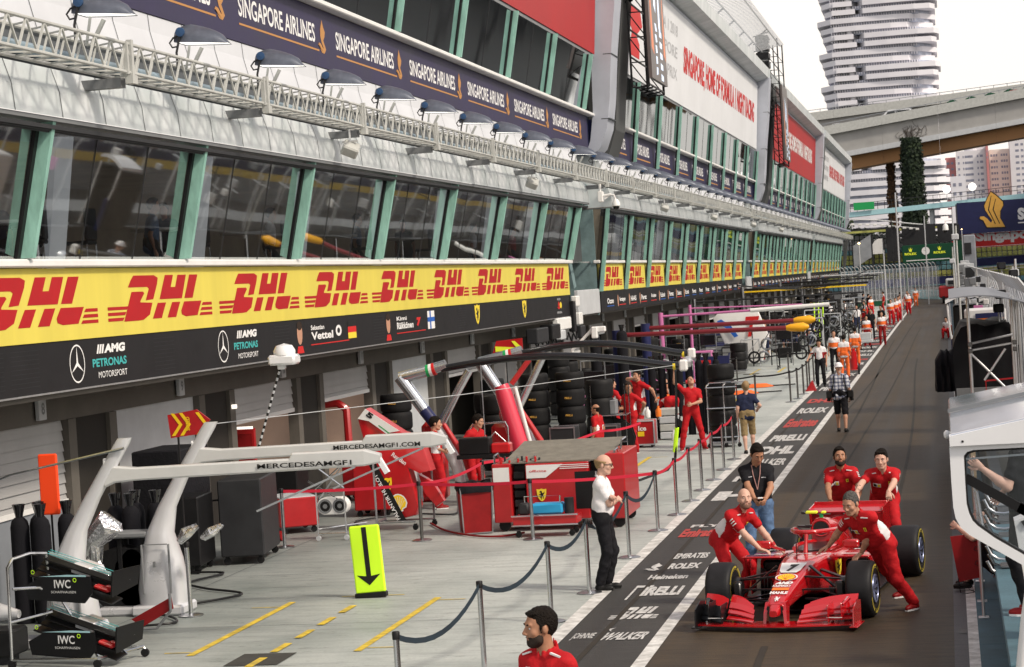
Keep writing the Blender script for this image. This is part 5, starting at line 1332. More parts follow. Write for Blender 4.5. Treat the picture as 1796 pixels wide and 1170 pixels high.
put_text(g,'Ray-Ban',(-9.8,36.98,1.3),Vector((.8,0,-.6)),Vector((.6,0,.8)),.3,.1,0,.02)
g.build('marking',['ink_white','ink_red','ink_black','green','yellow'],t)
g = MB(); g.loft(bulge([(-9.4,.95),(-9.15,.8),(-8.95,.45),(-9.1,.35),(-9.3,.6)],37.3,.15)); g.build('side_panel','red',t,smooth=30)
g = MB()
for a,b in (((-10.1,36.9,.1),(-10.1,36.9,1.3)),((-10.1,36.9,.15),(-9.4,36.9,.15)),((-10.1,37.5,.12),(-9.2,37.5,.12)),((-10.1,37.5,.1),(-10.1,37.5,1.3)),((-9.2,37.5,.1),(-9.2,37.5,1.2)),((-10.1,36.9,.15),(-10.1,37.5,.15))): g.tube([a,b],.02,6)
g.build('trolley','steel',t); castors(t,((-10.1,36.9),(-9.4,36.9),(-9.2,37.5)))
# red bin with black liner
t = thing('waste_bin','red square bin with steel edges and a black bag over its rim','bin',(-8.13,36.1,0),R(20))
g = MB(); g.loft([[(-.24,-.24,.02),(.24,-.24,.02),(.24,.24,.02),(-.24,.24,.02)],[(-.27,-.27,.84),(.27,-.27,.84),(.27,.27,.84),(-.27,.27,.84)]]); g.build('body','red_dark',t,local=True)
g = MB(); r_ = random.Random(4); rings = []
for z,s in ((.72,1.1),(.8,1.16),(.88,1.08),(.86,.8),(.7,.7)): rings.append([(s*.27*math.copysign(min(1,abs(math.cos(a))*1.3),math.cos(a))+r_.uniform(-.015,.015), s*.27*math.copysign(min(1,abs(math.sin(a))*1.3),math.sin(a))+r_.uniform(-.015,.015), z+r_.uniform(-.03,.03)) for a in [2*math.pi*j/24 for j in range(24)]])
g.loft(rings,cap=False); g.build('bag','black_cloth',t,smooth=True,local=True)
g = MB()
for sx in (-1,1):
    for sy in (-1,1): g.beam((sx*.245,sy*.245,.02),(sx*.272,sy*.272,.8),.02)
for sx in (-1,1): g.beam((sx*.245,-.245,.02),(sx*.245,.245,.02),.02); g.beam((-.245,sx*.245,.02),(.245,sx*.245,.02),.02)
g.build('edging','steel',t,local=True)
# long service cart
t = thing('service_cart','long red service cart with white panel and yellow shield behind the red belt','cart',(-6.7,36.6,0))
X0,X1,YF,YB = -7.78,-5.62,36.0,37.6
g = MB(); g.rbox(X0,X0+.32,YF,YB,.16,1.16,.015,0); g.rbox(X0+.58,-6.12,YF,YB,.18,1.14,.015,0); g.rbox(-5.83,-5.5,YF,YB,.16,1.26,.015,0); g.box(X0+.33,-5.84,YF+.35,YB-.02,.2,1.12,2)
g.box(-6.35,-5.86,YF-.004,YF+.02,.35,.98,2)
g.build('body',['red_paint','white','black'],t)
g = MB(); g.prism([(X0+.02,.86),(X0+.3,.86),(X0+.3,1.1),(X0+.02,1.1)],0,.01,lambda a,b,d:(a,YF-.012+d,b)); g.prism([(X0+.6,.9),(-6.85,.9),(-6.55,1.12),(X0+.6,1.12)],0,.01,lambda a,b,d:(a,YF-.012+d,b)); g.build('white_panel','white',t)
g = MB(); put_shield(g,(-7.02,YF-.012,.5),(1,0,0),(0,0,1),.17,.22,0,1); put_text(g,'officine',(X0+.65,YF-.014,1.0),(1,0,0),(0,0,1),.3,.04,2,.01)
for k in range(3): put_poly(g,[(0,0),(1,0),(1,1),(0,1)],(-6.6,YF-.012,1.04+.03*k),(1,0,0),(0,0,1),.5,.012,3)
g.build('emblem',['shield_yellow','ink_black','ink_red','ink_white'],t)
g = MB(); g.add([(-7.6,YF+.1,1.17),(-5.75,YF+.1,1.17),(-5.7,YB,1.42),(-7.5,YB,1.42)],[(0,1,2,3)]); g.add([(-7.6,YF+.1,1.15),(-5.75,YF+.1,1.15),(-5.75,YF+.1,1.17),(-7.6,YF+.1,1.17)],[(0,1,2,3)]); g.build('worktop','worktop',t)
g = MB()
for x in (X0+.05,-5.66): g.tube([(x,YF+.05,1.16),(x,YF+.05,1.3),(x+.03,YF+.2,1.33),(x+.06,YF+.3,1.16)],.018,8)
g.tube([(-5.66,YF+.8,1.26),(-5.64,YF+.8,1.42),(-5.6,YF+1.0,1.45)],.018,8)
g.build('handle','chrome',t,smooth=True)
g = MB(); g.box(X0+.33,X0+.57,YF+.3,YF+.34,.2,1.1,0)
for k in range(5): g.rbox(X0+.35,X0+.55,YF+.1,YF+.3,.25+.16*k,.37+.16*k,.01,k%2)
g.build('drawer',['black','dark_grey'],t)
for x in (X0+.15,-5.65):
    for y in (YF+.15,YB-.2): g = MB(); g.lathe([(0,-.03),(.1,-.03),(.1,.03),(0,.03)],14,Matrix.Translation((x,y,.1)) @ Matrix.Rotation(R(90),4,'X')); g.build('castor','rubber',t)
g = MB()
r_ = random.Random(6)
for k in range(14): x = -7.65+.05*k; g.rbox(x,x+.03,YF+.1+.1*(k%3),YF+.16+.1*(k%3),1.16,1.19+r_.uniform(0,.1),.005,k%3)
g.build('tool',['red','dark_grey','steel'],t)
t = thing('compressor','small wheeled compressor with a blue tank in front of the red cart','compressor',(-6.75,35.3,0))
g = MB(); g.rbox(-7.28,-6.2,35.1,35.6,.2,.34,.01); g.build('tray','red_paint',t); g = MB(); g.tube([(-7.3,35.08,.36),(-6.18,35.08,.36)],.014,6); g.tube([(-7.3,35.08,.2),(-6.18,35.08,.2)],.014,6); g.tube([(-7.1,35.3,.36),(-7.1,35.3,.66),(-6.5,35.3,.66),(-6.5,35.3,.36)],.014,8); g.build('frame','chrome',t)
g = MB(); g.rbox(-6.98,-6.45,35.2,35.5,.36,.54,.03); g.build('tank','tank_blue',t); g = MB(); g.rbox(-7.2,-7.02,35.2,35.4,.36,.56,.03); g.build('motor','dark_grey',t,smooth=40); g = MB(); g.tube([(-6.35,35.3,.36),(-6.35,35.3,.62)],.08,12); g.build('air_filter','dark_grey',t,smooth=40)
pass
castors(t,((-7.2,35.15),(-6.3,35.15),(-6.3,35.55)))
# crates and case behind the cart / garage interiors
def shelf(label,x0,x1,y,m,kind):
    t = thing('display_board',label,'panel',((x0+x1)/2,y,0)); g = MB(); g.rbox(x0,x1,y,y+.1,0,1.75,.01); g.build('panel',m,t)
    g = MB(); g.box(x0+.02,x1-.02,y-.01,y,1.74,1.79); g.build('lamp','strip_lamp',t)
    g = MB(); g.box(x0+.05,x1-.05,y-.006,y,1.15,1.65); g.build('picture','red_dark' if kind else 'black',t); g = MB(); g.box(x0+.05,x1-.05,y-.008,y,.85,1.12); g.build('sheet','white',t)
    return t
shelf('red garage panel with a lit top and dark picture in the left open garage',-13.9,-13.25,39.9,'red_paint',1)
shelf('black screen with a white sheet in the left open garage',-15.0,-14.0,40.3,'black',0)
shelf('red garage panel with a lit top in the middle open garage',-14.6,-13.9,46.2,'red_paint',1)
t = thing('garage_arch','tall red padded arch frame at the middle garage door','frame',(-13.3,46,0)); g = MB(); g.tube([(-13.75,46.0,0),(-13.75,46,1.7),(-13.65,46,1.82),(-13.3,46,1.84),(-13.12,46,1.7),(-13.1,46,0)],.09,8); g.build('frame','red_paint',t,smooth=True)
cabinet('tool_cabinet','dark equipment rack inside the left open garage','cabinet',-13.2,-12.3,39.4,40.2,.1,1.1,'black'); cabinet('tool_cabinet','light grey rolling case near the middle garage door','cabinet',-11.0,-10.2,40.0,40.8,.1,.8,'light_grey')
cabinet('tool_cabinet','red cabinet with a white top near the engine cover','cabinet',-11.2,-10.5,39.4,40.1,.12,1.15,'red_paint')
cabinet('tool_cabinet','red cabinet beside the drivers garage opening','cabinet',-12.3,-11.7,42.5,43.2,.12,1.0,'red_paint')
g = MB(); g.tube([(-12.35,36.3,.09),(-11.55,36.0,.09)],.085,14); solo(g,'carpet_roll','red_dark','rolled red carpet lying left of the small red chest','carpet roll',(-12,36.2,.1),smooth=True)
# wall lamps, wall units
g = MB(); g.rbox(-13.3,-13.2,38.75,38.85,2.2,2.28,.01); solo(g,'wall_lamp','strip_lamp','small lit wall lamp at the left open garage','lamp',(-13.2,38.8,2.2))
t = thing('wall_unit','cluster of black and pale screens hanging under the end of the near black band','equipment',(-12,66,2.4))
for (x0,x1,y0,y1,z0,z1,m) in ((-12.1,-11.9,66.2,68.6,2.72,3.1,'white'),(-12.15,-11.85,66.4,67.2,2.42,2.72,'light_grey'),(-12.2,-11.8,64.6,66,2.5,2.95,'black'),(-12.2,-11.85,62.4,64.2,2.45,2.9,'dark_grey'),(-12.0,-11.8,69.3,69.9,3.4,3.75,'white'),(-12.0,-11.8,69.7,70.3,2.8,3.2,'white'),(-12.05,-11.85,68.9,69.3,2.6,3.6,'black'),(-12.1,-11.9,70.4,71.3,2.35,2.75,'dark_grey')):
    g = MB(); g.rbox(x0,x1,y0,y1,z0,z1,.03); g.build('screen' if m != 'black' else 'bracket',m,t)
g = MB(); r_ = random.Random(8)
for k in range(9): y = 62.5+.85*k; g.tube([(-12,y,2.6),(-11.95,y+.3,2.25+r_.uniform(0,.15)),(-12,y+.8,2.5)],.03,5)
g.build('cable','black',t)
# ---- red team gantries with arched booms
def red_gantry(label, x, y, boomx, redm, zt=2.52):
    t = thing('pit_gantry', label, 'gantry', (x,y,0))
    g = MB(); g.tube([(x-.0,y,zt),(x+.45,y,1.85)],[.13,.12],14); g.tube([(x,y,zt-.02),(x+.55,y,zt+.09),(x+.95,y,zt+.2)],[.12,.12,.1],14); g.tube([(x+.72,y,1.45),(x+1.1,y,2.1),(x+1.4,y,zt+.05)],[.09,.08,.08],12); g.build('strut','chrome_soft',t,smooth=True)
    g = MB(); g.tube([(x+.45,y,1.85),(x+.66,y,1.55)],[.121,.12],14); g.build('strut_band','navy',t,smooth=True)
    g = MB(); g.tube([(x+.66,y,1.55),(x+.78,y,1.35),(x+1.05,y,.7),(x+1.15,y,.05)],[.12,.14,.12,.1],14); g.build('leg','white_gloss',t,smooth=True)
    g = MB(); g.tube([(x+.85,y-.1,1.55),(x+1.25,y-.1,.85),(x+1.4,y-.1,.2)],[.05,.07,.06],10); g.rbox(x+.1,x+.75,y+.2,y+.6,.0,1.25,.1); g.rbox(x+.3,x+.62,y+.18,y+.6,1.25,1.6,.1); g.build('red_leg',redm,t,smooth=40)
    g = MB(); n = 14; L_ = boomx-(x+.85)
    pts = [(x+.85+L_*i/n, y, zt+.05+.26*math.sin(math.pi*min(1,(i/n)*.95+.08))-.12*(i/n)) for i in range(n+1)]
    g.tube(pts,.075,10); g.build('boom','black_gloss',t,smooth=True)
    g = MB(); p = pts[-1]; g.rbox(p[0]-.0,p[0]+.16,y-.09,y+.09,p[2]-.11,p[2]+.11,.03); g.build('boom_end','white',t)
    g = MB(); g.tube([(pts[-1][0]-.12,y,p[2]),(pts[-1][0]-.07,y,p[2])],.08,10); g.build('band','shield_yellow',t,smooth=True)
    g = MB(); 
    for k,mi in enumerate((0,1,2)): g.tube([(x+.55+.06*k,y,zt+.092+.01*k),(x+.61+.06*k,y,zt+.1+.012*k)],.125,14,m=mi)
    g.build('stripe',['green','ink_white','ink_red'],t)
    return t
pass
red_gantry('nearer silver strutted gantry with an arched black boom over the red crew', -10.7, 41.5, -5.15, 'red')
RG = red_gantry('farther silver strutted gantry with an arched black boom ending in a round cap', -9.95, 45.5, -5.45, 'red', 2.6)
g = MB(); g.tube([(-9.06,44.75,2.06),(-8.68,44.75,.3)],.045,10); solo(g,'cover_tube','white','white tube along the right edge of the pink-red roll','tube',(-8.8,44.7,.3),smooth=True)
g = MB(); g.tube([(-9.36,44.8,2.1),(-9.3,44.8,1.9),(-8.9,44.8,.3)],[.15,.19,.22],18); solo(g,'cover_roll','hot_pink','thick bright pink-red padded roll leaning at the farther silver gantry','roll',(-9.1,44.8,0),smooth=True)
g = MB(); g.tube([(-9.2,45.1,2.1),(-8.8,45.2,2.6)],.06,8); solo(g,'strut_tube','red_paint','dull red tube rising from the pink padded roll','tube',(-9,45,2),smooth=True)
t = thing('hose_drop','black air hose hanging from the boom end with a green grip','hose',(-5.4,42.5,0)); g = MB(); g.tube([(-5.25,41.7,2.35),(-5.3,42,1.9),(-5.38,42.3,1.2),(-5.45,42.4,.6),(-5.6,42.3,.38),(-6.1,41.9,.24),(-6.9,41.6,.2)],.028,8); g.build('hose','black_gloss',t,smooth=True); g = MB(); g.tube([(-5.37,42.3,1.2),(-5.45,42.4,.72)],.045,8); g.build('grip','fluoro',t,smooth=True)
t = thing('boom_camera','white camera head on a slanting arm above the black booms','camera',(-8,46,2.6)); g = MB(); g.tube([(-8,46,2.55),(-8,46,2.72),(-7.52,46,3.16)],.035,8); g.build('arm','white',t); g = MB(); g.rbox(-7.55,-7.42,45.9,46.1,2.95,3.2,.02); g.rbox(-7.45,-7.25,45.95,46.1,3.08,3.2,.02); g.build('head','white',t)
t = thing('tool_shelf','black shelf with gloves and tools hung on the near boom above the cart','shelf',(-9,40.5,1)); g = MB(); g.rbox(-9.4,-8.3,40.4,40.8,.92,1.0,.01); g.rbox(-9.35,-8.75,40.4,40.75,1.0,1.32,.02); g.build('tray','black',t); g = MB(); g.rbox(-8.72,-8.35,40.4,40.7,1.0,1.2,.03); g.build('red_box','red',t); g = MB(); g.tube([(-8.86,40.6,1.3),(-8.86,40.6,2.7)],.012,5); g.build('hanger','steel',t)
# hand rail frame beside the two mechanics
t = thing('trolley','chrome trolley frame with an upright handle behind the seated crew','trolley',(-9,42,0)); g = MB(); g.tube([(-9.5,42,.2),(-9.5,42,1.35),(-9.4,42,1.48),(-8.75,42,1.5),(-8.7,42,1.4),(-8.7,42,.2)],.022,8); g.tube([(-9.5,42,.75),(-8.7,42,.75)],.018,8); g.tube([(-9.4,42.2,.9),(-9.0,42.2,1.3),(-8.8,42.2,1.1),(-9.0,42.2,.8)],.012,6); g.build('frame','chrome',t,smooth=True); castors(t,((-9.5,42),(-8.7,42)))
# ---- tyres
def tyre_mesh(g, cx, cy, z0, r, w, mi=0):
    """tyre lying flat: lathe around z"""
    prof = [(r*.62,0),(r*.9,.0),(r*.985,w*.1),(r,w*.25),(r,w*.75),(r*.985,w*.9),(r*.9,w),(r*.62,w),(r*.58,w*.5),(r*.62,0)]
    g.lathe(prof,28,Matrix.Translation((cx,cy,z0)),mi)
def tyre_stack(label, x, y, n, r=.335, w=.39, cover=True, rack=False, z=.15, group=None, cat='tyre stack'):
    t = thing('tyre_stack', label, cat, (x,y,0), group=group)
    for i in range(n):
        g = MB(); tyre_mesh(g,x,y,z+(w+.012)*i,r,w); g.build('tyre','cover_black' if cover else 'rubber',t,smooth=50)
        if cover: g = MB(); put_text(g,'PIRELLI',(x-.08,y-r-.004,z+(w+.012)*i+w*.45),(1,0,0),(0,0,1),.16,.045,0,.02); g.build('lettering','gold',t)
    g = MB(); g.rbox(x-r,x+r,y-r,y+r,.07,.14,.01); g.build('dolly','steel',t)
    return t
pass
tyre_stack('left stack of black covered tyres behind the red cart',-9.52,49.3,5,w=.385); tyre_stack('middle stack of black covered tyres, tallest behind the red crew',-8.68,49.3,5,w=.385); tyre_stack('right stack of black tyres beside the gas tubes',-8.15,50.2,4,cover=False,w=.42)
tyre_stack('dark stack of tyres between the two silver gantries',-10.35,48,4,cover=True,w=.4); tyre_stack('dark stack of tyres right behind the nearer silver gantry',-9.95,46.9,4,cover=False,w=.4)
tyre_stack('black covered tyre stack behind the white-finned engine cover',-11.6,44.5,5,cover=True,w=.37)
tyre_stack('free-standing stack of bare tyres beside the man in khaki shorts',-5.5,52.3,5,r=.33,w=.36,cover=False,z=.14)
t = thing('tyre_rack','chrome frame around the free-standing tyre stack','rack',(-5.5,52,0)); g = MB()
for x in (-5.82,-5.42): g.tube([(x,51.9,.06),(x,51.9,1.5),(x+.08,51.9,1.56),(x+.6,51.9,1.56)],.018,8)
for z in (.25,.95,1.45): g.tube([(-5.85,51.88,z),(-5.1,51.88,z)],.014,6)
g.tube([(-5.1,51.9,.06),(-5.1,51.9,1.5)],.016,6); g.build('frame','chrome',t,smooth=True); castors(t,((-5.82,51.9),(-5.42,51.9),(-5.1,51.9)))
# blue-black gas tubes behind the red crew
for i in range(8): bottle('tall dark blue gas tube in the row behind the red crew',-7.75+.24*i,56.5+.2*(i%3),'tall gas tubes behind the red crew',h=1.95,r=.1)
for x,y in ((-8.6,62),(-7.9,62.6)): bottle('tall navy gas tube standing at the far garages above the boom',x-1.5,y,'tall gas tubes by the far garages',h=2.7,r=.16)
# grey cases, cooler
cabinet('equipment_case','grey ribbed case left of the man seen from the chest up','case',-8.9,-8.35,47.6,48.2,.12,.95,'dark_grey',edge='steel'); cabinet('equipment_case','small grey case on the wire shelf behind the crew','case',-8.2,-7.75,50.0,50.4,1.05,1.38,'mid_grey')
cabinet('equipment_case','dark teal case with a logo under the wire shelf','case',-8.2,-7.6,49.0,49.5,.45,.85,'dark_grey',edge='steel')
t = thing('wire_shelf','chrome wire shelving with cases behind the red crew','shelf',(-7.9,50,0)); g = MB()
for x in (-8.3,-7.5):
    for y in (49.8,50.5): g.tube([(x,y,0),(x,y,1.75)],.014,6)
for z in (.4,1.02): g.rbox(-8.32,-7.48,49.78,50.52,z,z+.025,.005)
g.build('frame','chrome',t)
t = cabinet('cooler_box','red cooler box with white lettering beside the bending man','cooler box',-7.75,-7.3,53.0,53.5,.06,.66,'red_paint',edge='light_grey'); g = MB(); put_text(g,'Ice',(-.16,-.27,.42),(1,0,0),(0,0,1),.2,.12,0,.03); g.build('lettering','ink_white',t,local=True); g = MB(); g.box(-.18,-.02,-.262,-.255,.28,.4); g.build('label','yellow',t,local=True)
for i,(x,y,z,m) in enumerate(((-7.6,54.2,.66,'white'),(-7.35,54.4,.66,'orange'),(-7.75,54.6,.7,'light_grey'),(-7.05,54.9,.0,'white'),(-6.9,55.4,.3,'offwhite'))):
    g = MB(); g.lathe([(0,0),(.07,0),(.075,.16),(.03,.22),(.03,.27),(0,.27)],12,Matrix.Translation((x,y,z))); solo(g,'jug',m,['white jug','orange jug','pale grey jug','white jug on the ground','off-white jug'][i]+' among the supplies beside the bending man','jug',(x,y,z),smooth=True)
for i in range(4):
    cabinet('supply_crate',['lowest','second','third','topmost'][i]+' pale crate of the pile behind the bending man','crate',-7.45,-7.0,55.2,55.8,.02+.2*i,.2+.2*i,'offwhite' if i%2 else 'light_grey')
# ---- farther team areas
def straight_boom(label, x0, x1, y, z, r, m, tip=None, lean=0., posts=True, pm='steel'):
    t = thing('pit_gantry', label, 'gantry', (x0,y,0))
    g = MB(); g.tube([(x0,y,z),(x1,y,z+lean)],r*.72,10); g.build('boom',m,t,smooth=True)
    if posts: g = MB(); g.tube([(x0,y,0),(x0,y,z+.15)],r*1.5,10); g.rbox(x0-.3,x0+.3,y-.3,y+.3,0,.08,.02); g.build('column',pm,t,smooth=40)
    if tip: g = MB(); g.tube([(x1,y,z+lean),(x1+.12,y,z+lean),(x1+.5,y,z+lean),(x1+.66,y,z+lean)],[r*.72,r*1.1,r*1.4,r*.5],12); g.build('tip',tip,t,smooth=True)
    return t
mat('boom_red',(.2,.012,.02),.35,metal=.3,coat=.3); mat('tip_orange',(.85,.42,.02),.4)
straight_boom('dark red boom with a yellow and orange rounded tip, nearer of the pair',-9.6,-4.65,63,2.55,.1,'boom_red','tip_orange',-.06,pm='navy')
straight_boom('dark red boom with a yellow and orange rounded tip, farther of the pair',-9.3,-4.7,67,2.62,.1,'boom_red','tip_orange',-.02,pm='navy')
for o in [o for o in bpy.data.objects if o.name.startswith('boom') and o.type == 'MESH']: pass
straight_boom('pink gantry with a boom turning white towards its end, nearer of the pair',-11.3,-6.4,86,2.62,.07,'pink',None,.05,pm='pink')
straight_boom('pink gantry with a thin boom, farther of the pair',-10.7,-6.0,91,2.8,.045,'pink',None,-.1,pm='pink')
g = MB(); g.tube([(-7.7,85.9,2.66),(-4.6,85.9,2.72)],.085,10); solo(g,'boom_sleeve','white','white sleeve on the end of the pink boom','sleeve',(-6,85.9,2.6),smooth=True)
straight_boom('dark grey boom across the third pit box',-12,-3.9,104,2.9,.06,'dark_grey')
straight_boom('black boom with a thin yellow underside',-11.5,-4.4,124,3.2,.09,'black')
g = MB(); g.box(-11.4,-4.5,123.9,124.1,3.02,3.1); solo(g,'boom_trim','yellow','thin yellow strip under the black boom','trim',(-8,124,3))
straight_boom('black boom far down the pit lane',-11,-4.8,146,3.3,.08,'black'); straight_boom('dark boom far down the pit lane near the fence',-10.5,-4.9,160,3.4,.07,'dark_grey'); straight_boom('pale boom at the last pit boxes',-10,-5,176,3.5,.07,'light_grey')
# black cables hung over the far boxes
for i,(a,b) in enumerate((((-9.5,100,3.6),(-4.9,140,3.6)),((-9,112,3.3),(-4.9,165,4.2)))):
    g = MB(); pts = [(a[0]+(b[0]-a[0])*k/10, a[1]+(b[1]-a[1])*k/10, a[2]+(b[2]-a[2])*k/10-.5*math.sin(math.pi*k/10)) for k in range(11)]; g.tube(pts,.04,5)
    solo(g,'cable','black','%s black cable sagging over the far pit boxes'%('lower' if i==0 else 'upper'),'cable',a)
# white wing-shaped panel with blue swoosh and red T
t = thing('engine_cover','large white engine cover with a blue swoosh and red letter standing by the pink gantry','car part',(-9.2,97,0))
g = MB(); g.loft(bulge([(-10.4,2.2),(-10.1,2.5),(-8.4,2.5),(-8.0,1.4),(-8.3,.1),(-9.6,.1),(-10.0,1.2)],97,.3)); g.build('shell','white',t,smooth=30)
g = MB(); put_poly(g,[(0,.9),(.15,.95),(.5,.7),(.75,.3),(.6,.25),(.35,.6),(0,.78)],(-10.2,96.92,1.0),(1,0,0),(0,0,1),1.2,1.2,0,lift=.01); put_text(g,'T',(-9.1,96.92,1.3),(1,0,0),(0,0,1),.6,.9,1,.03,.2,lift=.01); g.build('marking',['blue','ink_red'],t)
r_ = random.Random(21)
cl = [('black','dark_grey','steel'),('pink','light_grey','black'),('navy','black','light_grey'),('black','dark_grey','fluoro'),('white','dark_grey','black')]
kinds = ['squat wheeled tool cabinet','open tyre dolly with bare tyres','tall monitor rack','stack of covered tyres','low jack trolley']
def clutter(i, x, y, kind, m):
    lab_pos = 'in pit box number %d from the red team'%(1+int((y-58)//21.5))
    g = MB()
    if kind == 0:
        t = thing('tool_cabinet','%s tool cabinet on castors at %s'%(m.replace('_',' '),['the pink gantry','the navy crew','the black boom','the yellow trim boom','the last boxes'][min(4,int((y-78)//22)) if y > 78 else 0]),'cabinet',(x,y,0),group='tool cabinets in the far pit boxes')
        g.rbox(x-.5,x+.5,y-.35,y+.35,.12,1.05,.03); g.build('body',m,t); d = MB()
        for k in range(4): d.box(x-.46,x+.46,y-.362,y-.352,.2+.2*k,.37+.2*k)
        d.build('drawer','mid_grey',t); castors(t,((x-.4,y-.3),(x+.4,y-.3)),.06)
    elif kind == 1:
        tyre_stack('bare tyre stack on a dolly among the far pit boxes',x,y,r_.choice((3,4,5)),w=.36,cover=False,group='tyre stacks in the far pit boxes')
    elif kind == 2:
        t = thing('monitor_rack','slim rack with a dark screen in a far pit box','rack',(x,y,0),group='monitor racks in the far pit boxes')
        for dx in (-.35,.35): g.tube([(x+dx,y,0),(x+dx,y,1.9)],.025,6)
        for z in (.3,1.0,1.9): g.tube([(x-.35,y,z),(x+.35,y,z)],.02,6)
        g.build('frame','steel',t); s = MB(); s.rbox(x-.32,x+.32,y-.05,y+.03,1.15,1.6,.02); s.build('screen','black_gloss',t); s = MB(); s.rbox(x-.3,x+.3,y-.2,y+.2,.35,.8,.03); s.build('case',m,t)
    elif kind == 3:
        tyre_stack('covered tyre stack on a dolly among the far pit boxes',x,y,r_.choice((4,5)),w=.38,cover=True,group='covered tyre stacks in the far pit boxes')
    else:
        t = thing('jack_trolley','long-handled jack trolley lying in a far pit box','jack',(x,y,0),group='jack trolleys in the far pit boxes')
        g.tube([(x-.3,y-.9,.12),(x,y,.12),(x+.1,y+.3,1.0)],.035,6); g.tube([(x-.5,y-.9,.12),(x+.1,y-.9,.12)],.03,6); g.build('frame',m,t)
        for dx in (-.5,.1): w = MB(); w.lathe([(0,-.03),(.1,-.03),(.1,.03),(0,.03)],10,Matrix.Translation((x+dx,y-.9,.1)) @ Matrix.Rotation(R(90),4,'Y')); w.build('wheel','rubber',t)
k = 0
for y in np.arange(59, 205, 3.4):
    for j in range(3):
        x = -12.3+1.7*j+r_.uniform(-.5,.5)
        if y > 84 or j < 2:
            kd = r_.choice((0,0,1,2,3,1,4)); m = r_.choice(('black','dark_grey','navy','pink' if y < 100 else 'light_grey','white','red_dark')); clutter(k, x, y+r_.uniform(-1,1), kd, m); k += 1
for y in (95,101,108,118,128): 
    clutter(k,-6.9+r_.uniform(-.4,.4),y,2,'black'); k += 1
for i in range(34):
    x = r_.uniform(-9.2,-5.7); y = r_.uniform(96,150)
    t = thing('wheel_frame','dark frame with rims and hoses standing in the crowded far pit boxes','frame',(x,y,0),group='dark frames in the far pit boxes')
    g = MB(); h = r_.uniform(1.1,2.2)
    for dx in (-.4,.4): g.tube([(x+dx,y,0),(x+dx,y,h)],.03,5)
    g.tube([(x-.4,y,h),(x+.4,y,h)],.03,5); g.tube([(x-.4,y,.3),(x+.4,y,h)],.02,5); g.build('frame',r_.choice(('steel','black','dark_grey','light_grey')),t)
    for q in range(r_.choice((1,2,3))):
        g = MB(); cx,cz = x+r_.uniform(-.3,.3), .4+.55*q; g.tube([(cx+.24*math.cos(a),y-.1,cz+.24*math.sin(a)) for a in [2*math.pi*k_/12 for k_ in range(13)]],.05,5); g.build('rim',r_.choice(('black','black','steel','dark_grey')),t)
for i in range(7):
    x = -11.2+.35*i; y = 70+1.6*i
    t = thing('parts_trolley','pink and silver parts trolley left of the kneeling person','trolley',(x,y,0),group='pink parts trolleys'); g = MB()
    for a,b in (((x-.3,y,.1),(x-.3,y,1.3)),((x+.3,y,.1),(x+.3,y,1.1)),((x-.3,y,.9),(x+.3,y,.4)),((x-.3,y,.3),(x+.3,y,.3)),((x-.3,y,1.3),(x+.3,y,1.1))): g.tube([a,b],.025,5)
    g.build('frame','pink' if i%2 else 'light_grey',t); g = MB(); g.rbox(x-.25,x+.25,y-.1,y+.2,.35,.6+.1*(i%3),.05); g.build('part',('black','pink','navy')[i%3],t)
# fluorescent stand frames seen near the black clutter
t = thing('air_line_stand','fluorescent yellow-green air line stand among the black frames','stand',(-6.6,112,0)); g = MB()
for dx in (-.22,.0,.22): g.tube([(-6.6+dx,112,.1),(-6.55+dx,112,2.4)],.035,6)
g.build('frame','fluoro',t)
t = thing('rim_rack','black round frames and wheel guns on a rack far along the lane','rack',(-5.9,116,0))
for i in range(9):
    g = MB(); cx,cz = -6.6+.45*(i%3)+r_.uniform(-.1,.1), .5+.62*(i//3); ring = [(cx+.26*math.cos(a),116-.3*(i%2),cz+.26*math.sin(a)) for a in [2*math.pi*q/16 for q in range(17)]]; g.tube(ring,.04,6); g.build('rim','black',t)
g = MB()
for dx in (-6.95,-5.3): g.tube([(dx,116,0),(dx,116,2.3)],.03,6)
g.build('frame','steel',t)
# items lying on the apron
for i,(x,y) in enumerate(((-7.1,74.5),(-6.9,78.5),(-9.6,74.5))):
    g = MB(); n = 10; g.loft([[(x+.55*math.cos(a)+.1*math.sin(3*a),y+.5*math.sin(a),.01) for a in [2*math.pi*j/n for j in range(n)]],[(x+.3*math.cos(a),y+.25*math.sin(a),.12) for a in [2*math.pi*j/n for j in range(n)]]]); solo(g,'dropped_suit','orange_cloth',['orange cloth nearest on the empty apron','orange cloth second on the empty apron','orange cloth beside the tyre stack on the apron'][i],'cloth',(x,y,0),smooth=True)
    if i < 2: g = MB(); g.tube([(x-.9,y-.1,.06),(x-.3,y,.08)],.07,8); g.tube([(x+.5,y+.1,.03),(x+1.3,y+.3,.03)],.025,6); solo(g,'power_tool','black',['black tool lying beside the nearest orange cloth','black tool lying beside the second orange cloth'][i],'tool',(x,y,0))
t = thing('jack_trolley','black jack with an upright handle standing alone on the apron','jack',(-8.2,75,0)); g = MB(); g.tube([(-8.5,75,.12),(-8.25,75.2,.2),(-8.2,75.3,1.25)],.035,8); g.rbox(-8.3,-7.9,74.8,75.4,.05,.3,.04); g.tube([(-8.05,75.2,.3),(-8.2,75.3,.8)],.03,6); g.build('frame','black',t); 
for x in (-8.55,-7.95): g = MB(); g.lathe([(0,-.05),(.13,-.05),(.13,.05),(0,.05)],12,Matrix.Translation((x,74.9,.13)) @ Matrix.Rotation(R(90),4,'Y')); g.build('wheel','rubber',t)
t = thing('scooter','black kick scooter parked on the far apron','scooter',(-7.2,92,0)); g = MB(); g.tube([(-7.2,91.6,.1),(-7.2,92.6,.12),(-7.2,92.75,1.0)],.03,6); g.tube([(-7.45,92.75,1.0),(-6.95,92.75,1.0)],.025,6); g.build('frame','black',t)
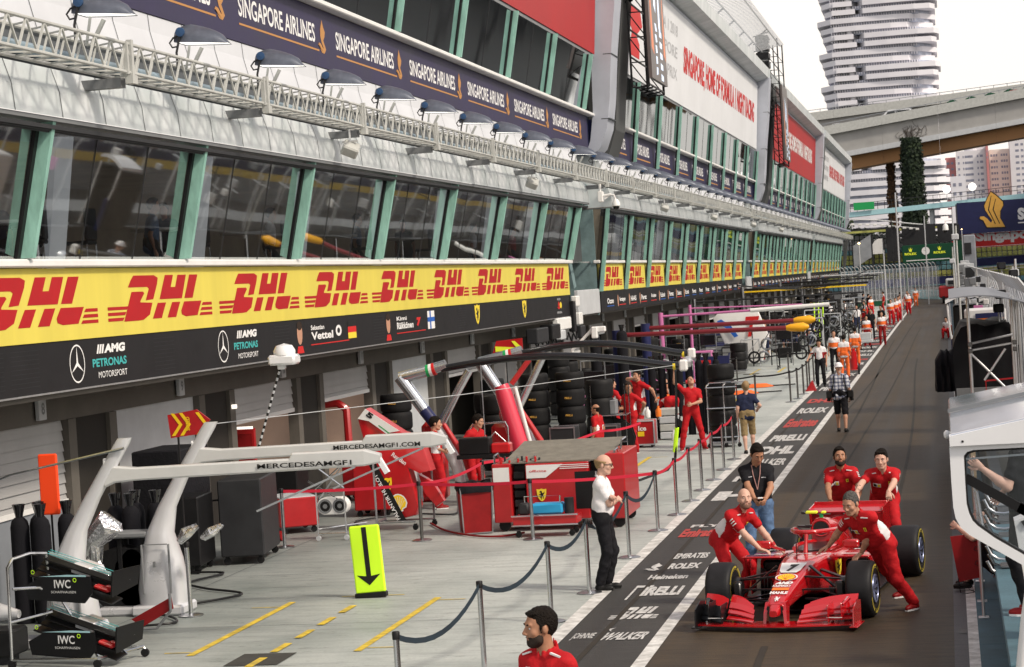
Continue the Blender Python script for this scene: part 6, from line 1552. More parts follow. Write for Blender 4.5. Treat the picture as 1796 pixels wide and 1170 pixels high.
for y in (91.6,92.7): g = MB(); g.lathe([(0,-.02),(.09,-.02),(.09,.02),(0,.02)],10,Matrix.Translation((-7.2,y,.09)) @ Matrix.Rotation(R(90),4,'Y')); g.build('wheel','rubber',t)
t = thing('red_case','low red wedge case at the foot of the white-shirted man','case',(-4.75,74.6,0)); g = MB(); g.prism([(-4.95,0),(-4.6,0),(-4.72,.35)],0,.5,lambda a,b,d:(a,74.2+d,b)); g.build('case','red_paint',t)
# hanging orange-bull boards near the crew
g = MB(); g.box(-6.95,-6.05,60,60.08,0,1.9); solo(g,'garage_screen','navy','navy garage screen with red lettering behind the stretching man','screen',(-6.5,60,0))
g = MB(); put_text(g,'RedBull',(-6.55,59.98,.3),(0,0,1),(-1,0,0),1.5,.3,0,.04); put_poly(g,circ(.5,.5,.5,14),(-6.35,59.98,1.35),(1,0,0),(0,0,1),.3,.3,1); put_poly(g,BIRD,(-6.4,59.98,1.0),(1,0,0),(0,0,1),.4,.5,1,lift=.006); g.cur = 0; solo(g,'screen_lettering',['ink_red','orange'],'red upright lettering and orange marks on the navy screen','lettering',(-6.5,59.98,0))
g = MB(); T = Matrix.Translation((-6.6,60.9,1.55)) @ Matrix.Rotation(R(25),4,'Y'); g.rbox(-.15,.15,-.02,.02,-.14,.14,.03,T=T); solo(g,'pit_board','fluoro_yellow','small tilted yellow board below the dark red booms','board',(-6.6,60.9,1.5))
g = MB(); g.lathe([(0,0),(.09,.02),(.12,.1),(.1,.18),(0,.22)],14,Matrix.Translation((-5.5,44.9,2.38)) @ Matrix.Rotation(R(90),4,'Y')); g.build('boom_cap','alu',RG,smooth=True)

# hoses and cables lying around the near gantries
for i,(pts,m,lb) in enumerate((([(-10.5,28.6,.03),(-10.1,29.4,.03),(-10.9,30.1,.03),(-11.4,30.8,.03),(-11.2,31.8,.03),(-12.2,32.0,.03)],'black','black hose looping from the gantry foot to the low black cabinet'),
    ([(-11.3,25.9,.03),(-10.8,26.6,.03),(-10.2,26.9,.03),(-10.5,27.5,.03),(-11.0,27.8,.03)],'black','black hose between the two white gantry feet'),
    ([(-10.2,36.8,.03),(-10.9,38.4,.03),(-10.1,39.3,.03),(-9.2,39.0,.03),(-9.4,40.4,.03)],'dark_grey','dark cable running under the leaning engine cover'),
    ([(-7.2,35.6,.03),(-7.5,35.2,.03),(-8.0,35.4,.03),(-8.7,36.3,.03),(-9.3,37.6,.03)],'red_dark','dark red air line from the compressor past the red bin'))):
    P = [Vector(p) for p in pts]; Q = []
    for a in range(len(P)-1):
        p0 = P[max(0,a-1)]; p1 = P[a]; p2 = P[a+1]; p3 = P[min(len(P)-1,a+2)]
        for k in range(6):
            u = k/6.; Q.append(.5*((2*p1)+(p2-p0)*u+(2*p0-5*p1+4*p2-p3)*u*u+(3*p1-p0-3*p2+p3)*u**3))
    Q.append(P[-1]); g = MB(); g.tube(Q,.018,6); solo(g,'hose',m,lb,'hose',tuple(P[0]),smooth=True)
mat('awning_grey',(.22,.235,.26),.6,var=.06)
mat('tarp_black',(.006,.006,.008),.55,var=.3,vscale=2,bump=.8,bscale=3,spec=.25)
# ================================================================ right side: pit wall
mat('roof_gloss',(.42,.48,.6),.1,coat=1.,var=.3,vscale=3)
# near stand
t = thing('pit_wall_stand','white pit wall shelter with glossy roof and rounded window frame at the right edge','shelter',(.5,14,0))
g = MB()
def slabR(pts_front, pts_back, m): g.loft([pts_front, pts_back], m)
# roof: glossy top rising to the right, near fascia band
Yn, Yf = 14.0, 17.6
fr = [(-.045,Yn,2.975),(-.045,Yn,3.03),(-.035,Yn,3.045),(.42,Yn,3.126),(.95,Yn,3.22),(.95,Yn,2.985),(.3,Yn,2.98)]
bk = [(-.05,Yf,2.98),(-.05,Yf,3.04),(-.04,Yf,3.055),(.54,Yf,3.15),(1.1,Yf,3.24),(1.1,Yf,3.0),(.3,Yf,2.985)]
mid = [(-.047,15.6,2.98),(-.047,15.6,3.05),(-.037,15.6,3.075),(.48,15.6,3.17),(1.0,15.6,3.26),(1.0,15.6,2.99),(.3,15.6,2.98)]
g.loft([fr,mid,bk]); g.build('roof','roof_gloss',t,smooth=30)
g = MB(); g.loft([[(-.046,Yn-.015,2.972),(.95,Yn-.015,2.975),(.95,Yn-.015,3.2),(.42,Yn-.015,3.118),(-.046,Yn-.015,3.035)],[(-.046,Yn+.03,2.972),(.95,Yn+.03,2.975),(.95,Yn+.03,3.21),(.42,Yn+.03,3.128),(-.046,Yn+.03,3.045)]]); g.build('fascia','white_gloss',t)
g = MB(); g.box(-.052,1.05,15.58,15.6,3.075,3.1); g.v = [(x,y,z+.19*max(0,x)) for x,y,z in g.v]; g.build('roof_seam','mid_grey',t)
g = MB(); g.lathe([(0,-.004),(.008,-.004),(.008,.0),(0,.0)],12,Matrix.Translation((.035,Yn-.018,3.0)) @ Matrix.Rotation(R(90),4,'X')); g.build('screw','ink_black',t)
OUT = [(.9,2.985),(.1,2.975),(-.03,2.97),(-.049,2.955),(-.049,2.75),(-.046,2.58),(-.035,2.51),(-.007,2.45),(.045,2.4),(.108,2.36),(.37,2.193),(.9,1.86)]
INN = [(.9,2.945),(.1,2.94),(.06,2.93),(.038,2.905),(.037,2.75),(.038,2.6),(.05,2.54),(.07,2.49),(.1,2.455),(.2,2.375),(.373,2.262),(.9,1.93)]
def frame(a,b,y0,y1):
    n = len(a)
    v = [(x,y0,z) for x,z in a]+[(x,y0,z) for x,z in b]+[(x,y1,z) for x,z in b]+[(x,y1,z) for x,z in a]; f = []
    for i in range(n-1): f += [(i,i+1,i+1+n,i+n),(i+n,i+1+n,i+1+2*n,i+2*n),(i+2*n,i+1+2*n,i+1+3*n,i+3*n),(i+3*n,i+1+3*n,i+1,i)]
    return v,f
g = MB(); v,f = frame(OUT,INN,Yn+.02,Yn+.16); g.add(v,f); g.build('frame','white_gloss',t,smooth=40)
IN2 = [(x+.012,z-.015 if z > 2.9 else z+.008) for x,z in INN]; INg = [(x-.002,z) for x,z in INN]
g = MB(); v,f = frame(INg,IN2,Yn+.05,Yn+.12); g.add(v,f); g.beam((.04,Yn+.09,2.76),(.42,Yn+.09,2.52),.03,.06); g.beam((.36,Yn+.09,2.56),(.9,Yn+.09,2.25),.03,.07); g.build('gasket','black',t)
g = MB(); g.add([(x,Yn+.085,z) for x,z in INN],[tuple(range(len(INN)))]); g.build('window','glass_clear',t)
g = MB(); g.beam((.05,Yn+.3,2.86),(.9,Yn+.3,2.89),.015,.012); g.build('roof_rail','alu',t)
g = MB(); g.lathe([(.0,0),(.025,0),(.03,.02),(.015,.035),(0,.035)],12,Matrix.Translation((-.048,14.6,3.0)) @ Matrix.Rotation(R(-90),4,'Y')); g.build('side_lamp','white',t,smooth=True)
# second curved support and white post near the lens
g = MB(); g.tube([(.43,13.5,2.3),(.36,13.5,1.95),(.30,13.5,1.55),(.27,13.5,1.0)],.04,12); solo(g,'shelter_post','white','thick pale post at the lower right corner','post',(.35,13.6,1.5),smooth=True)
# nested tube-legged stools
for i in range(5):
    z = .98+.155*i; y = 22.2
    t = thing('stool', 'grey stool with bent chrome legs nested in the pile, %s from the bottom'%['lowest','second','third','fourth','fifth'][i], 'stool', (.45,y,z))
    g = MB(); g.tube([(.23,y,z+.13),(.27,y,z+.04),(.34,y,z-.01),(.42,y,z-.02),(.72,y,z+.02)],.018,8); g.tube([(.25,y+.3,z+.16),(.3,y+.3,z+.06),(.37,y+.3,z+.03),(.72,y+.3,z+.05)],.018,8); g.build('leg','chrome',t,smooth=True)
    g = MB(); g.rbox(.36,.75,y+.02,y+.3,z+.05,z+.075,.01); g.build('seat','mid_grey',t)
g = MB(); g.rbox(.42,.8,21.8,23.2,.0,.96,.02); solo(g,'plinth','dark_grey','dark plinth below the nested stools','plinth',(.6,22.4,0))
# person-side railing
t = thing('railing','thin steel railing along the blue walkway edge','railing',(.17,26,0))
for y in (25.34,26.55,28.2,30): 
    g = MB(); g.tube([(.19,y,.03),(.19,y,1.12)],.018,8); g.build('post','alu',t,smooth=True)
    g = MB(); g.rbox(.13,.25,y-.06,y+.06,.03,.045,.004); g.build('foot','alu',t)
g = MB(); g.tube([(.19,25.2,1.12),(.19,34,1.12)],.018,8); g.tube([(.22,22,1.35),(.2,27,1.3)],.022,8); g.build('rail','chrome',t,smooth=True)
g = MB(); g.prism([(-.15,.72),(.2,.75),(.2,.2),(-.075,.15)],0,.02,lambda a,b,d:(a,27.4+d,b)); solo(g,'red_board','red_dark','dark red board hung on the railing beside the lane','board',(0,27.4,.2))
g = MB()
for z in (.4,.58): g.tube([(.2,27.38,z),(.15,27.37,z+.01),(.13,27.37,z-.03),(.17,27.37,z-.05),(.2,27.37,z-.02)],.005,5)
g.tube([(-.08,27.38,.2),(-.06,27.38,.02),(.02,27.3,-.0+.02),(.1,27.3,.03),(.08,27.38,.12),(.04,27.38,.06),(.12,27.38,.02)],.006,5)
solo(g,'tie_cord','black','thin black cords tying the dark red board to the railing','cord',(.1,27.38,.3))
# low wall with leaning pale pipes
t = thing('pit_wall','dark pit wall behind the blue walkway with pale upright pipes','wall',(.5,30,0))
g = MB(); g.box(.45,.62,5,222,0,1.0); g.build('wall','dark_grey',t)
for i in range(9): g = MB(); g.tube([(.44,20.5+1.1*i,.02),(.41,20.3+1.1*i,1.0)],.018,6); g.build('pipe','offwhite',t,smooth=True)
g = MB(); g.rbox(.3,1.6,17,26,.96,1.02,.01); g.build('platform','blue_strip',t)
t = thing('control_desk','white slanted control desk inside the near shelter','desk',(.7,17.5,1)); g = MB(); g.prism([(.42,2.0),(.8,2.15),(.8,1.3),(.5,1.3)],0,.3,lambda a,b,d:(a,18+d,b)); g.build('desk','white',t); g = MB(); g.prism([(.47,2.0),(.8,2.12),(.8,2.05),(.5,1.95)],0,.02,lambda a,b,d:(a,17.98+d,b)); g.build('screen','black',t)
# scaffold tower with grey awning
t = thing('scaffold_tower','steel tube scaffold tower with cross braces on the pit wall','scaffold',(.7,40,0))
g = MB()
for x in (.33,1.12):
    for y in (40,41.4): g.tube([(x,y,.9),(x,y,3.45)],.024,8)
for a,b in (((.33,40,2.5),(1.12,40,2.6)),((.33,40,2.62),(1.12,41.4,2.7)),((.33,40,2.45),(1.0,40,1.7)),((.95,40,2.5),(.55,40,1.95)),((.33,40,1.2),(1.12,40,1.2)),((.33,40,.95),(1.12,41.4,.95)),((1.12,40,2.6),(1.12,41.4,2.6))): g.tube([a,b],.022,8)
g.build('tube','alu',t,smooth=True)
g = MB()
for x in (.33,1.12):
    for z in (2.5,2.62): g.rbox(x-.04,x+.04,39.95,40.05,z-.05,z+.03,.01)
g.build('clamp','brush_dark',t)
t = thing('awning','curved pale grey awning on top of the scaffold tower','awning',(.7,40,3.4))
g = MB(); n = 10; g.loft([[(.0+1.45*i/n,y,3.48+.06*math.sin(math.pi*i/n)-.2*(i/n)**2+dz) for i in range(n+1)]+[(.0+1.45*i/n,y,3.465+.05*math.sin(math.pi*i/n)-.2*(i/n)**2+dz) for i in range(n,-1,-1)] for y,dz in ((39.0,0),(50,.02))]); g.build('awning','awning_grey',t,smooth=40)
pass; 
def cloth_box(name,label,cat,x0,x1,y0,y1,z0,z1,m,amp=.05,seed=1,top=.1,mats=None):
    r_ = random.Random(seed); nx,nz = 16,9; g = MB(); rings = []
    for k in range(nz+1):
        s = k/nz; z = z0+(z1-z0)*s; ins = 0 if s < .82 else top*(s-.82)/.18
        ring = []
        for j in range(40):
            a = 2*math.pi*j/40; cx,cy = math.cos(a),math.sin(a); q = max(abs(cx),abs(cy)); px,py = cx/q*.5,cy/q*.5
            dn = amp*(math.sin(j*1.9+seed+s*3)+.6*math.sin(j*.7-s*5))*(1-s*.6)
            ring.append(((x0+x1)/2+(x1-x0-2*ins)*px+dn*cx*.6,(y0+y1)/2+(y1-y0-2*ins)*py+dn*cy,z+.04*math.sin(j*.9+seed)*(s>.9)))
        rings.append(ring)
    g.loft(rings); return solo(g,name,m,label,cat,((x0+x1)/2,(y0+y1)/2,z0),smooth=60)
cloth_box('covered_stand','large pit wall stand wrapped in black sheeting behind the scaffold tower','covered stand',.03,1.32,44,49,.9,2.82,'tarp_black',.03,2,.18)
pass
cloth_box('black_bag','lumpy black bag hanging over the lane edge from the wrapped stand','bag',-.33,.12,44.6,45.6,1.5,2.3,'black_cloth',.05,5,.12)
g = MB(); g.box(.05,1.3,43.6,43.9,1.0,1.6); g.beam((.6,43.4,1.75),(1.2,43.4,1.78),.02,.03,1); g.tube([(.62,43.4,1.3),(.62,43.4,1.75)],.01,6,1); g.tube([(1.18,43.4,1.3),(1.18,43.4,1.78)],.01,6,1); solo(g,'bench_seat',['mid_grey','red'],'grey bench with a thin red bar inside the scaffold','bench',(.7,43.6,1))
for i,(x,z,m) in enumerate(((.46,1.62,'brown_bag'),(.42,1.2,'grey_bag'))):
    if m not in M: mat(m,{'brown_bag':(.1,.06,.045),'grey_bag':(.17,.165,.15)}[m],.9,var=.2,vscale=8,bump=.4)
    g = MB(); g.lathe([(0,-.16),(.13,-.12),(.19,0),(.15,.11),(0,.14)],18,Matrix.Translation((x,36.5,z)) @ Matrix.Scale(.7,4,(0,0,1))); solo(g,'bag',m,['brown round bag','grey round bag'][i]+' resting inside the scaffold beside the pit wall','bag',(x,36.5,z),smooth=True)
g = MB(); g.box(.2,.27,34,38,.0,1.55); solo(g,'board_edge','wood','upright wooden board end beside the white kerb line','board',(.23,36,0))
# things further along the wall
t = thing('pit_wall_stand','small white curved canopy shelter further along the pit wall','shelter',(.5,62,0)); g = MB(); n = 10
g.loft([[(-.1+.9*i/n,y,3.05+.2*math.sin(math.pi*(i/n)*.8)) for i in range(n+1)]+[(-.1+.9*i/n,y,2.96+.19*math.sin(math.pi*(i/n)*.8)) for i in range(n,-1,-1)] for y in (60.5,62)]); g.build('canopy','white_gloss',t,smooth=40)
g = MB(); g.tube([(-.05,60.6,2.95),(-.02,60.6,2.3),(.12,60.6,1.2)],.03,8); g.tube([(.75,60.6,2.95),(.75,60.6,1.0)],.03,8); g.build('leg','white',t,smooth=True); g = MB(); g.rbox(.1,.9,61,63,1.0,2.9,.05); g.build('interior','black',t); g = MB(); g.rbox(.0,.15,60.5,60.7,1.0,2.0,.02); g.build('kit_panel','navy',t)
t = thing('service_box','white box with a blue stripe and red and orange panel on the pit wall','box',(.9,53,0)); g = MB(); g.rbox(.35,1.32,53,54,1.0,2.95,.04); g.build('body','white',t); g = MB(); g.box(.62,1.26,52.98,53,2.25,2.72,0); g.box(.6,1.28,52.975,52.98,2.72,2.84,1); g.lathe([(0,0),(.16,0),(.16,.01),(0,.01)],16,Matrix.Translation((.82,52.97,2.38)) @ Matrix.Rotation(R(90),4,'X'),2); g.build('panel',['orange','navy','red'],t)
g = MB(); g.box(.62,.85,57,57.1,2.6,2.95); solo(g,'pink_panel','pink','small pink panel above the white service box','panel',(.7,57,2.6))
for i,(x,y,h,lb) in enumerate(((.27,55,5.0,'tallest white mast on the pit wall, rising past the clock board'),(.22,75,4.6,'thinner pale mast left of the tallest one'),(1.33,44,4.1,'steel mast right of the wrapped black stand'),(1.62,56,3.9,'far right steel mast above the wrapped stand'))):
    t = thing('mast',lb,'mast',(x,y,0)); g = MB(); g.tube([(x,y,.9),(x,y,h)],[.035,.022],8); g.build('shaft','offwhite' if i < 2 else 'alu',t,smooth=True)
    g = MB(); g.rbox(x-.12,x+.06,y-.05,y+.05,h-.35-.2*(i%2),h-.2-.2*(i%2),.02); g.build('bracket','light_grey',t)
t = thing('dome_camera','white dome camera on an arm from the mast beside the lane end','camera',(.05,120,6.2)); g = MB(); g.tube([(.45,120,6.3),(.05,120,6.3),(.05,120,6.15)],.03,6); g.build('arm','white',t); g = MB(); g.lathe([(.06,.0),(.14,-.1),(.16,-.35),(0,-.36)],14,Matrix.Translation((.05,120,6.15))); g.build('housing','white',t,smooth=True); g = MB(); g.lathe([(.13,0),(.1,-.12),(0,-.16)],12,Matrix.Translation((.05,120,5.8))); g.build('dome','black_gloss',t,smooth=True); g = MB(); g.tube([(.45,120,0),(.45,120,6.9)],.045,8); g.build('pole','light_grey',t)
for i,(x,y,z,s,m) in enumerate(((1.1,48,3.35,.12,'black'),(1.0,46,3.1,.11,'black'),(1.28,44,3.82,.09,'black'),(1.25,52,3.95,.1,'black'))):
    t = thing('broadcast_camera','%s black camera on the pit wall against the wire fence'%['first','second','third, mast-top','fourth, farther'][i],'camera',(x,y,z)); g = MB(); g.rbox(x-s,x+s,y-.15,y+.15,z-s*.8,z+s*.8,.02); g.build('body',m,t); g = MB(); g.lathe([(0,0),(s*.6,0),(s*.7,.12),(0,.12)],12,Matrix.Translation((x,y-.15,z)) @ Matrix.Rotation(R(90),4,'X')); g.build('lens','dark_grey',t); g = MB(); g.tube([(x,y,1),(x,y,z)],.02,6); g.build('support','light_grey',t)
# catch fence with bent tops
t = thing('catch_fence','tall silvery wire catch fence running along the pit wall on the right','fence',(1.35,100,0))
g = MB(); ys = list(np.arange(36,60,1.5))+list(np.arange(60,215,3))
for y in ys:
    x = 1.42+.0*y; g.tube([(x,y,.9),(x,y,3.1),(x-.1,y,3.5),(x-.32,y,3.8)],.03,6)
g.build('pole','light_grey',t)
g = MB()
for (xa,za),(xb,zb_) in (((1.4,.9),(1.4,3.1)),((1.4,3.1),(1.3,3.5)),((1.3,3.5),(1.08,3.8))): g.add([(xa,36,za),(xa,213,za),(xb,213,zb_),(xb,36,zb_)],[(0,1,2,3)])
g.build('mesh','wire_mesh',t)
r_ = random.Random(31)
t = thing('wall_equipment','jumble of silvery brackets, boxes and aerials fixed along the far pit wall','equipment',(1.0,110,0))
for i in range(95):
    y = 62+r_.random()**1.5*120; x = .62+r_.uniform(0,.62)+max(0,(y-100)*.003); z = r_.uniform(1.5,3.4)+.004*(y-60); s = r_.uniform(.05,.16)*(1+(y-60)/90)
    g = MB()
    if i % 3: g.rbox(x-s,x+s,y-.1,y+.1,z-s,z+s*1.2,.02); g.build('box',r_.choice(('light_grey','white','mid_grey','dark_grey','alu','light_grey')),t)
    else: g.tube([(x,y,1),(x,y,z+.4)],.03,5); g.tube([(x-s*2,y,z),(x+s*2,y,z+.1)],.025,5); g.build('aerial',r_.choice(('alu','light_grey','dark_grey')),t)
t = thing('shelter_row','dim row of grey shelters behind the wire fence','shelter',(2.2,110,0))
g = MB(); g.box(1.9,3,60,200,0,1.0); g.build('wall','mid_grey',t)
g = MB(); g.rbox(1.5,2.6,195,198,2.3,6.3,.1); solo(g,'control_cabin','mesh_grey','grey blocky cabin with a dark window near the red board','cabin',(2,196,2)); g = MB(); g.box(1.6,2.2,194.9,194.98,4.6,5.6); solo(g,'cabin_window','dark_grey','dark window of the grey cabin near the red board','window',(1.9,194.9,4.6))
t = thing('marshal_vehicle','red and white recovery vehicle at the far end right of the lane','vehicle',(-.2,215,0)); g = MB(); g.rbox(-.9,.9,215,219,.5,1.7,.15); g.build('body','red',t); g = MB(); g.rbox(-.2,.9,214.9,217,1.6,2.4,.12); g.build('cab','white',t); g = MB(); g.rbox(.0,.8,214.8,215,1.8,2.2,.03); g.build('windscreen','car_window',t)
for x in (-.6,.6): g = MB(); g.lathe([(0,0),(.42,0),(.42,.25),(0,.25)],14,Matrix.Translation((x,215.3,.42)) @ Matrix.Rotation(R(90),4,'Y')); g.build('wheel','rubber',t)
# cctv and small spotlights under the truss; hanging screens
t = thing('dome_camera','white dome camera with a black lens hanging at the gap between the building blocks','camera',(-10.9,69,7)); g = MB(); g.tube([(-10.95,70.1,7.35),(-10.95,70.1,6.95),(-10.6,70.1,6.98)],.05,8); g.rbox(-11.02,-10.85,69.95,70.25,6.75,7.1,.02); g.tube([(-10.8,70.1,6.85),(-10.62,70.1,6.98),(-10.5,70.1,6.95),(-10.45,70.1,6.8)],.03,8); g.build('bracket','white',t); g = MB(); g.lathe([(.06,.12),(.13,0),(.14,-.1),(0,-.1)],14,Matrix.Translation((-10.45,70.1,6.7))); g.build('housing','white',t,smooth=True); g = MB(); g.lathe([(.11,0),(.09,-.09),(0,-.13)],14,Matrix.Translation((-10.45,70.1,6.59))); g.build('dome','black_gloss',t,smooth=True)
for i,(y,lb) in enumerate(((40.0,'nearest'),(58.5,'second'),(87.0,'third'),(106,'fourth'),(128,'fifth'),(150,'sixth'))):
    t = thing('spotlight','small square off-white spotlight under the truss, %s from the left'%lb,'spotlight',(-11,y,7))
    T = Matrix.Translation((-11.0,y,6.98)) @ Matrix.Rotation(R(35),4,'X') @ Matrix.Rotation(R(30),4,'Y'); g = MB(); g.rbox(-.16,.16,-.14,.14,-.12,.1,.03,T=T); g.build('body','offwhite',t); g = MB(); g.tube([(-11.0,y,7.35),(-11.0,y,7.05)],.02,6); g.tube([(-11.15,y,7.12),(-10.85,y,7.12)],.02,6); g.build('yoke','alu',t)
def screen(label, x, y0, y1, z0, z1, off=0):
    t = thing('video_screen', label, 'screen', (x,y0,z0))
    g = MB(); g.box(x-.12,x,y0,y1,z0,z1); g.build('panel','screen_grey',t)
    g = MB(); X = x
    H_ = z1-z0; 
    for a,b,m in ((.06,.22,0),(.84,.97,0)): put_poly(g,[(a,.25),(b,.2),(b-.05,.6),((a+b)/2,.92),(a+.02,.6)],(X,y0,z0),UY,VZ,y1-y0,H_*.9,0)
    put_poly(g,[(.32,.55),(.44,.5),(.5,.8),(.45,.86)],(X,y0,z0),UY,VZ,y1-y0,H_,1); put_poly(g,[(.58,.4),(.7,.36),(.68,.72),(.6,.8)],(X,y0,z0),UY,VZ,y1-y0,H_,1)
    for k in range(5): put_poly(g,[(.3+.02*k,.04+.08*k),(.4+.02*k,.05+.08*k),(.42,.1+.08*k),(.32,.1+.08*k)],(X,y0,z0),UY,VZ,y1-y0,H_,1); put_poly(g,[(.6,.02+.08*k),(.75,.02+.08*k),(.75,.06+.08*k),(.6,.07+.08*k)],(X,y0,z0),UY,VZ,y1-y0,H_,1)
    g.build('picture',['screen_orange','screen_white'],t)
    g = MB()
    for yy in (y0-.05,y1-.2):
        g.beam((x-.15,yy+.1,z0-.3),(x-.15,yy+.1,z1+3),.08); g.beam((x-.75,yy+.1,z0-.3),(x-.75,yy+.1,z1+3),.07)
        for q in range(9): za = z0-.3+q*(z1-z0+3)/9; g.beam((x-.15,yy+.1,za),(x-.75,yy+.1,za+(z1-z0+3)/9),.04); g.beam((x-.15,yy+.1,za),(x-.75,yy+.1,za),.04)
    for q in range(6): za = z0-.2+q*(z1-z0)/5.; g.beam((x-.15,y0,za),(x-.15,y1,za),.05); g.beam((x-.75,y0,za),(x-.75,y1,za),.05)
    for q in range(4): ya = y0+q*(y1-y0)/4; g.beam((x-.15,ya,z0-.25),(x-.75,ya+(y1-y0)/4,z0-.25),.05)
    g.build('support_truss','black',t)
    g = MB()
    for q in range(7): za = z1-.5+q*.55; g.box(x-1.5,x-.7,y0-.6,y0+.9,za,za+.4)
    for q in range(12): za = z0+2.5+q*.5; g.beam((x-1.6,y0-.7,za),(x-.7,y0+1.0,za+.4),.07); g.beam((x-1.6,y0+1.0,za),(x-.7,y0-.7,za+.4),.07)
    g.build('rigging','black',t)
screen('tall hanging video screen with orange and white picture beside the near fin', -9.8, 76.3, 80.6, 11.25, 16.2)
screen('far hanging video screen with dark rigging beside the second fin', -9.8, 141.5, 146.0, 11.35, 16.2)
# ================================================================ the red single-seater
mat('car_red', (.5,.005,.01), .22, coat=1., var=.04, vscale=3)
mat('car_black', (.007,.007,.008), .35, coat=.3)
mat('tread', (.014,.014,.016), .6, var=.3, vscale=5, bump=.1, bscale=50)
mat('rim_dark', (.06,.062,.07), .35, metal=.8)
mat('rim_blue', (.2,.23,.38), .35, metal=.6)
car = thing('racing_car', 'red open-wheel racing car numbered 7 being pushed along the pit lane', 'racing car', (-2.03,26.0,0), R(-8.5))
def cb(g, name, m, parent=None, smooth=40): return g.build(name, m, parent or car, smooth=smooth, local=True)
def se(y, hw, z0, z1, e=.6, n=24, x=0.):
    """super-ellipse section across the car at station y"""
    zc, hz = (z0+z1)/2, (z1-z0)/2; r = []
    for j in range(n):
        a = 2*math.pi*(j+.5)/n; c, s = math.cos(a), math.sin(a)
        r.append((x+hw*math.copysign(abs(c)**e,c), y, zc+hz*math.copysign(abs(s)**e,s)))
    return r
# monocoque and nose
g = MB(); g.loft([se(*a) for a in ((-.93,.095,.2,.3,.5),(-.8,.115,.2,.36,.5),(-.55,.135,.22,.43,.45),(-.25,.165,.25,.51,.42),(0,.195,.26,.575,.4),(.3,.225,.22,.63,.4),(.6,.26,.16,.655,.42),(.95,.3,.12,.655,.45),(1.2,.34,.1,.64,.45),(1.95,.34,.08,.6,.45))]); cb(g,'monocoque','car_red')
# nose-tip pillars, central tongue and nostrils
g = MB()
for s in (-1,1): g.loft([[(s*.125+a*.016,-.98+b*.12,.07) for a,b in ((-1,0),(1,0),(1,1),(-1,1))],[(s*.115+a*.02,-.96+b*.16,.2) for a,b in ((-1,0),(1,0),(1,1),(-1,1))],[(s*.09+a*.03,-.9+b*.2,.32) for a,b in ((-1,0),(1,0),(1,1),(-1,1))]])
g.loft([se(-1.05,.045,.17,.24,.6),se(-.98,.062,.16,.28,.5),se(-.8,.08,.2,.34,.5)]); cb(g,'nose_pillar','car_red')
g = MB()
for s in (-1,1): g.loft([se(-.945,.026,.19,.28,.6,x=s*.072),se(-.9,.02,.2,.27,.6,x=s*.07)])
cb(g,'nostril','car_black')
# cockpit hole, headrest and airbox
g = MB(); g.loft([[(.21*math.cos(a),1.42+.44*math.sin(a),z) for a in [2*math.pi*j/24 for j in range(24)]] for z in (.5,.668)]); cb(g,'cockpit','car_black')
g = MB(); g.tube([(.24*math.cos(a),1.42+.47*math.sin(a),.665) for a in [2*math.pi*j/24 for j in range(-2,15)]],.035,8); cb(g,'cockpit_rim','car_red')
g = MB(); g.loft([se(*a) for a in ((1.84,.13,.6,.97,.8),(1.95,.16,.5,.97,.75),(2.2,.2,.35,.93,.75),(2.7,.2,.25,.83,.8),(3.2,.14,.2,.66,.85),(3.55,.07,.2,.5,.9))]); 
g.prism([(2.1,.9),(2.9,.86),(3.5,.8),(3.5,.6),(2.4,.7)],-.008,.008,lambda a,b,d:(d,a,b)); cb(g,'engine_cover','car_red')
g = MB(); g.loft([se(1.825,.105,.75,.93,.9),se(1.86,.1,.76,.925,.9)]); cb(g,'air_intake','car_black')
g = MB(); g.tube([(.115*math.cos(a),1.825,.84+.1*math.sin(a)) for a in [2*math.pi*j/20 for j in range(21)]],.014,6); cb(g,'intake_lip','car_red')
g = MB(); g.rbox(-.2,-.05,1.86,1.93,1.02,1.055,.01); g.rbox(.0,.06,1.86,1.93,1.02,1.05,.01); cb(g,'roof_camera','fluoro_yellow'); g = MB(); g.rbox(-.26,-.2,1.86,1.93,1.018,1.052,.01); g.rbox(-.2,-.11,1.8,1.84,.86,.885,.005); g.beam((-.3,1.82,.87),(-.14,1.82,.86),.03,.03); cb(g,'camera_tip','car_black')
g = MB(); g.rbox(-.02,.02,1.87,1.92,.96,1.02,.005); cb(g,'camera_stalk','green')
# halo
g = MB(); hp = []
for k in range(19):
    a = math.pi*(k/18.); hp.append((.29*math.cos(a), 1.62-.68*math.sin(a), .86+.04*math.sin(a)))
hp = [(.3,1.98,.72)]+hp+[(-.3,1.98,.72)]
g.tube(hp,.03,10); g.tube([(0,.95,.885),(0,.9,.78),(0,.84,.65)],[.03,.022,.03],10); cb(g,'halo','car_red')
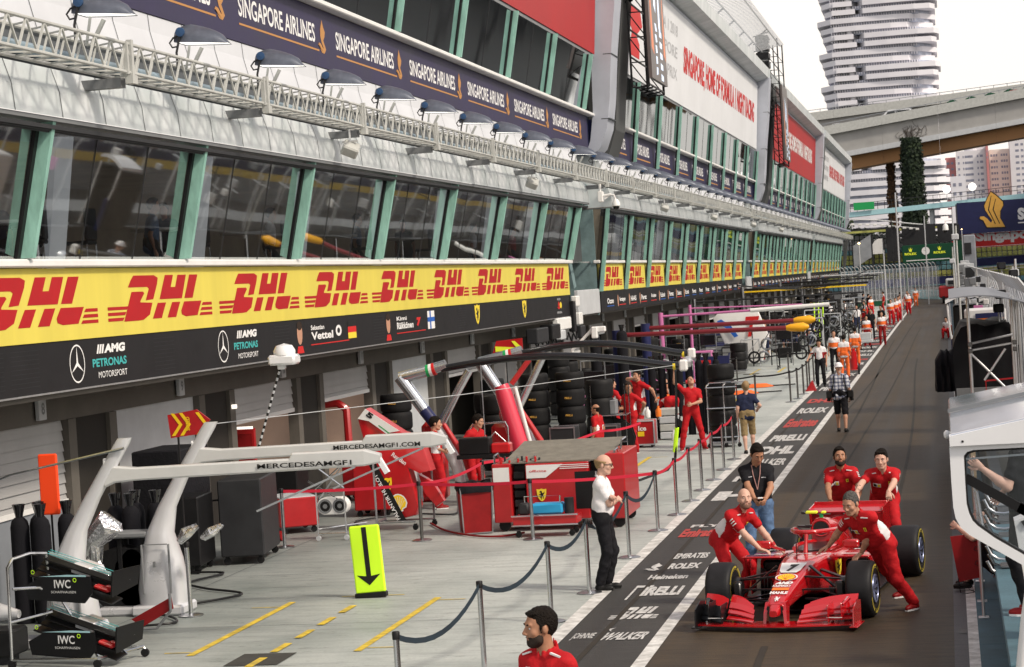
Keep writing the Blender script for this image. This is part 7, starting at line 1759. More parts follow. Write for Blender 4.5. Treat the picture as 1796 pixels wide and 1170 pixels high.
# sidepods with dark inlets
for s in (-1,1):
    g = MB(); g.loft([se(1.42,.19,.2,.56,.5,x=s*.53),se(1.6,.2,.14,.58,.5,x=s*.5),(se(2.1,.2,.08,.54,.55,x=s*.42)),se(2.7,.14,.07,.42,.6,x=s*.28),se(3.2,.08,.06,.3,.7,x=s*.16)])
    g.rbox(min(s*.36,s*.78),max(s*.36,s*.78),1.18,1.46,.555,.585,.012)
    sp = cb(g,'sidepod','car_red')
    g = MB(); g.rbox(s*.53-.15,s*.53+.15,1.4,1.43,.36,.5,.03); cb(g,'side_intake','car_black',sp)
    g = MB(); g.beam((s*.73,1.2,.57),(s*.76,1.1,.2),.02,.1); g.rbox(s*.76-.008,s*.76+.008,1.05,1.3,.12,.56,.003); cb(g,'turning_vane','car_red',sp)
    if s > 0: g = MB(); put_shield(g,(.33,.98,.33),(.3,.95,0),(0,0,1),.16,.22,0,1); cb(g,'badge',['shield_yellow','ink_black'],sp,False)
    m_ = MB(); m_.rbox(s*.55-.1,s*.55+.1,.92,1.0,.7,.8,.02); m_.beam((s*.3,1.05,.66),(s*.5,.98,.74),.018,.03); mo = cb(m_,'mirror','car_red')
    m_ = MB(); m_.rbox(s*.55-.085,s*.55+.085,.995,1.004,.715,.785,.004); cb(m_,'mirror_glass','chrome',mo)
    # flat wing over the sidepod shoulder (where the pusher rests his hands)
    g = MB(); g.rbox(min(s*.3,s*.8),max(s*.3,s*.8),.78,.98,.6,.625,.01); g.beam((s*.78,.88,.6),(s*.8,1.1,.35),.02,.07); cb(g,'deflector','car_red')
    # barge boards
    g = MB()
    for k in range(5): g.prism([(.45+.12*k,.05),(.7+.13*k,.05),(.74+.13*k,.2+.05*k),(.52+.12*k,.3+.04*k)],s*(.34+.07*k),s*(.34+.07*k)+.008,lambda a,b,d:(d,a,b))
    g.rbox(min(s*.3,s*.75),max(s*.3,s*.75),.8,1.3,.06,.08,.01); cb(g,'barge_board','car_black')
g = MB(); g.rbox(-.7,.7,1.2,3.3,.035,.06,.01); g.rbox(-.25,.25,.2,1.2,.035,.06,.01); g.loft([se(3.2,.5,.05,.12,.4),se(3.75,.5,.16,.26,.4)]); cb(g,'floor','carbon')
# front wing
def arc_flap(g, s, x0, x1, y0, z0, ch, tilt, dz=0., n=9, m=None):
    """curved flap running from the neutral centre to the endplate"""
    up=[];lo=[]
    for i in range(n):
        u=i/(n-1); x=s*(x0+(x1-x0)*u); zz=z0+dz*math.sin(u*math.pi*.5); yy=y0+.12*u
        c=ch*(.6+.4*math.sin(min(1,u*2.2)*math.pi/2)); a=R(tilt)
        up.append([(x,yy,zz),(x,yy+c*math.cos(a),zz+c*math.sin(a)),(x,yy+c*math.cos(a),zz+c*math.sin(a)-.01),(x,yy,zz-.014)])
    g.loft(up if s>0 else up[::-1],m=m)
g = MB(); g.loft([[(x,-1.12+.17*abs(x)**1.5-.0,.075),(x,-.86+.1*abs(x),.09),(x,-.86+.1*abs(x),.078),(x,-1.12+.17*abs(x)**1.5,.06)] for x in np.linspace(-.93,.93,25)]); fw = cb(g,'front_wing','car_red')
for s in (-1,1):
    for k,(x0,z0,ch,tl,dz,mm) in enumerate(((.26,.1,.12,14,.03,'car_red'),(.27,.135,.12,22,.05,'car_red'),(.28,.175,.12,30,.06,'car_red'),(.3,.215,.11,38,.06,'car_red'),(.36,.25,.08,45,.05,'car_red'))):
        g = MB(); arc_flap(g,s,x0,.6 if s<0 else .9,-1.0+.075*k,z0,ch,tl,dz); cb(g,'flap',mm,fw)
    if s < 0:
        for k in range(5): g = MB(); arc_flap(g,s,.62,.92,-.98+.075*k,.1+.045*k,.1,25+5*k,.02,5); cb(g,'flap','car_red' if k in (3,4) else 'carbon',fw)
    g = MB(); P=[(-1.08,.05),(-.62,.05),(-.6,.3),(-.8,.33),(-1.05,.26)]; g.prism(P,s*.93-.006,s*.93+.006,lambda a,b,d:(d,a,b)); g.rbox(s*.93-.05,s*.93+.05,-1.08,-.66,.045,.06,.005); cb(g,'endplate','carbon' if s<0 else 'car_red',fw)
    g = MB(); g.tube([(s*.8,-.98,.3),(s*.83,-.8,.34),(s*.8,-.66,.3)],[.012,.03,.012],8); g.rbox(s*.78-.006,s*.78+.006,-1.0,-.66,.12,.32,.003); g.rbox(s*.63-.005,s*.63+.005,-1.02,-.7,.1,.3,.003); cb(g,'cascade','carbon' if s<0 else 'car_red',fw)
    g = MB(); g.box(s*.7-.09,s*.7+.09,-1.004,-1.0,.15,.158); cb(g,'wing_lettering','ink_white',fw,False)
# rear wing
g = MB(); g.rbox(-.5,.5,3.55,3.85,.83,.85,.008,T=Matrix.Translation((0,3.55,.83))@Matrix.Rotation(R(14),4,'X')@Matrix.Translation((0,-3.55,-.83))); g.rbox(-.5,.5,3.8,3.82,.8,.96,.005); g.rbox(-.5,.5,3.66,3.68,.68,.8,.005); rw = cb(g,'rear_wing','car_red')
g = MB(); g.box(-.5,.5,3.64,3.9,.655,.675); cb(g,'rear_wing_underside','car_black',rw)
for s in (-1,1):
    g = MB(); P=[(3.45,.9),(3.95,.95),(3.98,.45),(3.8,.3),(3.62,.3),(3.55,.55)]; g.prism(P,s*.5-.008,s*.5+.008,lambda a,b,d:(d,a,b)); e = cb(g,'endplate','car_red',rw)
    g = MB(); put_text(g,'VK',(s*.51,3.6,.36),(0,.8,.6),(0,-.6,.8),.25,.12,0,.05); cb(g,'lettering','ink_white',e,False)
g = MB(); g.beam((0,3.6,.35),(0,3.7,.72),.03,.14); g.rbox(-.35,.35,3.75,3.9,.35,.38,.01); cb(g,'pylon','car_black')
# wheels
def wheel(x, y, w, face):
    r = .335
    g = MB(); T = Matrix.Translation((x,y,r)) @ Matrix.Rotation(R(90),4,'Y')
    g.lathe([(.17,-w/2+.03),(.2,-w/2+.005),(.285,-w/2),(.318,-w/2+.012),(.332,-w/2+.04),(r,-w/2+.08),(r,w/2-.08),(.332,w/2-.04),(.318,w/2-.012),(.285,w/2),(.2,w/2-.005),(.17,w/2-.03)],48,T)
    t = cb(g,'wheel','tread',smooth=50)
    for s in (-1,1):
        g = MB(); n = 48
        def ring(r0,r1,off,m,a0=0,a1=1):
            vs=[];N_=int(n*(a1-a0))
            for i in range(N_+1):
                a=2*math.pi*(a0+(a1-a0)*i/N_)
                for rr in (r0,r1): vs.append((x+s*(w/2+off), y+rr*math.cos(a), r+rr*math.sin(a)))
            g.add(vs,[(2*i,2*i+1,2*i+3,2*i+2) if s>0 else (2*i,2*i+2,2*i+3,2*i+1) for i in range(N_)],m)
        for q in (0,.5): ring(.262,.288,.003,0,.04+q,.17+q); ring(.262,.288,.003,0,.2+q,.44+q)
        ring(.245,.25,.003,0); cb(g,'sidewall_marking','tyre_yellow',t,False)
    g = MB(); s = face
    g.lathe([(.165,0),(.172,.02),(.165,.03),(.13,-.01),(.12,-.03),(.03,-.06),(.03,0),(0,.0)],32,Matrix.Translation((x+s*(w/2-.035),y,r)) @ Matrix.Rotation(R(90*s),4,'Y')); cb(g,'rim','rim_dark',t)
    g = MB()
    for k in range(10):
        a = 2*math.pi*k/10; g.beam((x+s*(w/2-.03),y+.035*math.cos(a),r+.035*math.sin(a)),(x+s*(w/2-.008),y+.16*math.cos(a+.12),r+.16*math.sin(a+.12)),.016,.022)
    ring2=[(x+s*(w/2-.004),y+.163*math.cos(a),r+.163*math.sin(a)) for a in [2*math.pi*i/32 for i in range(33)]]; g.tube(ring2,.009,6); cb(g,'spoke','rim_blue',t)
for s in (-1,1): wheel(s*.85,0,.305,s); wheel(s*.8,3.35,.405,s)
# brake drums, suspension
for s in (-1,1):
    g = MB(); g.lathe([(.0,-.06),(.15,-.06),(.16,0),(.15,.05),(0,.05)],24,Matrix.Translation((s*.67,0,.335)) @ Matrix.Rotation(R(90),4,'Y')); g.rbox(s*.62-.05,s*.62+.05,-.24,-.12,.14,.46,.02); cb(g,'brake_duct','car_black')
    g = MB()
    for a,b in (((.17,-.08,.5),(.66,0,.45)),((.22,.55,.5),(.66,.03,.45)),((.17,-.1,.24),(.66,-.02,.2)),((.24,.6,.22),(.66,.03,.2)),((.2,.12,.6),(.62,.02,.27)),((.17,-.2,.36),(.64,-.14,.36))): g.beam((s*a[0],a[1],a[2]),(s*b[0],b[1],b[2]),.05,.018)
    cb(g,'front_suspension','carbon')
    g = MB()
    for a,b in (((.12,3.0,.4),(.6,3.33,.45)),((.1,3.6,.4),(.6,3.37,.45)),((.15,2.9,.18),(.6,3.33,.2)),((.1,3.6,.18),(.6,3.37,.2))): g.beam((s*a[0],a[1],a[2]),(s*b[0],b[1],b[2]),.05,.018)
    cb(g,'rear_suspension','carbon')
# race number and marks on the sloping nose
def on_nose(y, lift=.0):
    st = ((-.93,.3),(-.8,.36),(-.55,.43),(-.25,.51),(0,.575),(.3,.63),(.6,.655))
    for (a,za),(b,zb_) in zip(st[:-1],st[1:]):
        if y <= b: return za+(zb_-za)*(y-a)/(b-a)+lift
    return .655
def nose_frame(y0, y1): 
    z0, z1 = on_nose(y0), on_nose(y1); v = Vector((0,y1-y0,z1-z0)); h = v.length; return Vector((0,y0,z0+.012)), v.normalized(), h
g = MB(); X_ = Vector((1,0,0))
o,v,h = nose_frame(-.13,.2); put_poly(g,[(.2,0),(.8,0),(.9,.2),(1,1),(0,1),(.1,.2)],o-X_*.155,X_,v,.31,h,0,lift=.002); put_text(g,'7',o-X_*.05+v*.035,X_,v,.1,h*.7,1,.08,.12,lift=.006)
o,v,h = nose_frame(-.37,-.16); put_poly(g,circ(.5,.5,.5,20),o-X_*.135,X_,v,.27,h,0,lift=.002); put_shell(g,o-X_*.12,X_,v,.24,h*.95,3,2,lift=.005)
o,v,h = nose_frame(-.475,-.4); put_text(g,'AMD',o-X_*.1,X_,v,.2,h,0,.06,.3)
o,v,h = nose_frame(-.545,-.495); put_text(g,'KASPERSKY',o-X_*.11,X_,v,.22,h,0,.03)
o,v,h = nose_frame(-.64,-.57); put_poly(g,[(0,0),(1,0),(1,1),(0,1)],o-X_*.1,X_,v,.2,h,4)
o,v,h = nose_frame(-.74,-.67); put_text(g,'MAHLE',o-X_*.105,X_,v,.21,h,0,.05)
o,v,h = nose_frame(-.92,-.78); put_poly(g,HORSE,o-X_*.05,X_,v,.11,h,0)
cb(g,'livery_marking',['ink_white','ink_black','yellow','ink_red','orange'],smooth=False)
g = MB(); 
for s in (-1,1):
    put_text(g,'Ray-Ban',(s*.3-.12,.62,.668),(1,0,0),(0,.99,.1),.18,.05,0,.03); put_text(g,'Santander',(-.13,.64,.668),(1,0,0),(0,.99,.1),.26,.05,0,.02)
    g.add([(s*.36,1.2,.592),(s*.76,1.2,.592),(s*.74,1.24,.592),(s*.36,1.28,.592)],[(0,1,2,3)],0); put_text(g,'PMI',(s*.55-.1,1.62,.588),(1,0,0),(0,1,0),.2,.07,0,.05)
cb(g,'livery_stripe','ink_white',smooth=False)
g = MB(); g.tube([(0,.35,.64),(0,.35,.86)],.006,6); cb(g,'aerial','car_black')
# ================================================================ people: smooth implicit bodies polygonised with surface nets
class SDF:
    def __init__(s): s.p = []; s.cut = []
    def cone(s, a, b, ra, rb, k=.03): s.p.append(('c', np.array(a,float), np.array(b,float), ra, rb, k)); return s
    def ell(s, c, r, k=.03, M3=None): s.p.append(('e', np.array(c,float), np.array(r,float), None if M3 is None else np.array(M3,float), 0, k)); return s
    def mesh(s, res, noise=0., nseed=0., post=None):
        lo = np.full(3,9.); hi = np.full(3,-9.)
        bb = []
        for q in s.p:
            if q[0] == 'c': r = max(q[3],q[4]); l = np.minimum(q[1],q[2])-r; h = np.maximum(q[1],q[2])+r
            else: r = max(q[2]); l = q[1]-r; h = q[1]+r
            bb.append((l-q[5]-res*2.5-noise, h+q[5]+res*2.5+noise)); lo = np.minimum(lo,l); hi = np.maximum(hi,h)
        lo = lo-res*3-noise; hi = hi+res*3+noise; n = np.ceil((hi-lo)/res).astype(int)+1
        D = np.full(n, .5, np.float32); ax = [lo[i]+res*np.arange(n[i]) for i in range(3)]
        for q,(l,h) in zip(s.p,bb):
            i0 = np.clip(np.floor((l-lo)/res).astype(int),0,n-1); i1 = np.clip(np.ceil((h-lo)/res).astype(int)+1,1,n)
            X,Y,Z = np.meshgrid(ax[0][i0[0]:i1[0]],ax[1][i0[1]:i1[1]],ax[2][i0[2]:i1[2]],indexing='ij')
            if q[0] == 'c':
                a,b = q[1],q[2]; ba = b-a; L2 = max(1e-9,ba@ba)
                t = np.clip(((X-a[0])*ba[0]+(Y-a[1])*ba[1]+(Z-a[2])*ba[2])/L2,0,1)
                d = np.sqrt((X-a[0]-t*ba[0])**2+(Y-a[1]-t*ba[1])**2+(Z-a[2]-t*ba[2])**2)-(q[3]+(q[4]-q[3])*t)
            else:
                P = (X-q[1][0],Y-q[1][1],Z-q[1][2])
                if q[3] is not None: m = q[3]; P = tuple(m[0,i]*P[0]+m[1,i]*P[1]+m[2,i]*P[2] for i in range(3))
                r = q[2]; k0 = np.sqrt(sum((P[i]/r[i])**2 for i in range(3))); k1 = np.sqrt(sum((P[i]/r[i]**2)**2 for i in range(3)))
                d = k0*(k0-1)/np.maximum(k1,1e-6)
            S = D[i0[0]:i1[0],i0[1]:i1[1],i0[2]:i1[2]]; k = q[5]
            hh = np.clip(.5+.5*(d-S)/k,0,1); D[i0[0]:i1[0],i0[1]:i1[1],i0[2]:i1[2]] = d*(1-hh)+S*hh-k*hh*(1-hh)
        if noise or post:
            X,Y,Z = np.meshgrid(*ax,indexing='ij')
            if noise: D = D + noise*(np.sin(X*23+Z*31+nseed)*np.sin(Y*27-Z*17+nseed*2)+.6*np.sin(Z*52+X*19+nseed*3)*np.sin(Y*41+X*33)+.5*np.sin(Z*14+X*40-Y*25+nseed))
            if post: D = post(D,X,Y,Z)
        return nets(D, lo, res)
def nets(D, lo, res):
    I = D < 0
    c = np.zeros(tuple(np.array(D.shape)-1)+(3,)); w = np.zeros(tuple(np.array(D.shape)-1))
    nx,ny,nz = w.shape; off = [(i,j,k) for i in (0,1) for j in (0,1) for k in (0,1)]
    for a in off:
        for ax_ in range(3):
            if a[ax_]: continue
            b = list(a); b[ax_] = 1
            A = D[a[0]:a[0]+nx,a[1]:a[1]+ny,a[2]:a[2]+nz]; B = D[b[0]:b[0]+nx,b[1]:b[1]+ny,b[2]:b[2]+nz]
            x = (A<0)!=(B<0); t = np.where(x, A/np.where(x,A-B,1), 0)
            for d in range(3): c[...,d] += np.where(x, a[d]+(t if d == ax_ else 0), 0)
            w += x
    V = w > 0; idx = -np.ones(w.shape,int); idx[V] = np.arange(V.sum())
    g = np.argwhere(V); verts = lo+res*(g+c[V]/w[V][:,None])
    F = []
    for ax_ in range(3):
        sl0 = [slice(None)]*3; sl1 = [slice(None)]*3; sl0[ax_] = slice(0,-1); sl1[ax_] = slice(1,None)
        A = I[tuple(sl0)]; B = I[tuple(sl1)]; e = np.argwhere(A!=B)
        u,v = [d for d in range(3) if d != ax_]
        ok = (e[:,u]>0)&(e[:,v]>0)&(e[:,u]<D.shape[u]-1)&(e[:,v]<D.shape[v]-1); e = e[ok]
        def cell(du,dv): q = e.copy(); q[:,u]-=du; q[:,v]-=dv; return idx[q[:,0],q[:,1],q[:,2]]
        q = np.stack([cell(1,1),cell(0,1),cell(0,0),cell(1,0)],1)
        fl_ = A[e[:,0],e[:,1],e[:,2]]
        if ax_ == 1: fl_ = ~fl_
        q[~fl_] = q[~fl_][:,::-1]; F.append(q)
    F = np.concatenate(F); F = F[(F>=0).all(1)]
    return verts, F
def mesh_np(name, v, f, mats, parent, idx=None, label=None):
    me = bpy.data.meshes.new(name); me.from_pydata(v.tolist(), [], f.tolist()); me.update()
    for k in mats: me.materials.append(M[k])
    if idx is not None: me.polygons.foreach_set('material_index', np.asarray(idx,int).tolist())
    me.polygons.foreach_set('use_smooth', [True]*len(me.polygons))
    o = bpy.data.objects.new(name, me); COL.objects.link(o); o.parent = parent; WM[o] = WM[parent]; KID.setdefault(parent,[]).append(o)
    return o
def ik(S, T, a, b, pole):
    S = Vector(S); T = Vector(T); d = T-S; L_ = d.length; mx = (a+b)*.995
    if L_ > mx: d = d*(mx/L_); T = S+d; L_ = mx
    if L_ < abs(a-b)+.02: L_ = abs(a-b)+.02
    u = d.normalized(); p = Vector(pole); p = (p-u*p.dot(u))
    p = p.normalized() if p.length > 1e-4 else Vector((0,0,1)).cross(u).normalized()
    x = (a*a-b*b+L_*L_)/(2*L_); h = math.sqrt(max(0,a*a-x*x))
    return S+u*x+p*h, T
def hand_mesh(g, W_, dirv, palm_n, side, s=1., curl=.5):
    """palm and five separate fingers; dirv: wrist->fingers, palm_n: palm normal, side: direction of the thumb"""
    d = Vector(dirv).normalized(); n = Vector(palm_n); n = (n-d*n.dot(d)).normalized(); sd = d.cross(n); 
    if sd.dot(Vector(side)) < 0: sd = -sd
    W_ = Vector(W_)
    def ring(t, hw, ht, n_=10): return [W_+d*t+sd*(hw*math.cos(a))+n*(ht*math.sin(a)) for a in [2*math.pi*j/n_ for j in range(n_)]]
    g.loft([ring(-.015*s,.026*s,.021*s),ring(.03*s,.036*s,.018*s),ring(.07*s,.042*s,.015*s),ring(.092*s,.039*s,.012*s)])
    for i,(o,L_) in enumerate(((.03,.07),(.0105,.079),(-.01,.073),(-.029,.058))):
        b = W_+d*.085*s+sd*o*s; c1 = curl*(.6+.1*i); c2 = curl*1.3+.15
        d1 = (d*math.cos(c1)+n*math.sin(c1)+sd*(o*1.6)).normalized(); d2 = (d*math.cos(c1+c2)+n*math.sin(c1+c2)+sd*(o)).normalized()
        d3 = (d*math.cos(c1+c2*1.6)+n*math.sin(c1+c2*1.6)).normalized()
        p1 = b+d1*L_*.45*s; p2 = p1+d2*L_*.33*s; p3 = p2+d3*L_*.25*s
        g.tube([b-d1*.012*s,p1,p2,p3],[.0105*s,.0095*s,.0085*s,.006*s],7)
    b = W_+d*.03*s+sd*.028*s; td = (d*.65+sd*.75+n*.25).normalized(); t2 = (d*.9+sd*.25+n*.45*(.4+curl)).normalized()
    g.tube([b-td*.01*s,b+td*.038*s,b+td*.038*s+t2*.03*s,b+td*.038*s+t2*.052*s],[.014*s,.012*s,.0105*s,.007*s],7)

def person(label, loc, face, H=1.78, skin='skin', hair='hair_black', hairk='short', beard=None, top=('red_cloth',), sleeve=.62, bottom='red_cloth', bottomk='long', shoes='red_dark',
           lean=0., side=0., twist=0., pelvis=(0,0,0), head=(0,0), hl=None, hr=None, el=None, er=None, feet=None, fyaw=(8,-8), knees=None, panel=None, hat=None, glasses=False, fat=1., curl=(.5,.5),
           res=.013, detail=True, collar=True, group=None, badge=None, palm=None, name='person', extras=None, crop=None, tuck=False):
    s = H/1.78; rz = math.radians(face)
    t = thing(name, label, 'person', loc, rz, group); inv = WM[t].inverted()
    V3 = Vector
    def loc_(p, world=True): return inv @ V3(p)
    pel = V3((pelvis[0],pelvis[1],.968*s+pelvis[2]))
    U = Matrix.Rotation(R(twist),3,'Z') @ Matrix.Rotation(R(-lean),3,'X') @ Matrix.Rotation(R(side),3,'Y')
    B = lambda x,y,z: pel+U@V3((x*s,y*s,z*s))     # torso frame
    sh = [B(-.168,-.005,.432), B(.168,-.005,.432)]; neck = B(0,-.01,.5)
    Hm = Matrix.Rotation(R(head[0]),3,'Z') @ Matrix.Rotation(R(-head[1]),3,'X')
    hc = neck + (U@V3((0,.012,.058)))*s + (Hm@V3((0,.02,.11)))*s
    HP = lambda x,y,z: hc+Hm@V3((x*s*1.07,y*s*1.07,z*s*1.07))
    hip = [pel+V3((-.09*s,0,-.03*s)), pel+V3((.09*s,0,-.03*s))]
    if feet is None: feet = ((-.12,0),(.12,0))
    ank = [V3((f[0],f[1]-.02,(.085*s+(f[2] if len(f)>2 else 0)))) for f in feet]
    kn = [];
    for i in range(2):
        pole = V3(knees[i]) if knees else V3((math.sin(-R(fyaw[i]))*1.,1,0))
        k_,a_ = ik(hip[i],ank[i],.445*s,.43*s,pole); kn.append(k_); ank[i] = a_
    # arms: targets in world coordinates (tuples) or None = hanging
    wr=[];eb=[]
    for i,(hh,ee) in enumerate(((hl,el),(hr,er))):
        sg = -1 if i == 0 else 1
        T = V3(sh[i])+U@V3((sg*.07*s,.05*s,-.53*s)) if hh is None else loc_(hh)
        pole = V3(ee) if ee else V3((sg*.4,-1,-.1))
        e_,w_ = ik(sh[i],T,.295*s,.265*s,pole); wr.append(w_); eb.append(e_)
    f_ = fat
    def torso(S, o, k=.06):
        for sg in (-1,1):
            S.cone(B(sg*.078,.0,.39),B(sg*.066*f_,.0,.16),.09*s+o,.086*s*f_+o,k); S.cone(B(sg*.07*f_,.0,.16),B(sg*.075,-.01,-.02),.09*s*f_+o,.105*s+o,k)
            S.cone(B(sg*.06,-.005,.44),sh[0 if sg<0 else 1],.07*s+o,.062*s+o,k)
        S.cone(B(0,.02*f_,.3),B(0,.035*f_,.1),.094*s+o,.09*s*f_+o,k)
    def leg(S, i, o, upto=1., k=.04, flare=0.):
        S.cone(hip[i],kn[i],.088*s+o,.058*s+o*1.1,k)
        if upto >= 1: S.cone(kn[i],kn[i]+(ank[i]-kn[i])*.35,.056*s+o*1.1,.052*s+o*1.3,k); S.cone(kn[i]+(ank[i]-kn[i])*.35,kn[i]+(ank[i]-kn[i])*.93,.052*s+o*1.3,.034*s+o*1.6+flare,k)
    # ---- body (skin)
    S = SDF(); torso(S,-.018)
    S.cone(B(0,-.01,.44),hc+Hm@V3((0,-.01*s,-.06*s)),.062*s,.052*s,.03)
    for i in range(2):
        S.cone(sh[i],eb[i],.05*s,.041*s,.03); m_ = eb[i]+(wr[i]-eb[i])*.3; S.cone(eb[i],m_,.041*s,.043*s,.02); S.cone(m_,wr[i],.043*s,.026*s,.02)
        S.cone(hip[i],kn[i],.082*s,.052*s,.03); m_ = kn[i]+(ank[i]-kn[i])*.3+V3((0,-.012*s,0)); S.cone(kn[i],m_,.052*s,.056*s,.02); S.cone(m_,ank[i],.056*s,.034*s,.02)
    hres = .0075 if detail else res*.8
    if not detail: S.ell(HP(0,0,.015),(.078*s,.097*s,.112*s),.02,Hm); S.ell(HP(0,.03,-.05),(.056*s,.07*s,.07*s),.02,Hm)
    v,f = S.mesh(res)
    allv=[v]; allf=[f]
    if detail:
        h = SDF(); h.cone(neck,HP(0,-.015,-.05),.058*s,.054*s,.03)
        h.ell(HP(0,-.008,.025),(.08*s,.104*s,.107*s),.02,Hm); h.ell(HP(0,.02,-.035),(.065*s,.08*s,.091*s),.025,Hm); h.ell(HP(0,.07,-.09),(.027*s,.024*s,.022*s),.025,Hm)
        h.cone(HP(0,.09,.022),HP(0,.113,-.018),.008*s,.0125*s,.012); h.cone(HP(-.012,.1,-.026),HP(.012,.1,-.026),.009*s,.009*s,.01)
        h.cone(HP(-.038,.078,.034),HP(.038,.078,.034),.014*s,.014*s,.014)
        for sg in (-1,1): h.ell(HP(sg*.043,.062,-.02),(.022*s,.022*s,.024*s),.02,Hm); h.ell(HP(sg*.077,-.008,-.005),(.011*s,.02*s,.031*s),.008,Hm); h.cone(HP(sg*.045,.035,-.07),HP(sg*.02,.06,-.09),.02*s,.02*s,.02)
        h.cone(HP(-.02,.086,-.056),HP(.02,.086,-.056),.008*s,.008*s,.01)
        hv,hf = h.mesh(hres); allv.append(hv); allf.append(hf+len(v))
    v = np.concatenate(allv); f = np.concatenate(allf)
    bg = MB(); bg.v = [tuple(p) for p in v.tolist()]; bg.f = [tuple(q) for q in f.tolist()]; bg.m = [0]*len(bg.f)
    for i in range(2):
        sg = -1 if i == 0 else 1
        d = (wr[i]-eb[i]).normalized(); pn = V3((-sg*1.,0,-.1))
        if palm and palm[i]: pn = inv.to_3x3() @ V3(palm[i][0]); d = inv.to_3x3() @ V3(palm[i][1])
        if detail or res < .02: hand_mesh(bg, wr[i], d, pn, V3((0,1,.3)) if not (palm and palm[i]) else inv.to_3x3() @ V3(palm[i][2]), s, curl[i])
        else: bg.tube([wr[i],wr[i]+d*.08*s,wr[i]+d*.17*s],[.028*s,.04*s,.02*s],6)
    o = bg.build('body', skin, t, smooth='all', local=True)
    # ---- hair, beard, features
    if hairk != 'bald':
        h = SDF(); th = {'short':.007,'buzz':.003,'full':.013,'fringe':.005}[hairk]
        h.ell(HP(0,-.02,.033),(.083*s+th,.107*s+th,.107*s+th*1.3),.02,Hm)
        if hairk in ('short','full'):
            for qx,qy,qz in ((-.03,.045,.1),(.02,.055,.103),(.0,.01,.122),(.035,.03,.1)): h.ell(HP(qx,qy-.004,qz),(.036*s,.034*s,(.016 if hairk=='short' else .026)*s),.02,Hm)
        for sg in (-1,1): h.ell(HP(sg*.068,.0,.0),(.014*s,.03*s,.035*s),.015,Hm)
        Hi = Hm.transposed()
        def post(D,X,Y,Z):
            px,py,pz = X-hc.x,Y-hc.y,Z-hc.z
            ly = Hi[1][0]*px+Hi[1][1]*py+Hi[1][2]*pz; lz = Hi[2][0]*px+Hi[2][1]*py+Hi[2][2]*pz
            lx = Hi[0][0]*px+Hi[0][1]*py+Hi[0][2]*pz; q = 1/(1.07*s)
            b_ = np.interp(lz*q,[-.1,-.055,-.032,-.026,.02,.05,.07,.088,.1],[-.06,-.04,-.02,.022,.026,.04,.055,.075,.16])+.004*np.sin(lx*210)*np.sin(lz*150+1)
            D = np.maximum(D,(ly*q-b_)*.75*s); D = np.maximum(D,-lz-.08*s)
            D = np.maximum(D,.03*s-np.sqrt((np.abs(lx*q)-.088)**2*.8+(ly*q+.012)**2+((lz*q+.008)*.85)**2)*s)
            D = D+.0025*np.sin(px*160+pz*90)*np.sin(py*140-pz*60)
            if hairk == 'fringe': D = np.maximum(D, lz-.055*s)
            return D
        hv,hf = h.mesh(hres if detail else res*.9, noise=(.0012 if hairk=='buzz' else .0035) if detail else 0, nseed=len(label), post=post); mesh_np('hair',hv,hf,[hair],t)
    if beard:
        h = SDF(); h.ell(HP(0,.02,-.036),(.0685*s,.0845*s,.096*s),.02,Hm); h.ell(HP(0,.07,-.09),(.035*s,.031*s,.03*s),.025,Hm); [h.cone(HP(q*.047,.035,-.07),HP(q*.022,.06,-.09),.027*s,.026*s,.02) for q in (-1,1)]; h.cone(HP(-.022,.093,-.042),HP(.022,.093,-.042),.009*s,.009*s,.01)
        Hi = Hm.transposed()
        def postb(D,X,Y,Z):
            px,py,pz = X-hc.x,Y-hc.y,Z-hc.z; l = [Hi[i][0]*px+Hi[i][1]*py+Hi[i][2]*pz for i in range(3)]
            D = np.maximum(D, (l[2]+.046*s-.75*np.clip(.062*s-l[1],0,.06*s))*.8); D = np.maximum(D,-l[1]+.004*s)
            return np.maximum(D, .012*s-np.sqrt((l[0]*.5)**2+(l[1]-.095*s)**2*.2+(l[2]+.058*s)**2))
        hv,hf = h.mesh(hres if detail else res*.9, post=postb); mesh_np('beard',hv,hf,[beard],t)
    if detail:
        g = MB()
        for sg in (-1,1):
            g.lathe([(.0,-.008*s),(.007*s,-.006*s),(.0105*s,0),(.007*s,.006*s),(0,.008*s)],12,Matrix.Translation(HP(sg*.031,.0775,.012)),0)
            c = HP(sg*.031,.0865,.011); g.lathe([(0,-.0045*s),(.0045*s,0),(0,.0045*s)],8,Matrix.Translation(c),1)
        g.build('eye',['eye_white','ink_black'],t,smooth='all',local=True)
        g = MB()
        for sg in (-1,1): g.tube([HP(sg*.014,.092,.032),HP(sg*.033,.092,.038),HP(sg*.05,.078,.032)],[.004*s,.0055*s,.003*s],6)
        g.build('eyebrow',hair if hairk != 'bald' or not beard else beard,t,smooth='all',local=True)
        g = MB(); g.tube([HP(-.022,.088,-.057),HP(0,.0955,-.055),HP(.022,.088,-.057)],[.003*s,.006*s,.003*s],6); g.build('mouth','lip',t,smooth='all',local=True)
    if glasses:
        g = MB()
        for sg in (-1,1): g.tube([HP(sg*.012,.105,.02),HP(sg*.05,.098,.022),HP(sg*.08,.02,.015)],.004*s,5); g.tube([HP(sg*.012,.105,.02),HP(sg*.015,.104,-.006),HP(sg*.045,.1,-.004),HP(sg*.05,.098,.022)],.003*s,5)
        g.build('glasses','ink_black',t,local=True)
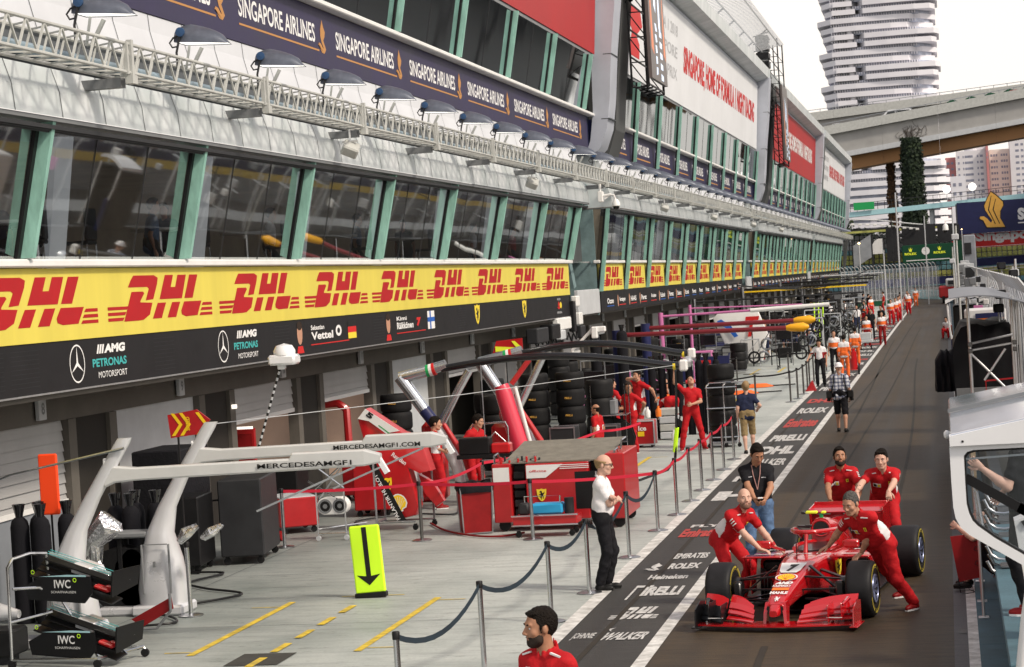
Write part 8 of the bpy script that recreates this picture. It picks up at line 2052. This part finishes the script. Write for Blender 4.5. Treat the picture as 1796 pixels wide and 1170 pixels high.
    # ---- trousers / shorts
    if bottom:
        S = SDF(); S.cone(B(-.075,-.01,.05),hip[0],.104*s+.012,.1*s+.014,.05); S.cone(B(.075,-.01,.05),hip[1],.104*s+.012,.1*s+.014,.05); S.cone(B(0,.0,.06),B(0,-.0,-.03),.11*s+.01,.1*s,.05)
        if bottomk == 'long':
            for i in range(2): leg(S,i,.013*s,1,.035,.012)
        else:
            for i in range(2): S.cone(hip[i],kn[i]+(kn[i]-hip[i])*.02,.098*s,.085*s,.035)
        v,f = S.mesh(res,noise=.0045 if res<.02 else .003,nseed=len(label)); mesh_np('trousers' if bottomk=='long' else 'shorts',v,f,[bottom],t)
    # ---- top
    S = SDF()
    for sg in (-1,1):
        S.cone(B(sg*.078,.0,.39),B(sg*.066*f_,.0,.16),.102*s,.098*s*f_,.05); S.cone(B(sg*.07*f_,.0,.16),B(sg*.078,-.01,.0 if tuck else -.06),.098*s*f_,.11*s if not tuck else .1*s,.05); S.cone(B(sg*.05,-.008,.455),sh[0 if sg<0 else 1]+U@V3((0,0,-.008*s)),.062*s,.062*s,.04)
    S.cone(B(0,.02*f_,.3),B(0,.035*f_,.1),.106*s,.104*s*f_,.05); [S.cone(B(q*.035,-.012,.495),B(q*.13,-.008,.45),.038*s,.05*s,.03) for q in (-1,1)]
    for i in range(2):
        e = sh[i]+(eb[i]-sh[i])*min(1,sleeve); S.cone(sh[i]+U@V3((0,0,-.008*s)),e,.06*s,.061*s,.05)
        if sleeve > 1: S.cone(eb[i],eb[i]+(wr[i]-eb[i])*(sleeve-1),.055*s,.042*s,.03)
    if collar:
        for j in range(10):
            a = 2*math.pi*j/10
            if abs(a-math.pi/2) < .3: continue
            S.cone(B(.075*math.cos(a),.07*math.sin(a)-.01,.5-.025*math.sin(a)),B(.068*math.cos(a),.064*math.sin(a)-.012,.545-.035*math.sin(a)),.011*s,.009*s,.012)
    v,f = S.mesh(res,noise=.004 if res<.02 else .0025,nseed=len(label)*.7)
    Ui = np.array(U.transposed()); L3 = (v[f].mean(1)-np.array(pel))@Ui.T/s if False else (v[f].mean(1)-np.array(pel))@np.array(U)/s
    idx = np.zeros(len(f),int)
    if panel == 'side':     # white wedge under the arm
        idx[(np.abs(L3[:,0])>.08)&(np.abs(L3[:,0])<.2)&(np.abs(L3[:,1]+.03)<.085*np.clip((.4-L3[:,2])/.2,0,1))&(L3[:,2]>.06)] = 1
    elif panel == 'tabard':  # marshal vest: orange lower half, pale yoke
        c_ = np.abs(L3[:,0])<.22; idx[c_&(L3[:,2]>.3)] = 1; idx[c_&(L3[:,2]<=.3)&(L3[:,2]>.1)] = 2; idx[c_&(L3[:,2]<=.1)] = 1
    elif panel == 'back':
        idx[(np.abs(L3[:,0])>.11)&(L3[:,2]<.3)] = 1
    mesh_np('shirt',v,f,list(top),t,idx)
    shirtv = (v-np.array(pel))@np.array(U)/s
    # ---- shoes
    for i in range(2):
        S = SDF(); ya = R(fyaw[i]); fd = V3((-math.sin(ya),math.cos(ya),0)); a = ank[i]; z0 = a.z-.085*s
        S.cone(V3((a.x,a.y,z0+.07*s)),V3((a.x,a.y,z0+.045*s)),.042*s,.042*s,.03); S.cone(V3((a.x,a.y,z0+.038*s))-fd*.035*s,V3((a.x,a.y,z0+.034*s))+fd*.12*s,.038*s,.034*s,.03); S.cone(V3((a.x,a.y,z0+.034*s))+fd*.1*s,V3((a.x,a.y,z0+.03*s))+fd*.155*s,.036*s,.029*s,.02)
        v,f = S.mesh(max(.011,res*.9),post=lambda D,X,Y,Z,z0=z0: np.maximum(D,z0+.004-Z)); mesh_np('shoe',v,f,[shoes],t)
        g = MB()
        g.loft([[V3((a.x,a.y,z0+zz))+fd*(-.055+.23*u)*s+fd.cross(V3((0,0,1)))*w_*s for u,w_ in ((0,-.03),(0,.03),(.3,.04),(.7,.045),(1,.02),(1,-.02),(.7,-.045),(.3,-.04))] for zz in (.0,.018*s)])
        if res < .02: g.build('sole','ink_white' if shoes != 'ink_black' else 'ink_black',t,local=True)
    # ---- conforming badges on the shirt
    if badge:
        for (u0,w0,du,dw,kind) in badge:
            g = MB(); sgn = 1; n_ = 4
            def at(u,w_,l=.004):
                m_ = (np.abs(shirtv[:,0]-u)<.02)&(np.abs(shirtv[:,2]-w_)<.02)
                yy = shirtv[m_,1].max() if m_.any() else .13
                return B(u,yy+l,w_)
            def quad(ua,ub,wa,wb,mi,l=.004):
                pts=[[at(ua+(ub-ua)*i/n_,wa+(wb-wa)*j/n_,l) for i in range(n_+1)] for j in range(n_+1)]
                vs=[p for r_ in pts for p in r_]; g.add(vs,[(j*(n_+1)+i,j*(n_+1)+i+1,(j+1)*(n_+1)+i+1,(j+1)*(n_+1)+i) for j in range(n_) for i in range(n_)],mi)
            if kind == 'box': quad(u0,u0+du,w0,w0+dw,0); quad(u0+du*.08,u0+du*.42,w0+dw*.15,w0+dw*.85,1,.007); quad(u0+du*.55,u0+du*.92,w0+dw*.15,w0+dw*.85,2,.007)
            elif kind == 'shield': quad(u0,u0+du,w0,w0+dw,1); quad(u0+du*.35,u0+du*.6,w0+dw*.2,w0+dw*.8,2,.007)
            elif kind == 'bar': quad(u0,u0+du,w0,w0+dw,0)
            elif kind == 'lan': quad(u0,u0+du,w0,w0+dw,3)
            g.build('badge',['ink_white','shield_yellow','ink_black','ink_grey'],t,local=True)
    if badge and 'red' in top[0] and res < .02:   # white dashes on the sleeves and shoulders
        g = MB()
        for i in range(2):
            sg = -1 if i == 0 else 1; ax_ = (eb[i]-sh[i]).normalized(); fw = (U@V3((0,1,0))); out = (U@V3((sg,0,.0))); 
            nrm = (fw*.55+out*.8); nrm = (nrm-ax_*nrm.dot(ax_)).normalized(); tn = ax_.cross(nrm)
            for k in range(3):
                c = sh[i]+ax_*(.05+.035*k)*s
                ring=[c+(nrm*math.cos(q)+tn*math.sin(q))*.0665*s for q in np.linspace(-.55,.55,6)]
                ring2=[p+ax_*.014*s for p in ring]; g.add(ring+ring2,[(j,j+1,j+7,j+6) for j in range(5)])
            a = B(sg*.085,.055,.5); b = B(sg*.165,.045,.475); g.beam(a+V3((0,0,.004)),b+V3((0,0,.004)),.018*s,.012*s)
        g.build('sleeve_mark','ink_white',t,local=True)
    if hat:
        h = SDF(); h.ell(HP(0,-.01,.055),(.092*s,.11*s,.085*s),.02,Hm); h.ell(HP(0,-.005,.03),(.125*s,.145*s,.022*s),.02,Hm)
        v,f = h.mesh(max(.009,res*.7),post=None); mesh_np('hat',v,f,[hat],t)
    if extras: extras(t,B,HP,sh,eb,wr,inv,s)
    P_INFO[label] = (t,hc)
    return t
P_INFO = {}
FB = [(.03,.3,.105,.06,'box'),(-.105,.34,.035,.05,'shield')]   # chest patches (u<0 is the wearer's left as seen mirrored)
def carw(x,y,z):
    a = R(-8.5); return (-2.03+x*math.cos(a)-y*math.sin(a), 26+x*math.sin(a)+y*math.cos(a), z)
red2 = ('red_cloth','white_cloth')
DN = ((0,0,-1))
# pushers around the car. face: rotation of local +y from world +y (counter-clockwise degrees)
def wristband(i, m):
    def f(t,B,HP,sh,eb,wr,inv,s):
        d = (wr[i]-eb[i]); g = MB(); g.tube([eb[i]+d*.72,eb[i]+d*.9],[.035*s,.031*s],12); g.build('wristband',m,t,smooth=True,local=True)
    return f
def tattoo(i):
    def f(t,B,HP,sh,eb,wr,inv,s):
        r_ = random.Random(5); d = (wr[i]-eb[i]); ax_ = d.normalized(); n0 = ax_.orthogonal().normalized(); n1 = ax_.cross(n0); g = MB()
        for k in range(26):
            q = r_.uniform(0,6.28); u = r_.uniform(.35,.8); rr = (.0435-.017*max(0,(u-.3)/.7))*s+.0012; c = eb[i]+d*u
            p = [c+(n0*math.cos(q+a)+n1*math.sin(q+a))*rr+ax_*b for a,b in ((0,0),(.35,.004),(.3,.016),(-.05,.012))]; g.add(p,[(0,1,2,3)])
        g.build('tattoo','tattoo_ink',t,local=True)
    return f
mat('tattoo_ink',(.05,.045,.05),.6)
person('shaved-headed bearded mechanic in red leaning on the left side of the car', (-2.8,27.2,0), -128, 1.76, skin='skin_pale', hairk='bald', beard='stubble',
  top=red2, panel='side', lean=46, pelvis=(0,-.2,-.12), head=(-34,-4), hl=(-2.3,27.3,.66), hr=(-2.42,26.95,.64), el=(-.6,.2,-1), er=(.6,.2,-.8), feet=((-.14,-.05),(.14,-.25)), badge=FB, curl=(.35,.35),
  palm=(((0,0,-1),(.8,-.35,-.25),(-.2,-.8,0)),((0,0,-1),(.85,-.1,-.25),(.2,.8,0))), extras=wristband(0,'red'), fat=1.08)
def phone(t,B,HP,sh,eb,wr,inv,s):
    c = (wr[0]+wr[1])/2+Vector((0,.09,.02)); g = MB(); g.rbox(c.x-.035,c.x+.035,c.y-.06,c.y+.06,c.z,c.z+.01,.004); g.build('phone','ink_white',t,local=True)
    g = MB(); 
    for sg in (-1,1): g.tube([B(sg*.06,.045,.5),B(sg*.045,.125,.38),B(0,.15,.18)],.007,5)
    g.rbox(-.001,.001,-.001,.001,0,.001,.0002); g.build('lanyard','lanyard',t,local=True)
mat('lanyard',(.4,.22,.2),.7)
person('man in black polo and jeans looking down at his phone behind the red mechanic', (-2.72,29.75,0), 186, 1.84, skin='skin_tan', hair='hair_black', top=('black_cloth',), bottom='denim', shoes='ink_black',
  head=(18,32), hl=(-2.58,29.35,1.08), hr=(-2.72,29.32,1.08), el=(-.8,-.3,-1), er=(.8,-.3,-1), feet=((-.14,0),(.14,.1)), badge=[(-.12,.33,.06,.012,'lan'),(.06,.35,.05,.01,'lan')], curl=(.9,.9), fat=1.12, extras=phone)
person('grey-haired mechanic in red leaning forward, hands on the nose and front tyre', (-.86,26.2,0), 148, 1.83, skin='skin', hair='hair_grey', hairk='buzz',
  top=red2, panel='side', lean=46, side=6, pelvis=(0,.2,-.12), head=(4,22), hl=(-1.2,26.02,.70), hr=(-1.72,26.42,.62), el=(-.4,-.2,-.6), er=(.5,-.4,-.3), feet=((-.16,-.2),(.12,-.5)), fyaw=(0,-10), badge=FB, curl=(.2,.2),
  palm=(((0,0,-1),(-.55,-.6,-.35),(-.6,.5,0)),((0,0,-1),(-.8,-.3,-.35),(.1,-.8,0))), fat=1.12)
person('dark-haired bearded mechanic in red standing behind the engine cover', (-1.62,31.0,0), 176, 1.8, skin='skin_tan', hair='hair_black', hairk='short', beard='beard', top=red2, panel='side', lean=30, pelvis=(0,-.1,-.1),
  head=(14,-4), hl=(-1.42,30.5,.86), hr=(-1.78,30.45,.9), el=(-1,-.3,-.5), er=(1,-.3,-.5), feet=((-.14,-.1),(.14,-.25)), badge=FB, fat=1.1)
person('young dark-haired mechanic in red with a tattooed forearm pushing on the rear wing', (-1.04,30.6,0), 180, 1.86, skin='skin_pale', hair='hair_black', hairk='short', top=red2, panel='side', lean=40, pelvis=(0,-.28,-.12),
  head=(-6,10), hl=(-1.0,29.78,.94), hr=(-1.48,29.82,.94), el=(-1,-.1,-.3), er=(1,-.1,-.3), feet=((-.12,-.1),(.16,-.5)), badge=FB, curl=(.7,.7), palm=(((0,-.5,-1),(.0,-.6,-.9),(1,0,0)),((0,-.5,-1),(0,-.5,-.9),(-1,0,0))), extras=tattoo(1))
person('dark-haired bearded man in a red polo in the foreground, looking left', (-2.96,15.2,0), 152, 1.86, skin='skin_tan', hair='hair_black', hairk='short', beard='beard', top=red2, panel=None, lean=2,
  head=(-32,4), badge=[(.02,.29,.11,.06,'box'),(-.11,.36,.035,.05,'shield'),(.06,.39,.04,.02,'bar')], res=.011, fat=1.1)
person('balding man in glasses and white shirt standing with crossed arms by the belt posts', (-4.74,28.82,0), -92, 1.84, skin='skin_pale', hair='hair_blond', hairk='fringe', top=('white_cloth',), bottom='black_cloth', shoes='ink_black',
  head=(0,10), hl=(-4.56,28.72,1.25), hr=(-4.54,28.93,1.2), el=(-.9,.1,-.8), er=(.9,.1,-.8), feet=((-.09,.02),(.09,-.05)), glasses=True, fat=1.12, curl=(.8,.8), lean=2)
# the crew between the gantries
def crew(label, x, y, face, H=1.78, **k):
    a = dict(top=red2, panel='side', res=.018, detail=True, hair='hair_black'); a.update(k)
    return person(label,(x,y,0),face,H,**a)
crew('mechanic in red with folded forearms standing left, in front of the silver gantry leg',-9.81,40.4,-60,1.78,head=(-15,8),hl=(-9.62,40.25,1.12),hr=(-9.6,40.5,1.1),skin='skin')
crew('mechanic in red reaching down to the right beside the trolley handle',-9.3,41.4,-120,1.74,lean=14,head=(20,15),hl=(-8.75,41.2,.82),hr=(-9.3,41.0,1.0),skin='skin')
crew('dark-haired man in red seen from the chest up behind the cart, turned left',-7.72,47.0,70,1.48,head=(10,0),skin='skin_tan',hairk='fringe')
crew('man in red seen from behind beside the gas tubes',-8.52,54.4,-38,1.68,head=(-20,0),hr=(-8.15,54.5,1.05))
crew('long-haired man in red in the middle of the group with a hand on his hip',-7.63,51.45,150,1.72,head=(30,5),hl=(-7.35,51.5,1.0),el=(-1,0,0),hr=(-7.85,51.2,1.1),hair='hair_brown',hairk='full',skin='skin_tan')
crew('tall man in red drinking behind the group',-8.05,56.0,140,1.8,hr=(-8.1,55.75,1.6),er=(1,.2,0),hl=(-7.6,55.9,1.05),el=(-1,0,0))
crew('man in red bending down with his back to the camera beside the supply crates',-7.22,55.9,20,1.78,lean=95,pelvis=(0,-.12,0),head=(0,-110),hl=(-7.62,56.2,.5),hr=(-7.45,56.3,.42),feet=((-.12,0),(.12,.0)))
crew('man in red stretching one arm up to the boom end, legs wide apart',-6.17,51.5,195,1.8,side=-4,head=(10,-38),hr=(-6.52,51.45,1.9),er=(1,0,.4),hl=(-6.1,51.2,1.12),el=(-1,-.2,-.3),feet=((-.27,0),(.27,.0)),fyaw=(15,-15),extras=lambda t,B,HP,sh,eb,wr,inv,s:[(lambda g:(g.lathe([(0,-.02),(.045*s,-.02),(.045*s,.02),(0,.02)],12,Matrix.Translation(HP(sg*.09,-.005,0))@Matrix.Rotation(R(90),4,'Y')),g.build('ear_defender','red',t,smooth=True,local=True)))(MB()) for sg in (-1,1)])
crew('man in navy shirt and khaki shorts walking away beside the tyre stack',-4.69,49.9,8,1.66,skin='skin_pale',hair='hair_blond',hairk='full',top=('navy_cloth',),panel=None,bottom='khaki',bottomk='shorts',shoes='ink_black',feet=((-.08,-.12),(.1,.14)),fat=1.1,hr=(-4.45,50.05,1.0))
def cam_bags(t,B,HP,sh,eb,wr,inv,s):
    g = MB()
    for sg in (-1,1): g.tube([B(sg*.12,.1,.47),B(sg*.13,-.08,.47),B(sg*.14,-.13,.3),B(sg*.2,-.1,.06)],.016,6)
    g.build('strap','ink_black',t,local=True)
    for sg in (-1,1): g = MB(); c = B(sg*.27,-.03,-.0); g.rbox(c.x-.07,c.x+.07,c.y-.07,c.y+.07,c.z-.1,c.z+.09,.02); g.tube([c,(c.x+sg*.03,c.y+.03,c.z-.17)],.045,10); g.build('camera_bag','ink_black',t,smooth=30,local=True)
crew('photographer in white sun hat, checked shirt and black shorts walking away on the lane',-2.82,55.2,-4,1.76,skin='skin',hairk='bald',top=('plaid',),panel=None,bottom='black_cloth',bottomk='shorts',shoes='ink_black',hat='white_cloth',feet=((-.1,.18),(.12,-.16,.0)),sleeve=.9,extras=cam_bags,fat=1.15)
# people down the lane
def far_p(label, x, y, face, H=1.76, **k):
    a = dict(res=.026, detail=False, hair='hair_black', panel=None, top=('red_cloth',)); a.update(k)
    return person(label,(x,y,0),face,H,**a)
vest = ('orange_cloth','white_cloth','orange_cloth')
far_p('man in white and dark red polo resting a hand on a belt post',-4.55,76.7,175,1.7,top=('white_cloth','red_dark'),panel='back',bottom='black_cloth',shoes='ink_black',hr=(-4.95,76.5,1.0),head=(0,25))
far_p('marshal in white and orange tabard with black trousers behind the white-shirted man',-4.5,85.8,180,1.7,top=('white_cloth','white_cloth','orange_cloth'),panel='tabard',bottom='black_cloth',shoes='ink_black')
far_p('marshal in orange overalls seen from behind, nearer the photographer',-3.95,82.0,0,1.62,top=vest,panel='tabard',bottom='orange_cloth',sleeve=1.8)
far_p('marshal in orange overalls beside the white line, farther of the two',-3.95,92,0,1.6,top=vest,panel='tabard',bottom='orange_cloth',sleeve=1.8)
far_p('left of two men in dark red overalls and white tabards pushing a trolley',-4.2,112.5,180,1.6,top=('red_dark','white_cloth','orange_cloth'),panel='tabard',bottom='red_dark',sleeve=1.8)
far_p('right of two men in dark red overalls and white tabards beside the trolley',-3.45,113.4,180,1.74,top=('red_dark','white_cloth','orange_cloth'),panel='tabard',bottom='red_dark',sleeve=1.8)
far_p('man in black behind the two men with the trolley',-4.3,122,180,1.75,top=('black_cloth',),bottom='black_cloth'); far_p('second man in black behind the trolley, walking right',-3.9,128,150,1.8,top=('black_cloth',),bottom='black_cloth')
t = thing('trolley','small white-grey trolley pushed by the man in dark red','trolley',(-4.1,108,0)); g = MB(); g.rbox(-4.4,-3.8,108,108.8,.35,.5,.02); g.rbox(-4.35,-3.85,108.1,108.6,.5,.85,.03); g.tube([(-4.4,108.8,.4),(-4.4,109,1.0),(-3.8,109,1.0),(-3.8,108.8,.4)],.03,6); g.build('body','light_grey',t)
for x in (-4.35,-3.85): g = MB(); g.lathe([(0,-.03),(.12,-.03),(.12,.03),(0,.03)],12,Matrix.Translation((x,108.1,.12))@Matrix.Rotation(R(90),4,'Y')); g.build('wheel','rubber',t)
t = thing('fire_trolley','red wheeled extinguisher trolley beside the orange marshal','trolley',(-3.75,84,0)); g = MB(); g.tube([(-3.7,84,.2),(-3.72,84,.9)],.15,10); g.tube([(-3.7,84,.9),(-3.7,84,1.0)],.07,8); g.build('bottle','red',t,smooth=True); g = MB(); g.lathe([(0,-.03),(.16,-.03),(.16,.03),(0,.03)],12,Matrix.Translation((-3.52,84,.16))@Matrix.Rotation(R(90),4,'Y')); g.build('wheel','rubber',t)
protos = {}
def far_copy(kind, label, x, y, face, group):
    if kind not in protos:
        kw = dict(red=dict(top=('red_cloth','white_cloth','orange_cloth'),panel='tabard',sleeve=1.8,bottom='red_cloth'),orange=dict(top=vest,panel='tabard',bottom='orange_cloth',sleeve=1.8),navy=dict(top=('navy_cloth','white_cloth'),panel='back',bottom='navy_cloth',bottomk='shorts'),
                  black=dict(top=('black_cloth',),bottom='black_cloth'),sit=dict(top=('white_cloth','red_cloth'),panel='back',bottom='red_cloth',pelvis=(0,-.2,-.5),feet=((-.15,.2),(.15,.2)),lean=20),white=dict(top=('white_cloth',),bottom='navy_cloth'),
                  kneel=dict(top=('black_cloth',),bottom='black_cloth',pelvis=(0,-.1,-.55),feet=((-.15,.15),(.15,-.1)),lean=35,hl=None))[kind]
        protos[kind] = person(label,(x,y,0),face,1.76,res=.03,detail=False,group=group,**kw); return
    dup(protos[kind],(x,y,0),R(face),label,group)
for i,(k,x,y,f_) in enumerate((('red',-3.9,150,180),('red',-3.7,155,180),('red',-3.6,160,180),('sit',-4.3,140,180),('red',-3.6,165,170),('red',-3.2,178,180),('orange',-3.05,209,180),('red',-3.5,190,180),('black',-4.0,185,0))):
    far_copy(k, {'red':'distant figure in red overalls and pale tabard on the lane line','orange':'distant figure in orange overalls beside the white line','sit':'crouching figure in white and red by the far lane line','black':'distant figure in black beyond the marshals'}[k], x,y,f_, {'red':'distant figures in red','orange':'distant figures in orange','sit':None,'black':None}[k])
far_copy('navy','man in navy shorts by the white panel, left of three',-8.6,103,170,'men in navy shorts at the far pit box'); far_copy('navy','man in navy shorts by the white panel, back turned, middle of three',-7.9,112,0,'men in navy shorts at the far pit box'); far_copy('navy','man in navy shorts walking at the black frames',-6.7,107,60,'men in navy shorts at the far pit box')
far_copy('navy','man in navy shorts with his back to the lane beside the boom tip',-8.4,113,10,'men in navy shorts at the far pit box')
far_copy('kneel','person in black kneeling at the pink and white parts on the apron',-9.6,75,30,None)
r_ = random.Random(77)
for i in range(14):
    k = r_.choice(('navy','black','white','orange','red')); y = 118+6*i; x = r_.uniform(-9.5,-5.6)
    far_copy(k,'small distant %s-clad crew member among the far pit boxes'%k,x,y,r_.uniform(0,360),'distant %s-clad crew'%k)
far_copy('white','man in a white shirt at the far pit box edge',-5.6,135,180,'distant white-clad crew')
far_p('man in white and red crouching at the right edge of the lane',-.2,118,160,1.7,top=('white_cloth','red_cloth'),panel='back',pelvis=(0,-.2,-.5),feet=((-.15,.2),(.15,.2)),lean=25)
# two people at the near shelter
person('man in a black shirt holding a phone, seen through the shelter window', (.56,19.4,1.02), 70, 1.8, skin='skin_pale', hair='hair_brown', top=('black_cloth',), bottom='black_cloth', hl=(.2,19.2,2.33), hr=(.35,19.9,2.0), el=(0,-.4,-1), er=(.5,-.4,-1), res=.013, detail=True, fat=1.15)
person('person sitting behind the red board with two raised fingers and bare legs', (.3,27.75,.03), 80, 1.7, skin='skin_pale', hair='hair_black', top=('black_cloth',), bottom='black_cloth', bottomk='shorts', pelvis=(0,-.1,-.62), feet=((-.12,.28),(.12,.3)), lean=12, hl=(-.05,27.5,.82), el=(-1,0,-.4), shoes='ink_black', res=.016)
# seated guests behind the lower windows
def seated(label, x, y, face, shirt, group):
    t = person(label,(x,y,4.8-.45),face,1.74,res=.03,detail=False,top=(shirt,),bottom='black_cloth',pelvis=(0,0,-.05),feet=((-.12,.45,.0),(.12,.45,.0)),lean=8,group=group)
    return t
for i,(y,c,x) in enumerate(((27.9,'white_cloth',-13.0),(29.6,'navy_cloth',-13.6),(31.0,'white_cloth',-13.5),(34.6,'denim',-13.1),(36.5,'navy_cloth',-13.5),(41.4,'white_cloth',-13.2),(47.5,'denim',-13.1),(53.3,'black_cloth',-13.4),(59.8,'white_cloth',-13.1),(66,'red_cloth',-13.2))):
    seated('seated guest in %s behind the lower window, %s from the left'%({'white_cloth':'white','navy_cloth':'navy','denim':'pale blue','black_cloth':'black','red_cloth':'red'}[c],['first','second','third','fourth','fifth','sixth','seventh','eighth','ninth','tenth'][i]),x,y,[-70,200,20,-60,180,-80,-70,180,-70,-90][i],c,None)
for i,y in enumerate((28.8,30.4,35.6,40.3,46.6,52.6)):
    t = thing('table','white-topped table behind the %s lower window'%['first','second','third','fourth','fifth','sixth'][i],'table',(-13.3,y,4.8)); g = MB(); g.lathe([(0,.7),(.5,.7),(.5,.74),(0,.74)],24,Matrix.Translation((-13.3,y,4.8))); g.build('tabletop','white',t); g = MB(); g.cyl(-13.3,y,4.8,5.5,.04,8); g.build('leg','chrome',t)
    t = thing('chair','dark chair with a curved back behind the %s lower window'%['first','second','third','fourth','fifth','sixth'][i],'chair',(-12.9,y+.7,4.8)); g = MB(); g.rbox(-13.1,-12.7,y+.5,y+.9,5.2,5.26,.02); g.build('seat','dark_grey',t); g = MB(); g.rbox(-12.75,-12.69,y+.5,y+.9,5.26,5.75,.02); g.build('backrest','dark_grey',t); 
    for a in (-13.08,-12.72):
        for b in (y+.52,y+.88): g = MB(); g.cyl(a,b,4.8,5.2,.015,6); g.build('leg','chrome',t)
